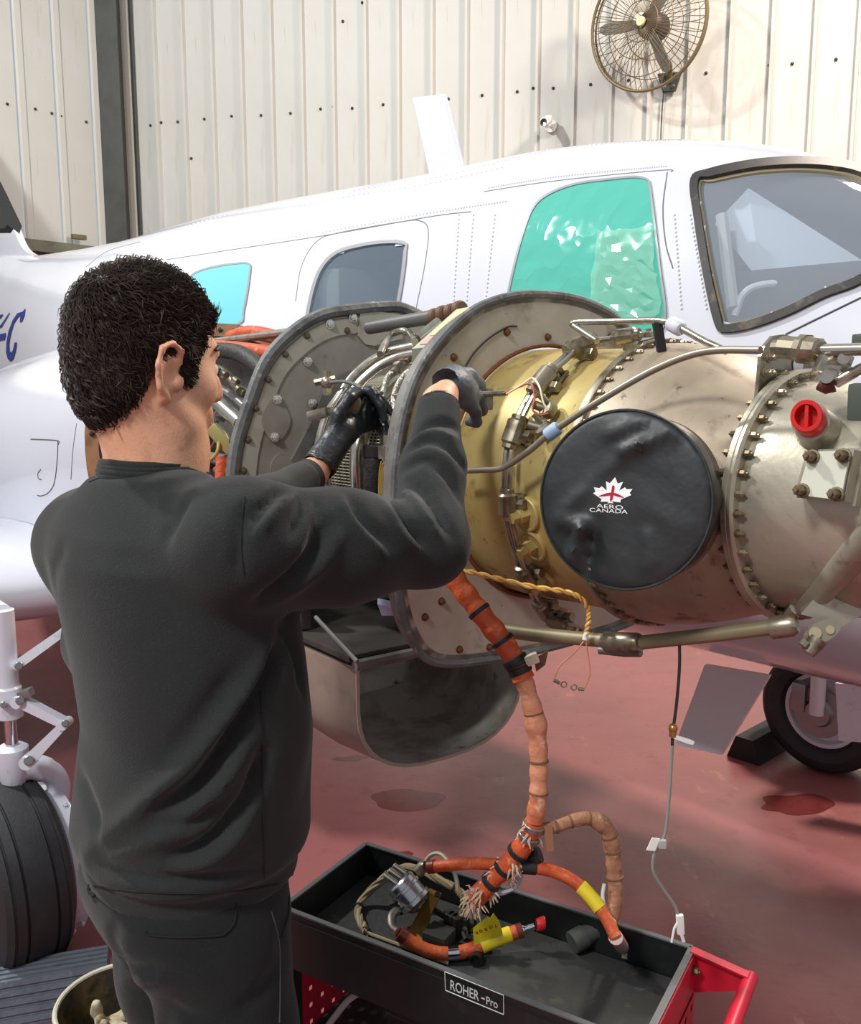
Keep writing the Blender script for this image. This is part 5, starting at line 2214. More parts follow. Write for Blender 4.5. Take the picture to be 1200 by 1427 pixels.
# ears: helix, lobe, tragus, hollow
for sg in (-1, 1):
    def e_(f, u, o):
        return H(-.006 + f * 1.12, (.074 + o * 1.1) * sg, -.024 + u * 1.1)
    S.ell(e_(-.004, .0, .006), (.018, .007, .030), HR, .008)
    S.chain([e_(.012, .012, .006), e_(.010, .028, .012), e_(-.004, .036, .016), e_(-.019, .028, .020), e_(-.023, .006, .020), e_(-.016, -.018, .014), e_(-.004, -.032, .008)],
            [.0048, .0048, .005, .005, .005, .0052, .0075], .004)
    S.ell(e_(.001, -.002, .014), (.010, .009, .013), HR, .006, 'sub')
    S.cap(e_(.014, -.006, .008), e_(.012, -.016, .008), .0055, .0055, .004)
S.chain([H(-.030, 0, -.06), P(212, 640, 1.305), NB, P(216, 740, 1.32)], [.054, .054, .056, .065], .035)
S.chain([H(.0, 0, -.08), P(230, 650, 1.32), P(232, 690, 1.34)], [.044, .045, .046], .04)
# torso, arms, legs inside the clothing
S.chain([P(224, 800, 1.32), P(245, 860, 1.335), P(270, 1050, 1.36), PEL], [.09, .12, .115, .12], .03)
S.cap(LS, RS, .045, .045, .03)
S.chain([RS, RE, RW, P(622, 546, 1.56)], [.048, .038, .024, .022], .03)
S.chain([LS, LE, LW, P(450, 645, 1.885)], [.048, .038, .027, .024], .03)
for hp, kn, an in ((HIPL, KNL, ANL), (HIPR, KNR, ANR)):
    S.chain([hp, kn, an], [.078, .05, .036], .03)
    S.chain([an + Vector((0, 0, -.045)), an + F5 * .15 + Vector((0, 0, -.06))], [.034, .026], .02)
body = S.build('body', M_skin, man_, 1)
tag(body, 'skin of head, neck and wrists')
for sg in (-1, 1):
    mb = MB()
    mb.ball(H(.083, .033 * sg, -.010), .0115, None, 16, 12)
    ey = mb.build('eye', mat('eye_white', (226, 222, 216), 0.2), body)
    mb = MB()
    mb.ball(H(.090, .033 * sg, -.011), .0058, None, 12, 8)
    mb.build('iris', mat('dark_iris', (40, 28, 20), 0.2), body)
    mb = MB()
    mb.tube(smooth_path([H(.094, .014 * sg, .018), H(.094, .032 * sg, .024), H(.080, .050 * sg, .018)], 4), [.003, .0042, .0045, .0045, .0045, .0042, .0038, .003, .002], 6)
    mb.build('eyebrow', M_hair, body)

# -- sweatshirt
levels = [(268, 1256, 1.392, .176, .150, 52), (267, 1238, 1.39, .176, .149, 52), (267, 1229, 1.388, .176, .149, 52), (267, 1216, 1.386, .190, .162, 52), (268, 1198, 1.384, .196, .166, 52),
          (270, 1140, 1.375, .196, .160, 51), (276, 1050, 1.36, .192, .153, 49), (263, 950, 1.345, .195, .150, 46), (246, 860, 1.335, .198, .148, 42), (230, 795, 1.325, .194, .140, 38),
          (217, 745, 1.316, .172, .122, 36), (210, 705, 1.31, .130, .094, 36), (207, 676, 1.308, .085, .076, 36)]
LV = []
for x, y, d, w, h_, th_ in levels:
    p = P(x, y, d)
    LV.append((P(x, y, d - (.125 if y > 780 else .06)).z, p.x, p.y, w, h_, math.radians(th_)))
LV.sort()
LV = np.array(LV)


def shirt(hgrid, folds=None):
    lo = np.array([LS.x - .13, 1.02, LV[0, 0] - .03])
    hi = np.array([RE.x + .11, 2.0, 1.66])
    S = SDF(lo, hi, hgrid)
    sl, X = S._block(lo, hi)
    zq = X[0, 0, :, 2]
    I = [np.interp(zq, LV[:, 0], LV[:, k]).astype(np.float32) for k in range(1, 6)]
    dx, dy = X[..., 0] - I[0], X[..., 1] - I[1]
    sn, cs = np.sin(I[4]), np.cos(I[4])
    f_ = dx * sn + dy * cs
    r_ = dx * cs - dy * sn
    n = 2.25
    k = (np.abs(r_ / I[2]) ** n + np.abs(f_ / I[3]) ** n) ** (1 / n)
    d = (k - 1) * np.minimum(I[2], I[3]) * .92
    d = np.maximum(d, np.maximum(LV[0, 0] - X[..., 2], X[..., 2] - LV[-1, 0]))
    S.f[sl] = np.minimum(S.f[sl], d.astype(np.float32))
    # shoulders and sleeves
    S.cap(P(208, 716, 1.31), LS + Vector((0, 0, -.012)), .062, .066, .05)
    S.cap(P(208, 716, 1.31), RS + Vector((0, 0, -.012)), .062, .070, .05)
    m1 = RS.lerp(RE, .5) + Vector((0, 0, -.012))
    S.chain([RS + Vector((0, 0, -.01)), m1, RE], [.076, .073, .062], .05)
    S.chain([RE, RE.lerp(RW, .5), RE.lerp(RW, .92)], [.060, .049, .037], .03)
    S.chain([RE.lerp(RW, .88), RE.lerp(RW, .97)], [.035, .034], .006)
    S.chain([LS, LS + Vector((0.02, .02, -.10)), P(120, 900, 1.40)], [.070, .055, .03], .05)
    S.chain([LS, LE], [.070, .058], .04)
    S.chain([LE, LE.lerp(LW, .5), LE.lerp(LW, .88)], [.055, .048, .040], .03)
    S.chain([LE.lerp(LW, .86), LE.lerp(LW, .98)], [.036, .034], .006)
    # hollow where the wrist and the neck come out
    for a, b, r in ((RE.lerp(RW, .93), RE.lerp(RW, 1.3), .0275), (LE.lerp(LW, .95), LE.lerp(LW, 1.3), .029)):
        S.cap(a, b, r, r, .004, 'sub')
    S.chain([P(212, 690, 1.31), P(209, 640, 1.305)], [.056, .062], .006, 'sub')
    S.cap(P(232, 684, 1.34), P(230, 650, 1.325), .05, .055, .006, 'sub')
    if folds:
        for pts, amp, w, nn_ in folds:
            S.fold(pts, amp, w, nn_)
    return S


Sc = shirt(0.014)
Vc, Fc = Sc.surf()
SBV = BVHTree.FromPolygons(Vc.tolist(), Fc.tolist())


def on_shirt(px, py, off=0.0, bv=None):
    d = RAY(px, py).normalized()
    h, n, _, _ = (bv or SBV).ray_cast(CAMO, d)
    if h is None:
        return None
    if n.dot(d) > 0:
        n = -n
    return h + n * off


FOLDS = [
    ([(392, 888), (378, 930), (348, 985), (312, 1040), (274, 1092), (215, 1130)], .017, .013),
    ([(366, 1050), (350, 1105), (322, 1145), (285, 1180), (235, 1200)], .014, .011),
    ([(305, 1118), (268, 1145), (222, 1152)], .008, .009),
    ([(130, 1206), (200, 1222), (300, 1224), (380, 1212)], .006, .010),
    ([(398, 880), (352, 955), (300, 1025), (250, 1080), (190, 1132), (118, 1184)], -.009, .016),
    ([(345, 1040), (300, 1105), (240, 1158), (160, 1192)], -.007, .013),
    ([(356, 1100), (335, 1160), (290, 1200), (220, 1212)], -.005, .012),
    ([(330, 935), (285, 1000), (235, 1060)], .005, .018),
    ([(160, 760), (200, 830), (240, 900)], .002, .03),
    ([(342, 700), (334, 745), (330, 800)], .006, .008),
    ([(222, 688), (236, 715), (232, 760)], .005, .010),
    ([(262, 690), (250, 715), (238, 735)], .006, .010),
    ([(460, 728), (436, 772), (400, 812), (362, 838)], .013, .011),
    ([(476, 735), (450, 785), (395, 832)], -.006, .012),
    ([(350, 735), (362, 712), (385, 690), (392, 678)], .011, .008),
    ([(358, 742), (380, 716), (404, 692)], -.007, .008),
    ([(404, 745), (420, 715), (424, 688)], .008, .008),
    ([(432, 760), (442, 720), (440, 690)], .007, .006),
    ([(490, 694), (508, 725), (545, 762)], .009, .011),
    ([(476, 694), (498, 735), (540, 775)], -.006, .010),
    ([(548, 690), (566, 720), (596, 762)], .012, .009),
    ([(534, 700), (558, 745), (590, 775)], -.006, .009),
    ([(572, 672), (600, 695), (628, 745)], .011, .009),
    ([(562, 680), (585, 712), (612, 752)], -.007, .008),
    ([(560, 655), (592, 640), (622, 660), (642, 700)], .008, .009),
    ([(568, 628), (596, 612), (632, 628), (652, 660)], .009, .009),
    ([(576, 610), (600, 590), (625, 590), (645, 602)], .009, .008),
    ([(572, 618), (600, 602), (640, 615)], -.005, .008),
    ([(392, 872), (412, 905), (424, 965)], .009, .009),
    ([(110, 1080), (130, 1130), (140, 1170)], .006, .014),
    ([(560, 845), (500, 850), (440, 862), (400, 868)], .006, .014),
    ([(90, 760), (75, 800), (78, 850)], .003, .015),
]
FL3 = []
for pts, amp, w in FOLDS:
    q = [on_shirt(x, y) for x, y in path2(pts, 3)]
    q = [p for p in q if p is not None]
    # drop jumps in depth between neighbours
    r_ = [q[0]] if q else []
    for p in q[1:]:
        if (p - r_[-1]).length < .09:
            r_.append(p)
    nn_ = []
    for p in r_:
        h_, n_, _, _ = SBV.find_nearest(p)
        nn_.append(tuple(n_))
    if len(r_) > 1:
        FL3.append((r_, amp * 1.35, w * .95, nn_))
Sf = shirt(0.0062, FL3)
sw = Sf.build('sweatshirt', M_shirt, man_, 1)
tag(sw, 'plain black fleece sweatshirt')
SB2 = BVHTree.FromPolygons([tuple(v.co + ORG[sw.name]) for v in sw.data.vertices], [tuple(p.vertices) for p in sw.data.polygons])


def shirt_line(name, pts, r, material):
    q = [on_shirt(x, y, 0.0004, SB2) for x, y in path2(pts, 8)]
    q = [p for p in q if p is not None]
    r_ = [q[0]]
    for p in q[1:]:
        if (p - r_[-1]).length < .05:
            r_.append(p)
    m = MB()
    m.tube(r_, r, 5)
    return m.build(name, material, sw)


shirt_line('seam', [(364, 962), (365, 1050), (366, 1140), (368, 1225)], .0011, M_seam_k)
shirt_line('seam', [(341, 692), (338, 720), (337, 760), (340, 800)], .0010, M_seam_k)
shirt_line('seam', [(124, 672), (160, 660), (200, 663), (236, 672), (262, 684)], .0010, M_seam_k)
shirt_line('seam', [(120, 1233), (200, 1243), (300, 1244), (400, 1230)], .0013, M_seam_k)
# ribbed cuffs
for a, b, r in ((RE.lerp(RW, .88), RE.lerp(RW, .985), .0345), (LE.lerp(LW, .86), LE.lerp(LW, .99), .036)):
    mb = MB()
    n_ = 9
    pts_ = [a.lerp(b, i / n_) for i in range(n_ + 1)]
    mb.tube(pts_ + [pts_[-1] - (b - a) * .05, pts_[-4]], [r * (1.0 + .02 * (i % 2)) for i in range(n_ + 1)] + [r * .86, r * .84], 28, caps=False)
    mb.build('cuff', M_shirt, sw, angle=70)
# ribbed collar
mb = MB()
cen_ = P(207, 664, 1.306)
ring = []
for k in range(40):
    a = 2 * math.pi * k / 40
    ff_, rr_ = math.cos(a), math.sin(a)
    z = .012 - .030 * max(0, ff_) - .004 * abs(rr_)
    ring.append(cen_ + F3 * (ff_ * .078 + .012) + R3 * rr_ * .070 + Vector((0, 0, z)))
for i, dz in enumerate((0, .006, .012, -.006)):
    mb.tube([p + Vector((0, 0, dz)) + (cen_ - p).normalized() * (.002 * (i % 3)) for p in ring], .0068, 8, closed=True)
tag(mb.build('collar', M_shirt, sw, angle=70), 'ribbed black collar', None, None, None)

# -- trousers
lo = np.array([PEL.x - .26, PEL.y - .30, 0.05])
hi = np.array([PEL.x + .28, PEL.y + .34, PEL.z + .12])
T = SDF(lo, hi, 0.0075)
T.ell(PEL + Vector((0, 0, .03)), (.168, .135, .15), [list(R5), list(F5), [0, 0, 1]], .0)
T.cap(PEL + Vector((0, 0, -.02)) - R5 * .06 - F5 * .025, PEL + Vector((0, 0, -.02)) + R5 * .06 - F5 * .025, .118, .118, .05)
for hp, kn, an in ((HIPL, KNL, ANL), (HIPR, KNR, ANR)):
    T.chain([hp + Vector((0, 0, -.03)), hp.lerp(kn, .5), kn, kn.lerp(an, .5), an + Vector((0, 0, .0))], [.108, .097, .080, .076, .072], .03)
T.fold([PEL + Vector((0, 0, -.10)) - F5 * .13, PEL + Vector((0, 0, -.24)) - F5 * .11], .012, .02)
tr0V, tr0F = T.surf()
TBV = BVHTree.FromPolygons(tr0V.tolist(), tr0F.tolist())
for pts, amp, w in (([(160, 1340), (200, 1352), (225, 1350)], .010, .010), ([(155, 1360), (200, 1364), (230, 1362)], -.008, .010), ([(235, 1400), (270, 1420), (330, 1425)], .008, .010),
                    ([(240, 1410), (232, 1427), (228, 1450)], .010, .010), ([(330, 1410), (360, 1390), (385, 1350)], .007, .014), ([(395, 1275), (390, 1300), (398, 1330)], .006, .01),
                    ([(165, 1290), (155, 1310), (170, 1330)], .006, .012), ([(260, 1340), (280, 1330), (320, 1345)], .004, .02)):
    q = [on_shirt(x, y, 0, TBV) for x, y in path2(pts, 3)]
    q = [p for p in q if p is not None]
    if len(q) > 1:
        T.fold(q, amp, w)
T.cut(PEL + Vector((0, 0, .10)), (0, 0, 1))
trs = T.build('trousers', M_trouser, man_, 1)
tag(trs, 'dark grey work trousers')
TB_ = BVHTree.FromPolygons([tuple(v.co + ORG[trs.name]) for v in trs.data.vertices], [tuple(p.vertices) for p in trs.data.polygons])


def tr_line(name, pts, r, material, n=6):
    q = [on_shirt(x, y, 0.0006, TB_) for x, y in path2(pts, n)]
    q = [p for p in q if p is not None]
    if len(q) < 2:
        return
    m = MB()
    m.tube(q, r, 5)
    return m.build(name, material, trs)


tr_line('pocket_flap', [(203, 1298), (210, 1303), (250, 1306), (300, 1304), (314, 1300), (326, 1286), (329, 1268), (329, 1258)], .0016, M_seam_k, 3)
tr_line('pocket_edge', [(402, 1250), (401, 1275), (396, 1292), (392, 1306)], .0018, M_seam_k)
tr_line('side_seam', [(378, 1270), (388, 1310), (390, 1360), (389, 1425)], .0012, mat('grey_thread', (84, 88, 88), 0.9))
tr_line('pocket_tag', [(404, 1243), (407, 1252), (408, 1260)], .0025, mat('pale_tag', (196, 196, 160), 0.7))
tr_line('belt_loop', [(128, 1232), (126, 1240), (131, 1246), (137, 1242)], .004, M_seam_k)
# shoes
for an in (ANL, ANR):
    a = Vector((an.x, an.y, 0))
    Sh = SDF(np.array(a) - np.array([.2, .2, .0]), np.array(a) + np.array([.26, .26, .16]), .0065)
    Sh.chain([a + Vector((0, 0, .05)) - F5 * .03, a + F5 * .08 + Vector((0, 0, .045)), a + F5 * .17 + Vector((0, 0, .035))], [.045, .046, .038], .03)
    Sh.cap(a + Vector((0, 0, .11)), a + Vector((0, 0, .06)), .044, .046, .02)
    Sh.cut(a + Vector((0, 0, .001)), (0, 0, -1))
    Sh.build('shoe', mat('black_work_shoe', (28, 28, 28), 0.5), man_, 1)

# -- hair cap and tufts
hb = np.array(HC)
Hs = SDF(hb - .17, hb + .17, .005)
Hs.ell(H(-.008, 0, .020), (.104, .083, .106), HR, .0)
Hs.ell(H(-.045, 0, -.035), (.062, .064, .075), HR, .03)
sl, X = Hs._block(Hs.lo, Hs.lo + Hs.h * Hs.n)
L = X - np.array(HC, np.float32)
lf, lr, lu = L @ np.array(Fh, np.float32), L @ np.array(Rh, np.float32), L @ np.array(Uh, np.float32)
flim = np.interp(lu, [-.13, -.100, -.060, -.05, -.012, .006, .02, .045, .075, .12], [-.075, -.058, -.040, -.036, -.032, .030, .046, .062, .084, .10]).astype(np.float32)
flim = flim + np.where(lu > .03, -np.abs(lr) * .10, 0)
Hs.f = np.maximum(Hs.f, (lf - flim) * .8)
for sg in (-1, 1):
    Hs.cap(H(.022, .071 * sg, .01), H(.026, .070 * sg, -.028), .014, .009, .008)
Hs.f = np.maximum(Hs.f, (-.112 + .05 * np.abs(lr) / .05 * 0 - lu))
hairV, hairF = Hs.surf()
hair = np_object('hair', hairV, hairF, M_hair, man_, 1)
tag(hair, 'short dark brown hair')
crown = H(-.075, .012, .095)
hv = hairV
fn_ = np.cross(hv[hairF[:, 1]] - hv[hairF[:, 0]], hv[hairF[:, 3]] - hv[hairF[:, 0]])
vn = np.zeros_like(hv)
for k in range(4):
    np.add.at(vn, hairF[:, k], fn_)
vn /= np.maximum(np.linalg.norm(vn, axis=1), 1e-9)[:, None]
ctr = np.array(H(-.01, 0, .0))
if ((hv - ctr) * vn).sum() < 0:
    vn = -vn
rs = np.random.default_rng(11)
sel = rs.choice(len(hv), 15000, replace=True)
mv, mf = [], []
for i in sel:
    p = hv[i] + rs.normal(size=3) * .002
    n = vn[i]
    rel = hv[i] - np.array(HC)
    f_l, u_l = rel @ np.array(Fh), rel @ np.array(Uh)
    flow = p - np.array(crown)
    flow = flow - n * (flow @ n)
    flow /= np.linalg.norm(flow) + 1e-6
    sw_ = np.cross(n, flow)
    flow = flow + sw_ * .45 + rs.normal(size=3) * .5
    flow -= n * (flow @ n)
    flow /= np.linalg.norm(flow) + 1e-6
    top = np.clip((u_l + .02) / .1, 0, 1)
    ln = .011 + .013 * top + .006 * rs.random()
    lift = .12 + .42 * top * rs.random()
    w = np.cross(flow, n) * (.0007 + .0006 * rs.random())
    hgt = n * .0012
    p1 = p + flow * ln * .5 + n * ln * lift * .7
    p2 = p + flow * ln + n * ln * (lift * .6 - .12)
    b = len(mv)
    mv += [p - w - n * .001, p + w - n * .001, p + hgt, p1 - w * .8, p1 + w * .8, p1 + hgt, p2]
    mf += [(b, b + 1, b + 4, b + 3), (b + 1, b + 2, b + 5, b + 4), (b + 2, b, b + 3, b + 5), (b + 3, b + 4, b + 6), (b + 4, b + 5, b + 6), (b + 5, b + 3, b + 6)]
me = bpy.data.meshes.new('hair_tufts')
me.from_pydata([tuple(v - np.array(ORG[hair.name])) for v in mv], [], mf)
me.update()
tf = link_mesh('hair_tufts', me, M_hair, hair, True, 60)
tag(tf, None, None, None, 'stuff')

# -- gloves: palm plus five bent fingers each


def glove(name, wrist, palm0, knuckles, fing, thumb, mat_, cuff_r, label):
    allp = [wrist, palm0] + knuckles + sum(fing, []) + thumb
    A = np.array([list(p) for p in allp])
    G = SDF(A.min(0) - .05, A.max(0) + .05, .0034)
    G.chain([wrist, palm0], [cuff_r, .030], .02)
    for kq in knuckles:
        G.cap(palm0, kq, .021, .0135, .018)
    for kq, fq in zip(knuckles, fing):
        G.chain([kq] + fq, [.0125, .0110, .0100, .0088][:len(fq) + 1], .006)
    G.chain(thumb, [.017, .0135, .0115, .0100][:len(thumb)], .010)
    G.cap(wrist + (wrist - palm0).normalized() * .004, wrist + (wrist - palm0).normalized() * .05, cuff_r * .9, cuff_r, .004, 'sub')
    o = G.build(name, mat_, man_, 1)
    tag(o, label)
    return o


kn = [P(493, 548, 1.965), P(509, 556, 1.99), P(520, 571, 2.005), P(522, 590, 2.01)]
glove('glove', P(446, 648, 1.875), P(478, 602, 1.925), kn,
      [[P(515, 545, 1.955), P(531, 565, 1.955), P(536, 585, 1.96)], [P(530, 556, 1.985), P(545, 578, 1.98), P(547, 604, 1.98)],
       [P(538, 577, 2.0), P(546, 600, 2.0), P(544, 618, 2.0)], [P(534, 600, 2.015), P(538, 615, 2.01), P(534, 628, 2.0)]],
      [P(462, 610, 1.90), P(472, 578, 1.90), P(486, 555, 1.91), P(502, 545, 1.93)], M_glove, .036, 'black glove on the hand by the inlet screen')
kn = [P(637, 528, 1.60), P(650, 536, 1.62), P(657, 549, 1.625), P(655, 564, 1.62)]
glove('glove', P(622, 536, 1.57), P(634, 540, 1.595), kn,
      [[P(656, 528, 1.63), P(668, 540, 1.66), P(672, 550, 1.66)], [P(664, 540, 1.65), P(672, 556, 1.675), P(664, 564, 1.68)],
       [P(668, 556, 1.645), P(672, 572, 1.665), P(662, 576, 1.675)], [P(663, 574, 1.635), P(664, 588, 1.65), P(654, 588, 1.66)]],
      [P(618, 530, 1.575), P(632, 520, 1.60), P(652, 522, 1.63), P(668, 534, 1.655)], M_glove_b, .029, 'dusty blue-grey glove on the raised hand')
mb = MB()
p_ = P(494, 564, 1.925)
mb.ball(p_, (.014, .006, .022), (Vector((1, 0, 0)), Vector((0, 1, 0)), Vector((0.1, 0, 1)).normalized()), 14, 10)
mb.build('worn_patch', mat('worn_tan_patch', (120, 104, 78), 0.6), man_)
# ================================================================== CART AND TRAY
M_tray = mat('black_powder_coat', (26, 28, 28), 0.4, spots=[(20, 0.55, 0.72, (38, 40, 40))])
M_rubber = mat('worn_black_mat', (40, 42, 41), 0.75, spots=[(6, 0.45, 0.65, (52, 54, 52)), (30, 0.6, 0.72, (66, 64, 56))], bump=(80, 0.2))
M_red = mat('crimson_cart_paint', (196, 26, 52), 0.35, spots=[(14, 0.55, 0.72, (176, 22, 44))])
M_edge = mat('worn_grey_edge', (92, 94, 94), 0.5)
ZR = 0.62
cA_, cB_, cC_ = PZ(548, 1188, ZR), PZ(965, 1321, ZR), PZ(783, 1414, ZR)
UX = (cB_ - cA_)
UX.normalize()
cA_ = cA_ - UX * .07
LXc = (cB_ - cA_).length
UY = Vector((-UX.y, UX.x, 0))
if UY.dot(cC_ - cB_) < 0:
    UY = -UY
LYc = (cC_ - cB_).dot(UY)


def CT(x, y, z):
    """cart coordinates: x along the long side from the back-left corner, y towards the viewer"""
    q = cA_ + UX * x + UY * y
    return Vector((q.x, q.y, z))


AXC = (UX, UY, Vector((0, 0, 1)))
cart = empty('tool_cart', CT(LXc / 2, LYc / 2, 0), 'black and crimson workshop cart holding an open black tray of parts', 'cart')
DT = .075
tw_ = .006
mb = MB()
mb.box(CT(LXc / 2, LYc / 2, ZR - DT), AXC, (LXc, LYc, .006))
for c_, sz_ in (((LXc / 2, 0), (LXc, tw_)), ((LXc / 2, LYc), (LXc, tw_)), ((0, LYc / 2), (tw_, LYc)), ((LXc, LYc / 2), (tw_, LYc))):
    mb.box(CT(c_[0], c_[1], ZR - DT / 2), AXC, (sz_[0] + .001, sz_[1] + .001, DT), .0015)
tray = mb.build('top_tray', M_tray, cart, smooth=False)
mb = MB()
mb.box(CT(LXc / 2, LYc / 2, ZR - DT + .006), AXC, (LXc - .012, LYc - .012, .004))
mb.build('rubber_mat', M_rubber, tray, smooth=False)
for c_, sz_ in (((LXc / 2, 0), (LXc, .010)), ((LXc / 2, LYc), (LXc, .010)), ((0, LYc / 2), (.010, LYc)), ((LXc, LYc / 2), (.012, LYc))):
    mb = MB()
    mb.box(CT(c_[0], c_[1], ZR + .001), AXC, (sz_[0], sz_[1], .004), .001)
    mb.build('tray_rim', M_edge, tray, smooth=False)
# lower apron of the front side and name plate
mb = MB()
mb.box(CT(LXc / 2, LYc + .004, ZR - .065), AXC, (LXc, .004, .10))
mb.build('front_apron', M_tray, cart, smooth=False)


def on_front(px, py):
    return PPL(px, py, CT(0, LYc + .0066, 0), UY)


pl = [on_front(x, y) for x, y in ((620, 1354), (702, 1387), (702, 1414), (621, 1380))]
mb = MB()
for i in range(4):
    mb.tube([pl[i], pl[(i + 1) % 4]], .0008, 4)
npl = mb.build('plate_border', mat('silver_print', (196, 198, 200), 0.4), cart)
for txt, (x0, x1), hgt in (('ROHER', (628, 668), 1.0), ('-', (671, 676), 0.16), ('Pro', (678, 694), .8)):
    me = text_mesh(txt, 1.0, 0, .012)
    co = np.array([v.co for v in me.vertices])
    lo_, hi_ = co.min(0), co.max(0)
    for v in me.vertices:
        u = (v.co.x - lo_[0]) / (hi_[0] - lo_[0])
        w = (v.co.y - lo_[1]) / (hi_[1] - lo_[1])
        x = x0 + (x1 - x0) * u
        base = 1375.5 + (x - 620) * .405
        if txt == '-':
            base -= 5
        v.co = on_front(x, base - w * 14.0 * hgt) + UY * .0008 - ORG[cart.name]
    link_mesh('name_lettering', me, mat('silver_print', (196, 198, 200), 0.4), cart, False)


def perf_panel(name, o, ux, uz, nx, nz, cell, hole, th_, material, parent, skip=None):
    """sheet with real square holes, thickness along ux x uz"""
    ux, uz = Vector(ux).normalized(), Vector(uz).normalized()
    nn = ux.cross(uz)
    xs = []
    for i in range(nx):
        xs += [i * cell, i * cell + (cell - hole) / 2, i * cell + (cell + hole) / 2]
    xs.append(nx * cell)
    zs = []
    for i in range(nz):
        zs += [i * cell, i * cell + (cell - hole) / 2, i * cell + (cell + hole) / 2]
    zs.append(nz * cell)
    m = MB()
    for s_ in (0, 1):
        vs = [Vector(o) + ux * x + uz * z + nn * th_ * s_ for z in zs for x in xs]
        fs = []
        W_ = len(xs)
        for j in range(len(zs) - 1):
            for i in range(W_ - 1):
                if i % 3 == 1 and j % 3 == 1 and not (skip and skip(i // 3, j // 3)):
                    continue
                fs.append((j * W_ + i, j * W_ + i + 1, (j + 1) * W_ + i + 1, (j + 1) * W_ + i))
        m.add(vs, fs)
    return m.build(name, material, parent, smooth=False)


# red end panels (perforated) and legs
ph = ZR - DT - .14
for x_, nm in ((.012, 'end_panel'), (LXc + .010, 'end_panel')):
    nx_ = int((LYc - .03) / .034)
    cell = (LYc - .02) / nx_
    nz_ = int(ph / cell)
    perf_panel(nm, CT(x_, .01, .14), UY, (0, 0, 1), nx_, nz_, cell, .011, .002, M_red, cart)
for x_ in (.012, LXc - .012):
    for y_ in (.012, LYc - .012):
        mb = MB()
        mb.box(CT(x_, y_, (.10 + ZR - DT) / 2), AXC, (.024, .024, ZR - DT - .10), .002)
        lg = mb.build('corner_post', M_tray, cart, smooth=False)
        mb = MB()
        mb.cyl(CT(x_, y_ - .011, .045), CT(x_, y_ + .011, .045), .045, 20, bev=.004)
        mb.build('caster_wheel', M_black, lg)
        mb = MB()
        mb.box(CT(x_, y_, .08), AXC, (.03, .034, .05), .003)
        mb.build('caster_fork', M_steel, lg)
for z_ in (.16, .33):
    mb = MB()
    mb.box(CT(LXc / 2, LYc / 2, z_), AXC, (LXc - .03, LYc - .03, .006))
    mb.box(CT(LXc / 2, .014, z_ + .02), AXC, (LXc - .03, .004, .04))
    mb.build('shelf', M_tray, cart, smooth=False)
# handle on the right end: cheeks, inner plate, bar
hx = .10
mb = MB()
mb.box(CT(LXc + .006, LYc / 2, ZR - .06), AXC, (.004, LYc, .115))
mb.build('handle_back_plate', M_red, cart, smooth=False)
for y_ in (.003, LYc - .003):
    mb = MB()
    poly = [CT(LXc - .02, y_, ZR + .002), CT(LXc + hx, y_, ZR - .012), CT(LXc + hx + .012, y_, ZR - .028), CT(LXc + hx - .01, y_, ZR - .048), CT(LXc + .0, y_, ZR - .085), CT(LXc - .02, y_, ZR - .085)]
    mb.plate(poly, UY * (.004 if y_ > .1 else -.004))
    ck = mb.build('handle_cheek', M_red, cart, smooth=False)
    inst('bolt', bolt_small, frame(CT(LXc - .008, y_ + (.0045 if y_ > .1 else .001), ZR - .03), UY) @ Matrix.Scale(1.1, 4), ck)
    mb = MB()
    mb.box(CT(LXc + hx / 2, y_ + (-.008 if y_ > .1 else .008), ZR - .003), (Vector((UX.x, UX.y, -.14)), UY, Vector((UX.x * .14, UX.y * .14, 1))), (hx, .018, .004), .001)
    mb.build('handle_lip', M_red, ck, smooth=False)
mb = MB()
mb.tube([CT(LXc + hx, -.004, ZR - .022), CT(LXc + hx, LYc + .004, ZR - .022)], .0125, 16)
mb.build('handle_bar', M_red, cart)
inst('bolt', bolt_small, frame(CT(LXc + .009, .02, ZR - .028), UX) @ Matrix.Scale(1.1, 4), cart)
# things on the lower shelves: a dark tool box and a coiled pale hose
tbx = empty('tool_box', CT(.36, .16, .333), 'dark tool box on the shelf under the cart tray', 'box')
mb = MB()
mb.box(CT(.36, .16, .395), AXC, (.30, .16, .12), .01)
mb.build('body', M_dark, tbx)
mb = MB()
mb.box(CT(.36, .16, .462), AXC, (.305, .165, .012), .004)
mb.build('lid', M_tray, tbx)
mb = MB()
mb.tube(smooth_path([CT(.30, .16, .468), CT(.31, .16, .49), CT(.41, .16, .49), CT(.42, .16, .468)], 4), .006, 8)
mb.build('handle', M_steel, tbx)
hs = empty('pale_hose', CT(.12, .25, .34), 'pale grey hose looping out from the shelf under the cart tray', 'hose')
mb = MB()
mb.tube(smooth_path([PPL(x, y, CT(0, LYc - .03, 0), UY) for x, y in ((450, 1440), (468, 1415), (490, 1390), (520, 1375), (545, 1370), (558, 1374))], 6), .0062, 10)
mb.build('tube', mat('pale_grey_hose', (176, 176, 170), 0.5), hs)

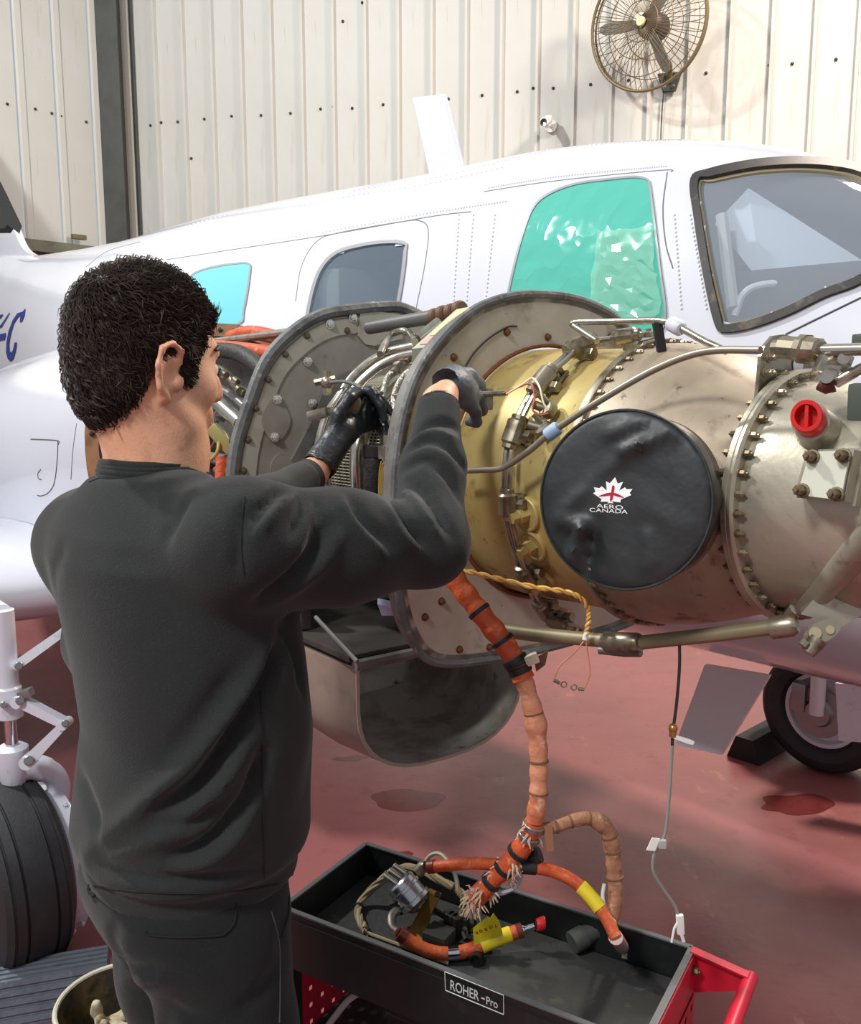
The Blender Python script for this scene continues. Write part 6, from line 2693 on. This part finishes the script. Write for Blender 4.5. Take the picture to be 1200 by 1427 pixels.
# ------------------------------------------------------------------ wiring harness (orange sleeved), hanging from the engine into the tray
ZF = ZR - DT + .008
M_or = mat('orange_harness_sleeve', (206, 92, 44), 0.5, spots=[(14, 0.45, 0.62, (184, 72, 36)), (45, 0.56, 0.68, (222, 130, 88))], bump=(60, 0.3))
M_orp = mat('faded_peach_sleeve', (206, 138, 104), 0.6, spots=[(12, 0.45, 0.62, (190, 108, 72)), (40, 0.58, 0.68, (226, 172, 146))], bump=(60, 0.3))
M_brs = mat('dusty_brown_sleeve', (158, 112, 82), 0.75, spots=[(14, 0.45, 0.62, (138, 92, 64)), (50, 0.55, 0.68, (184, 146, 118))], bump=(70, 0.4))
M_fray = mat('frayed_beige_cloth', (196, 172, 146), 0.9)
M_yel = mat('yellow_tape', (232, 208, 40), 0.45)
M_tie = mat('black_tie', (30, 30, 32), 0.5)

top_h = P(618, 786, 1.60)
har = empty('wiring_harness', top_h, 'thick orange sleeved wiring harness hanging from the engine into the cart tray', 'harness')
trunk_px = [(618, 784, 1.60), (640, 815, 1.585), (668, 852, 1.57), (700, 893, 1.56), (722, 928, 1.555), (736, 965, 1.55), (745, 1000, 1.55), (750, 1040, 1.55), (751, 1080, 1.55), (750, 1110, 1.55), (745, 1145, 1.555)]
tq_ = smooth_path([P(*p) for p in trunk_px], 6)
n1 = 27
mb = MB()
mb.tube(tq_[:n1 + 1], [(.0185 + .0014 * math.sin(i * 1.7)) for i in range(n1 + 1)], 14)
up_ = mb.build('upper_sleeve', M_or, har)
mb = MB()
rr = [.0155 + .0012 * math.sin(i * 1.3) + (.004 * math.exp(-((i - 10) / 2.5) ** 2)) for i in range(len(tq_) - n1)]
mb.tube(tq_[n1:], rr, 14)
dn_ = mb.build('lower_sleeve', M_orp, har)


def band(path, i, r, w, name, material, parent):
    a = path[i]
    d = (path[min(i + 1, len(path) - 1)] - path[max(i - 1, 0)]).normalized()
    m = MB()
    m.tube([a - d * w, a - d * w * .8, a + d * w * .8, a + d * w], [r * .95, r, r, r * .95], 14)
    return m.build(name, material, parent)


for i in (12, 18):
    band(tq_, i, .0212, .004, 'cable_tie', M_tie, har)
band(tq_, 23, .0225, .008, 'clamp', M_black, har)
band(tq_, 25, .021, .006, 'clamp', M_black, har)
for i in (35, 39, 45, 53):
    band(tq_, i, .0172, .0018, 'lacing_tie', mat('brown_lacing', (120, 84, 60), 0.7), har)
band(tq_, 2, .0205, .006, 'copper_band', mat('copper_band', (196, 120, 96), 0.4, 0.5), har)
mb = MB()
mb.box(tq_[23] + Vector((.026, -.01, .008)), (Vector((1, 0, .4)), Vector((0, 1, 0)), Vector((-.4, 0, 1))), (.024, .014, .018), .004)
mb.build('clamp_tab', mat('pale_clamp_tab', (206, 196, 170), 0.5), har)
mb = MB()
mb.plate([tq_[23] + Vector((.03, -.005, .005)), tq_[23] + Vector((.055, -.005, .022)), tq_[23] + Vector((.05, -.005, -.004)), tq_[23] + Vector((.035, -.005, -.016))], Vector((0, .003, 0)))
mb.build('clamp_strap', M_brown_l, har, smooth=False)


def zpath(pts):
    """(px, py, z) -> world"""
    return [PZ(x, y, z) for x, y, z in pts]


J = tq_[-1]
jd = 1.555
br_px = [(745, 1145), (735, 1170), (718, 1192), (698, 1215), (676, 1238), (658, 1256)]
lowz = [P(x, y, jd + .012 * i) for i, (x, y) in enumerate(br_px)]
lq = smooth_path(lowz, 5)
mb = MB()
mb.tube(lq, [.0165 + .0016 * math.sin(i) for i in range(len(lq) - 6)] + [.017, .018, .018, .0185, .018, .014], 14)
lt = mb.build('split_sleeve', M_or, har)
for i, r in ((1, .0205), (4, .0205), (9, .0195), (14, .019), (18, .019)):
    band(lq, i, r, .005, 'clamp', M_tie if i > 5 else M_steel, har)
# frayed cloth tufts
rs = np.random.default_rng(5)
for (i, n) in ((2, 14), (11, 16), (15, 24), (20, 40), (24, 44)):
    mb = MB()
    cl = [Vector((rs.normal(), rs.normal() * .6, rs.normal() - .4)).normalized() for _ in range(4)]
    for k in range(n):
        a = lq[i]
        dv = (cl[k % 4] + Vector((rs.normal(), rs.normal(), rs.normal())) * .35).normalized()
        b0 = a + dv * .012
        b1 = a + dv * (.019 + .007 * rs.random())
        b2 = b1 + dv * .006 + Vector((rs.normal() * .003, 0, -.007))
        mb.tube([b0, b1, b2], [.0030, .0022, .0006], 4)
    tag(mb.build('frayed_cloth', M_fray, lt), None, None, None, 'stuff')
# right branch, dusty brown, over the tray's far side down to a black connector
rb_px = [(748, 1156, 1.56), (775, 1152, 1.565), (800, 1143, 1.57), (825, 1141, 1.575), (845, 1155, 1.58), (853, 1180, 1.585), (856, 1210, 1.585), (858, 1240, 1.585), (856, 1268, 1.58), (848, 1285, 1.575)]
rq = smooth_path([P(*p) for p in rb_px], 5)
mb = MB()
mb.tube(rq, [.0105] * 10 + [.0118] * 6 + [.0145 + .0015 * math.sin(i) for i in range(len(rq) - 32)] + [.013] * 16, 12)
rbo = mb.build('brown_branch', M_brs, har)
for i in (5, 9, 14, 18, 22, 26, 32):
    band(rq, i, .0155 if i > 14 else .0125, .0018, 'lacing_tie', mat('brown_lacing', (120, 84, 60), 0.7), rbo)
mb = MB()
mb.plate([P(757, 1152, 1.55), P(770, 1152, 1.55), P(772, 1186, 1.55), P(762, 1187, 1.55)], Vector((0, .003, 0)))
mb.build('hanging_strap', mat('tan_strap', (150, 104, 74), 0.7), har, smooth=False)
ca, cb = PZ(797, 1314, ZF + .022), PZ(846, 1287, ZF + .04)
mb = MB()
d = (cb - ca).normalized()
mb.tube([ca, ca + d * .004, ca.lerp(cb, .35), ca.lerp(cb, .36), ca.lerp(cb, .6), ca.lerp(cb, .61), cb], [.020, .021, .021, .018, .018, .020, .016], 16)
mb.build('black_connector', mat('dusty_black_connector', (66, 68, 64), 0.6), har)
mb = MB()
wq_ = smooth_path([P(842, 1232, 1.56), P(840, 1250, 1.56), P(846, 1272, 1.56), P(857, 1288, 1.56), PZ(845, 1302, ZF + .03), PZ(828, 1308, ZF + .02)], 5)
mb.tube(wq_, .0032, 8)
mb.build('white_wire', mat('white_plastic', (225, 225, 218), 0.4), har)
# front right branch with yellow tape and fitting
fb_px = [(700, 1208, 1.58), (735, 1208, 1.585), (770, 1214, 1.585), (800, 1228, 1.575), (825, 1252, 1.56), (845, 1280, 1.545), (858, 1306, 1.53)]
fq = smooth_path([P(*p) for p in fb_px], 6)
mb = MB()
mb.tube(fq, .0108, 12)
fbo = mb.build('orange_branch', M_or, har)
mb = MB()
mb.tube(fq[20:28], .0128, 12)
mb.build('yellow_tape', M_yel, fbo)
mb = MB()
mb.tube(fq[4:9], .0125, 12)
mb.build('black_tape', M_tie, fbo)
mb = MB()
e0 = fq[-1]
e1 = PZ(868, 1321, ZF + .03)
mb.tube([e0, e0.lerp(e1, .9), e1], [.0125, .0125, .011], 12)
mb.build('clear_shrink', mat('clear_shrink_sleeve', (190, 150, 136), 0.3), fbo)
mb = MB()
e2 = PZ(872, 1331, ZF + .008)
mb.tube([e1, e2], .004, 8)
mb.tube([e2 + Vector((0, 0, .012)), e2 + Vector((0, 0, .011)), e2 + Vector((0, 0, -.002)), e2 + Vector((0, 0, -.003))], [.005, .0095, .0095, .006], 6)
mb.build('end_nut', mat('white_metal_nut', (220, 218, 204), 0.3, 0.5), fbo)
# back branch lying to the left
bq = smooth_path([P(700, 1205, 1.60), P(660, 1203, 1.63), P(625, 1206, 1.66), P(598, 1208, 1.68)], 6)
mb = MB()
mb.tube(bq, .0105, 12)
bbo = mb.build('orange_branch', M_or, har)
mb = MB()
mb.tube(bq[-3:], .0125, 12)
mb.build('maroon_shrink', mat('maroon_shrink', (112, 38, 30), 0.4), bbo)
mb = MB()
mb.tube([P(594, 1207, 1.685), P(590, 1207, 1.69), P(582, 1216, 1.69)], [.010, .012, .011], 10)
mb.build('end_fitting', M_fit, bbo)
mb = MB()
kk_ = P(740, 1195, 1.60)
mb.tube([kk_ - Vector((.012, 0, .008)), kk_, kk_ + Vector((.012, -.004, .006)), kk_ + Vector((.016, -.005, .008))], [.012, .019, .019, .014], 14)
mb.build('round_connector', M_black, har)
mb = MB()
mb.tube(smooth_path([P(655, 1240, 1.60), P(700, 1243, 1.60), P(722, 1232, 1.60), P(728, 1210, 1.59)], 6), .004, 8)
mb.tube(smooth_path([P(655, 1244, 1.60), P(690, 1247, 1.60), P(715, 1238, 1.60), P(724, 1214, 1.59)], 6), .003, 8)
mb.build('grey_wire', mat('grey_wire', (168, 168, 170), 0.5), har)

# ------------------------------------------------------------------ front lead: orange hose with yellow tag and red cap
ll = empty('ignition_lead', PZ(640, 1328, ZF), 'short orange ignition lead with yellow tag and red end cap lying in the tray', 'cable')
lead_px = [(556, 1300, ZF + .045), (575, 1314, ZF + .028), (600, 1326, ZF + .016), (630, 1329, ZF + .014), (660, 1322, ZF + .020), (690, 1309, ZF + .032), (715, 1300, ZF + .040), (728, 1296, ZF + .044)]
fq = smooth_path(zpath(lead_px), 6)
mb = MB()
mb.tube(fq, .0125, 14)
le = mb.build('orange_sleeve', M_or, ll)
mb = MB()
mb.tube(fq[17:21], .0132, 14)
mb.build('metal_ferrule', M_chrome, ll)
mb = MB()
mb.tube(fq[26:36], .0140, 14)
yt = mb.build('yellow_tape', M_yel, ll)
mb = MB()
mb.tube(fq[-5:], .0135, 14)
mb.build('maroon_shrink', mat('maroon_shrink', (112, 38, 30), 0.4), ll)
mb = MB()
mb.tube(fq[:4], .0138, 14)
mb.build('maroon_shrink', mat('maroon_shrink', (112, 38, 30), 0.4), ll)
a, b = fq[-1], PZ(745, 1290, ZF + .052)
mb = MB()
mb.tube([a, a.lerp(b, .2), a.lerp(b, .25), b], [.0105, .0105, .0075, .0075], 12)
mb.build('end_fitting', M_chrome, ll)
c2 = PZ(755, 1287, ZF + .056)
mb = MB()
d = (c2 - b).normalized()
mb.lathe([(-.010, .006), (-.010, .0115), (.004, .0125), (.006, .0115), (.006, .008), (.001, .006), (.001, 0)], c2, d, Vector((0, 0, 1)), 20)
mb.build('red_cap', M_redcap, ll)
# paper-stiff tag standing on the tape
tg = [(660, 1312), (659, 1294), (679, 1278), (683, 1280), (688, 1273), (696, 1284), (700, 1298)]
g0 = PZ(662, 1316, ZF + .03)
g1 = PZ(698, 1302, ZF + .045)
tnm = ((g1 - g0).normalized()).cross(Vector((0, 0, 1)))
if tnm.y > 0:
    tnm = -tnm
mb = MB()
tq2 = [PPL(x, y, g0 + tnm * .004, tnm) for x, y in [(661, 1318)] + tg[1:] + [(701, 1303)]]
mb.plate(tq2, -tnm * .0012)
tgo = mb.build('yellow_tag', M_yel, ll, smooth=False)
tx = (g1 - g0).normalized()
for ch, (x, y), rot_ in (('T', (691, 1290), 195), ('O', (684, 1292), 195), ('R', (677, 1295), 200), ('Q', (670, 1297.5), 195), ('R', (664.5, 1300), 200)):
    me = text_mesh(ch, .0078, 0, .0003)
    me.materials.append(mat('red_marker', (176, 36, 30), 0.6))
    m4 = frame(PPL(x, y, g0 + tnm * .0046, tnm), tnm, Vector((0, 0, 1))) @ Matrix.Rotation(math.radians(rot_), 4, 'Z')
    inst('marker_letter', me, m4, tgo)

# ------------------------------------------------------------------ exciter unit, bracket, boxes and bundle in the tray
ex_ = empty('igniter_unit', PZ(585, 1290, ZF), 'silver cylindrical igniter unit on a brass bracket lying in the tray', 'igniter')
ia, ib2 = PZ(556, 1228, ZF + .095), PZ(585, 1262, ZF + .055)
d = (ib2 - ia).normalized()
mb = MB()
L_ = (ib2 - ia).length
u_ = d.orthogonal().normalized()
mb.lathe([(0, 0), (0, .026), (.004, .030), (L_ * .25, .030), (L_ * .27, .033), (L_ * .36, .033), (L_ * .38, .030), (L_ * .7, .030), (L_ * .72, .034), (L_ * .85, .034), (L_ * .9, .026), (L_, .022), (L_, 0)], ia, d, u_, 24)
mb.build('housing', mat('polished_steel', (176, 178, 180), 0.25, 0.9), ex_)
for k in range(3):
    mb = MB()
    q = ia + u_ * (.022 - .015 * k) + d.cross(u_) * (.016 * (k - 1))
    mb.cyl(q, q - d * .022 - Vector((.01, 0, 0)), .006, 10, bev=.001)
    mb.build('terminal', M_pipe, ex_)
mb = MB()
bA = [PZ(x, y, z) for x, y, z in ((597, 1238, ZF + .075), (615, 1245, ZF + .07), (600, 1275, ZF + .04), (590, 1312, ZF + .004), (566, 1303, ZF + .004), (585, 1268, ZF + .04))]
mb.add(bA + [p + Vector((.002, .004, -.002)) for p in bA], [(0, 1, 2, 5), (5, 2, 3, 4), (6, 11, 8, 7), (11, 10, 9, 8), (0, 6, 7, 1), (1, 7, 8, 2), (2, 8, 9, 3), (3, 9, 10, 4), (4, 10, 11, 5), (5, 11, 6, 0)])
mb.build('brass_bracket', mat('brass_plate', (150, 112, 48), 0.4, 0.6, spots=[(20, 0.5, 0.7, (112, 80, 34))]), ex_, smooth=False)
mb = MB()
mb.tube(smooth_path(zpath([(568, 1258, ZF + .05), (556, 1266, ZF + .05), (546, 1278, ZF + .045), (547, 1292, ZF + .04), (556, 1300, ZF + .045)]), 5), .0095, 12)
mb.build('elbow_tube', M_pipe, ex_)
mb = MB()
ii = PZ(548, 1258, ZF + .055)
mb.box(ii + Vector((.02, 0, 0)), (Vector((1, 0, .3)), Vector((0, 1, 0)), Vector((-.3, 0, 1))), (.05, .035, .03), .006)
mb.build('brown_clamp', M_dark, ex_)
rl = empty('relay_box', PZ(615, 1310, ZF), 'small dark metal box with round posts lying in the tray', 'box')
mb = MB()
mb.box(PZ(612, 1306, ZF + .016), (UX, UY, Vector((0, 0, 1))), (.05, .045, .03), .004)
mb.build('case', mat('dark_grey_box', (58, 60, 58), 0.5, 0.3), rl)
for k in range(3):
    mb = MB()
    q = PZ(626 + 6 * k, 1300 + 3 * k, ZF)
    mb.cyl(q, q + Vector((0, 0, .045)), .011, 12, bev=.002)
    mb.build('post', M_dark, rl)
cn_ = empty('loose_connector', PZ(664, 1335, ZF), 'small round black connector lying below the yellow tag in the tray', 'connector')
mb = MB()
q = PZ(663, 1338, ZF + .013)
dd = Vector((-.2, -.95, .1)).normalized()
mb.lathe([(-.03, 0), (-.03, .011), (0, .012), (.003, .012), (.003, .009), (-.004, .008), (-.004, 0)], q, dd, Vector((0, 0, 1)), 18)
mb.build('shell', M_black, cn_)
mb = MB()
mb.tube(smooth_path([q - dd * .028, q - dd * .05 + Vector((.015, 0, .01)), PZ(688, 1320, ZF + .008)], 4), .006, 8)
mb.build('lead', M_dark, cn_)
mb = MB()
mb.tube(smooth_path(zpath([(655, 1300, ZF + .01), (652, 1280, ZF + .05), (657, 1268, ZF + .065), (663, 1275, ZF + .055), (660, 1300, ZF + .01)]), 5), .0035, 8)
mb.build('cable_loop', M_dark, cn_)
wc = empty('wire_bundle', PZ(545, 1240, ZF), 'tan twisted wire bundle looped across the back of the tray', 'wire')
loop = [(640, 1285, ZF + .03), (648, 1262, ZF + .06), (640, 1242, ZF + .08), (610, 1225, ZF + .09), (580, 1210, ZF + .095), (552, 1212, ZF + .08), (530, 1228, ZF + .055), (508, 1250, ZF + .02), (499, 1268, ZF + .010), (503, 1285, ZF + .009), (509, 1295, ZF + .008)]
lp2 = smooth_path(zpath(loop), 8)
for k in range(4):
    q = []
    for i, p in enumerate(lp2):
        dv = (lp2[min(i + 1, len(lp2) - 1)] - lp2[max(i - 1, 0)]).normalized()
        u = (Vector((0, 0, 1)) - dv * dv.z).normalized()
        w = dv.cross(u)
        a = k * math.pi / 2 + i * .28
        q.append(p + (u * math.cos(a) + w * math.sin(a)) * .0042)
    mb = MB()
    mb.tube(q, .0042, 7)
    mb.build('strand', mat('tan_wire_%d' % (k % 2), ((158, 140, 106), (132, 118, 90))[k % 2], 0.7), wc)
for i in (8, 18, 30, 44, 62):
    band(lp2, i, .0100, .0025, 'lacing_tie', M_tie, wc)
mb = MB()
mb.tube(smooth_path(zpath([(610, 1246, ZF + .07), (600, 1262, ZF + .03), (640, 1292, ZF + .02), (650, 1310, ZF + .012)]), 5), .0055, 8)
mb.build('black_lead', M_dark, wc)
mb = MB()
mb.tube(smooth_path([P(590, 1205, 1.69), P(600, 1192, 1.69), P(614, 1190, 1.68), P(628, 1205, 1.66), P(636, 1225, 1.65), P(638, 1240, 1.645)], 5), .004, 8)
mb.build('braided_lead', mat('pale_braid', (176, 168, 150), 0.5, 0.4), wc)
mb = MB()
e_0 = lp2[-1]
for k in range(8):
    mb.tube([e_0, e_0 + Vector((rs.normal() * .006, -.012, rs.normal() * .004))], [.003, .001], 5)
mb.build('frayed_end', M_fray, wc)
mb = MB()
mb.tube(smooth_path(zpath([(512, 1300, ZF + .004), (560, 1318, ZF + .004), (600, 1334, ZF + .004), (625, 1342, ZF + .004)]), 4), .0035, 7)
mb.build('loose_wire', mat('tan_wire_0', (158, 140, 106), 0.7), wc)

# ------------------------------------------------------------------ thin cable hanging from the lower pipe
hw_ = [(947, 890, 1.46), (947, 930, 1.46), (943, 980, 1.46), (938, 1020, 1.46), (936, 1060, 1.46), (932, 1120, 1.46), (926, 1165, 1.46), (912, 1190, 1.46), (911, 1215, 1.46), (925, 1240, 1.46), (940, 1262, 1.46), (947, 1280, 1.46)]
hq = smooth_path([P(*p) for p in hw_], 6)
hc = empty('hanging_cable', hq[0], 'thin grey cable with white tags hanging from the pipe under the engine', 'cable')
mb = MB()
mb.tube(hq[:22], .0026, 8)
mb.build('black_section', M_tie, hc)
mb = MB()
mb.tube(hq[21:], .0026, 8)
mb.build('grey_section', mat('grey_cable', (132, 130, 122), 0.5), hc)
mb = MB()
q = P(938, 1018, 1.455)
mb.ball(q + Vector((0, 0, .004)), .0075, None, 12, 8)
mb.cyl(q - Vector((0, 0, .010)), q + Vector((0, 0, .0)), .006, 10)
mb.build('brass_joint', mat('brass_joint', (176, 130, 80), 0.35, 0.7), hc)
mb = MB()
mb.plate([P(939, 1024, 1.452), P(962, 1031, 1.452), P(968, 1034, 1.452), P(966, 1038, 1.452), P(960, 1037, 1.452), P(938, 1029, 1.452)], Vector((0, .003, 0)))
mb.build('white_tag', mat('white_tag', (232, 232, 226), 0.5), hc, smooth=False)
mb = MB()
mb.plate([P(909, 1168, 1.452), P(920, 1169, 1.452), P(913, 1186, 1.452), P(901, 1185, 1.452)], Vector((0, .002, 0)))
mb.build('white_tag', mat('white_tag', (232, 232, 226), 0.5), hc, smooth=False)
mb = MB()
mb.box(P(923, 1176, 1.455), (Vector((1, 0, 0)), Vector((0, 1, 0)), Vector((0, 0, 1))), (.012, .008, .014), .002)
mb.build('grey_clip', mat('grey_clip', (180, 180, 176), 0.5), hc)
mb = MB()
q = P(948, 1288, 1.46)
mb.box(q, (Vector((1, 0, .1)), Vector((0, 1, 0)), Vector((-.1, 0, 1))), (.012, .008, .034), .003)
mb.tube([q + Vector((-.002, -.002, .01)), q + Vector((-.010, -.003, -.005)), q + Vector((-.013, -.002, -.03))], .002, 6)
mb.tube([q + Vector((0, -.002, -.01)), q + Vector((.006, -.003, -.028))], .003, 6)
mb.build('white_plug', mat('white_tag', (232, 232, 226), 0.5), hc)

# ------------------------------------------------------------------ chocks, bucket
M_chock = mat('grey_ribbed_rubber', (98, 105, 114), 0.7, spots=[(12, 0.45, 0.65, (84, 90, 100)), (50, 0.6, 0.7, (116, 122, 130))], bump=(80, 0.2))


def chock(name, c, ax, ln_, wd, ht, material, label, ribs=True):
    """ax = long direction; trapezoid section with ribs along it"""
    ax = Vector(ax).normalized()
    w = Vector((0, 0, 1)).cross(ax)
    prof = [(-wd / 2, 0), (wd / 2, 0)]
    m_ = 9

    def edge(a, b, n):
        out = []
        for i in range(n):
            t0, t1 = i / n, (i + 1) / n
            p0 = (a[0] + (b[0] - a[0]) * t0, a[1] + (b[1] - a[1]) * t0)
            p1 = (a[0] + (b[0] - a[0]) * (t0 + .62 / n), a[1] + (b[1] - a[1]) * (t0 + .62 / n))
            nx_, ny_ = (b[1] - a[1]), -(b[0] - a[0])
            l_ = math.hypot(nx_, ny_)
            q_ = (nx_ / l_ * .005, ny_ / l_ * .005)
            out += [(p0[0] + q_[0], p0[1] + q_[1]), (p1[0] + q_[0], p1[1] + q_[1]), p1, (a[0] + (b[0] - a[0]) * t1, a[1] + (b[1] - a[1]) * t1)]
        return out
    a, b, c1, d1 = (wd / 2, .004), (wd * .26, ht), (-wd * .26, ht), (-wd / 2, .004)
    if ribs:
        prof = [(-wd / 2, 0), (wd / 2, 0)] + edge(a, b, 5) + edge(b, c1, 4) + edge(c1, d1, 5)
    else:
        prof = [(-wd / 2, 0), (wd / 2, 0), b, c1]
    c = Vector(c)
    m = MB()
    m.plate([c - ax * ln_ / 2 + w * x + Vector((0, 0, z)) for x, z in prof], ax * ln_)
    o = m.build(name, material, None, smooth=False)
    return tag(o, label, 'chock', 'wheel chocks on the hangar floor')


_f = PZ(92, 1408, 0)
_g = PZ(-60, 1438, 0)
ax_c = (PZ(155, 1392, 0) - PZ(0, 1420, 0))
ax_c.z = 0
axn = ax_c.normalized()
wv = Vector((0, 0, 1)).cross(axn)
if wv.y < 0:
    wv = -wv
ce_ = PZ(152, 1396, 0) - axn * .24 + wv * .035
chock('wheel_chock', ce_, axn, .48, .15, .11, M_chock, 'grey ribbed rubber chock in front of the near main wheel')
fcq = PZ(1130, 1050, 0)
fcq = Vector((fc_.x, fc_.y, 0)) + FB * .265 + FN * .03
chock('wheel_chock', fcq, (FN * 1.0), .34, .15, .10, mat('black_chock_rubber', (24, 24, 25), 0.7), 'black chock against the far wheel under the belly', False)

bk_c = PZ(128, 1404, .30)
bkt = empty('bucket', (bk_c.x, bk_c.y, 0), 'open dirty bucket with a rag standing by the trousers', 'bucket')
bc = Vector((bk_c.x, bk_c.y, 0)) + Vector((.05, .02, 0))
mb = MB()
mb.lathe([(0.0, 0), (0.0, .10), (.02, .103), (.30, .128), (.30, .122), (.02, .097), (.02, 0)], bc, Vector((0, 0, 1)), Vector((1, 0, 0)), 40)
mb.build('pail', mat('dirty_dark_pail', (62, 54, 42), 0.6, spots=[(9, 0.45, 0.6, (98, 84, 56)), (25, 0.55, 0.65, (40, 34, 28))]), bkt)
mb = MB()
mb.tube([bc + Vector((math.cos(2 * math.pi * k / 40) * .127, math.sin(2 * math.pi * k / 40) * .127, .30)) for k in range(40)], .0055, 8, closed=True)
mb.build('rim', mat('pale_bucket_rim', (196, 190, 170), 0.5), bkt)
R_ = SDF(np.array(bc) + np.array([-.09, -.09, .17]), np.array(bc) + np.array([.09, .09, .33]), .006)
rs = np.random.default_rng(9)
for k in range(14):
    a = np.array(bc) + np.array([rs.uniform(-.055, .01), rs.uniform(-.06, .03), rs.uniform(.215, .265)])
    R_.cap(a, a + rs.normal(size=3) * .02, .014, .010, .01)
rag = R_.build('rag', mat('stained_cream_rag', (190, 180, 150), 0.9, spots=[(14, 0.5, 0.62, (120, 100, 66))]), None, 0)
tag(rag, 'crumpled cream rag lying inside the dirty bucket', 'rag')
mb = MB()
mb.lathe([(0.19, 0), (0.19, .112)], bc, Vector((0, 0, 1)), Vector((1, 0, 0)), 32)
mb.build('sludge', mat('brown_sludge', (58, 46, 30), 0.4, spots=[(14, 0.5, 0.62, (96, 78, 44))]), bkt)
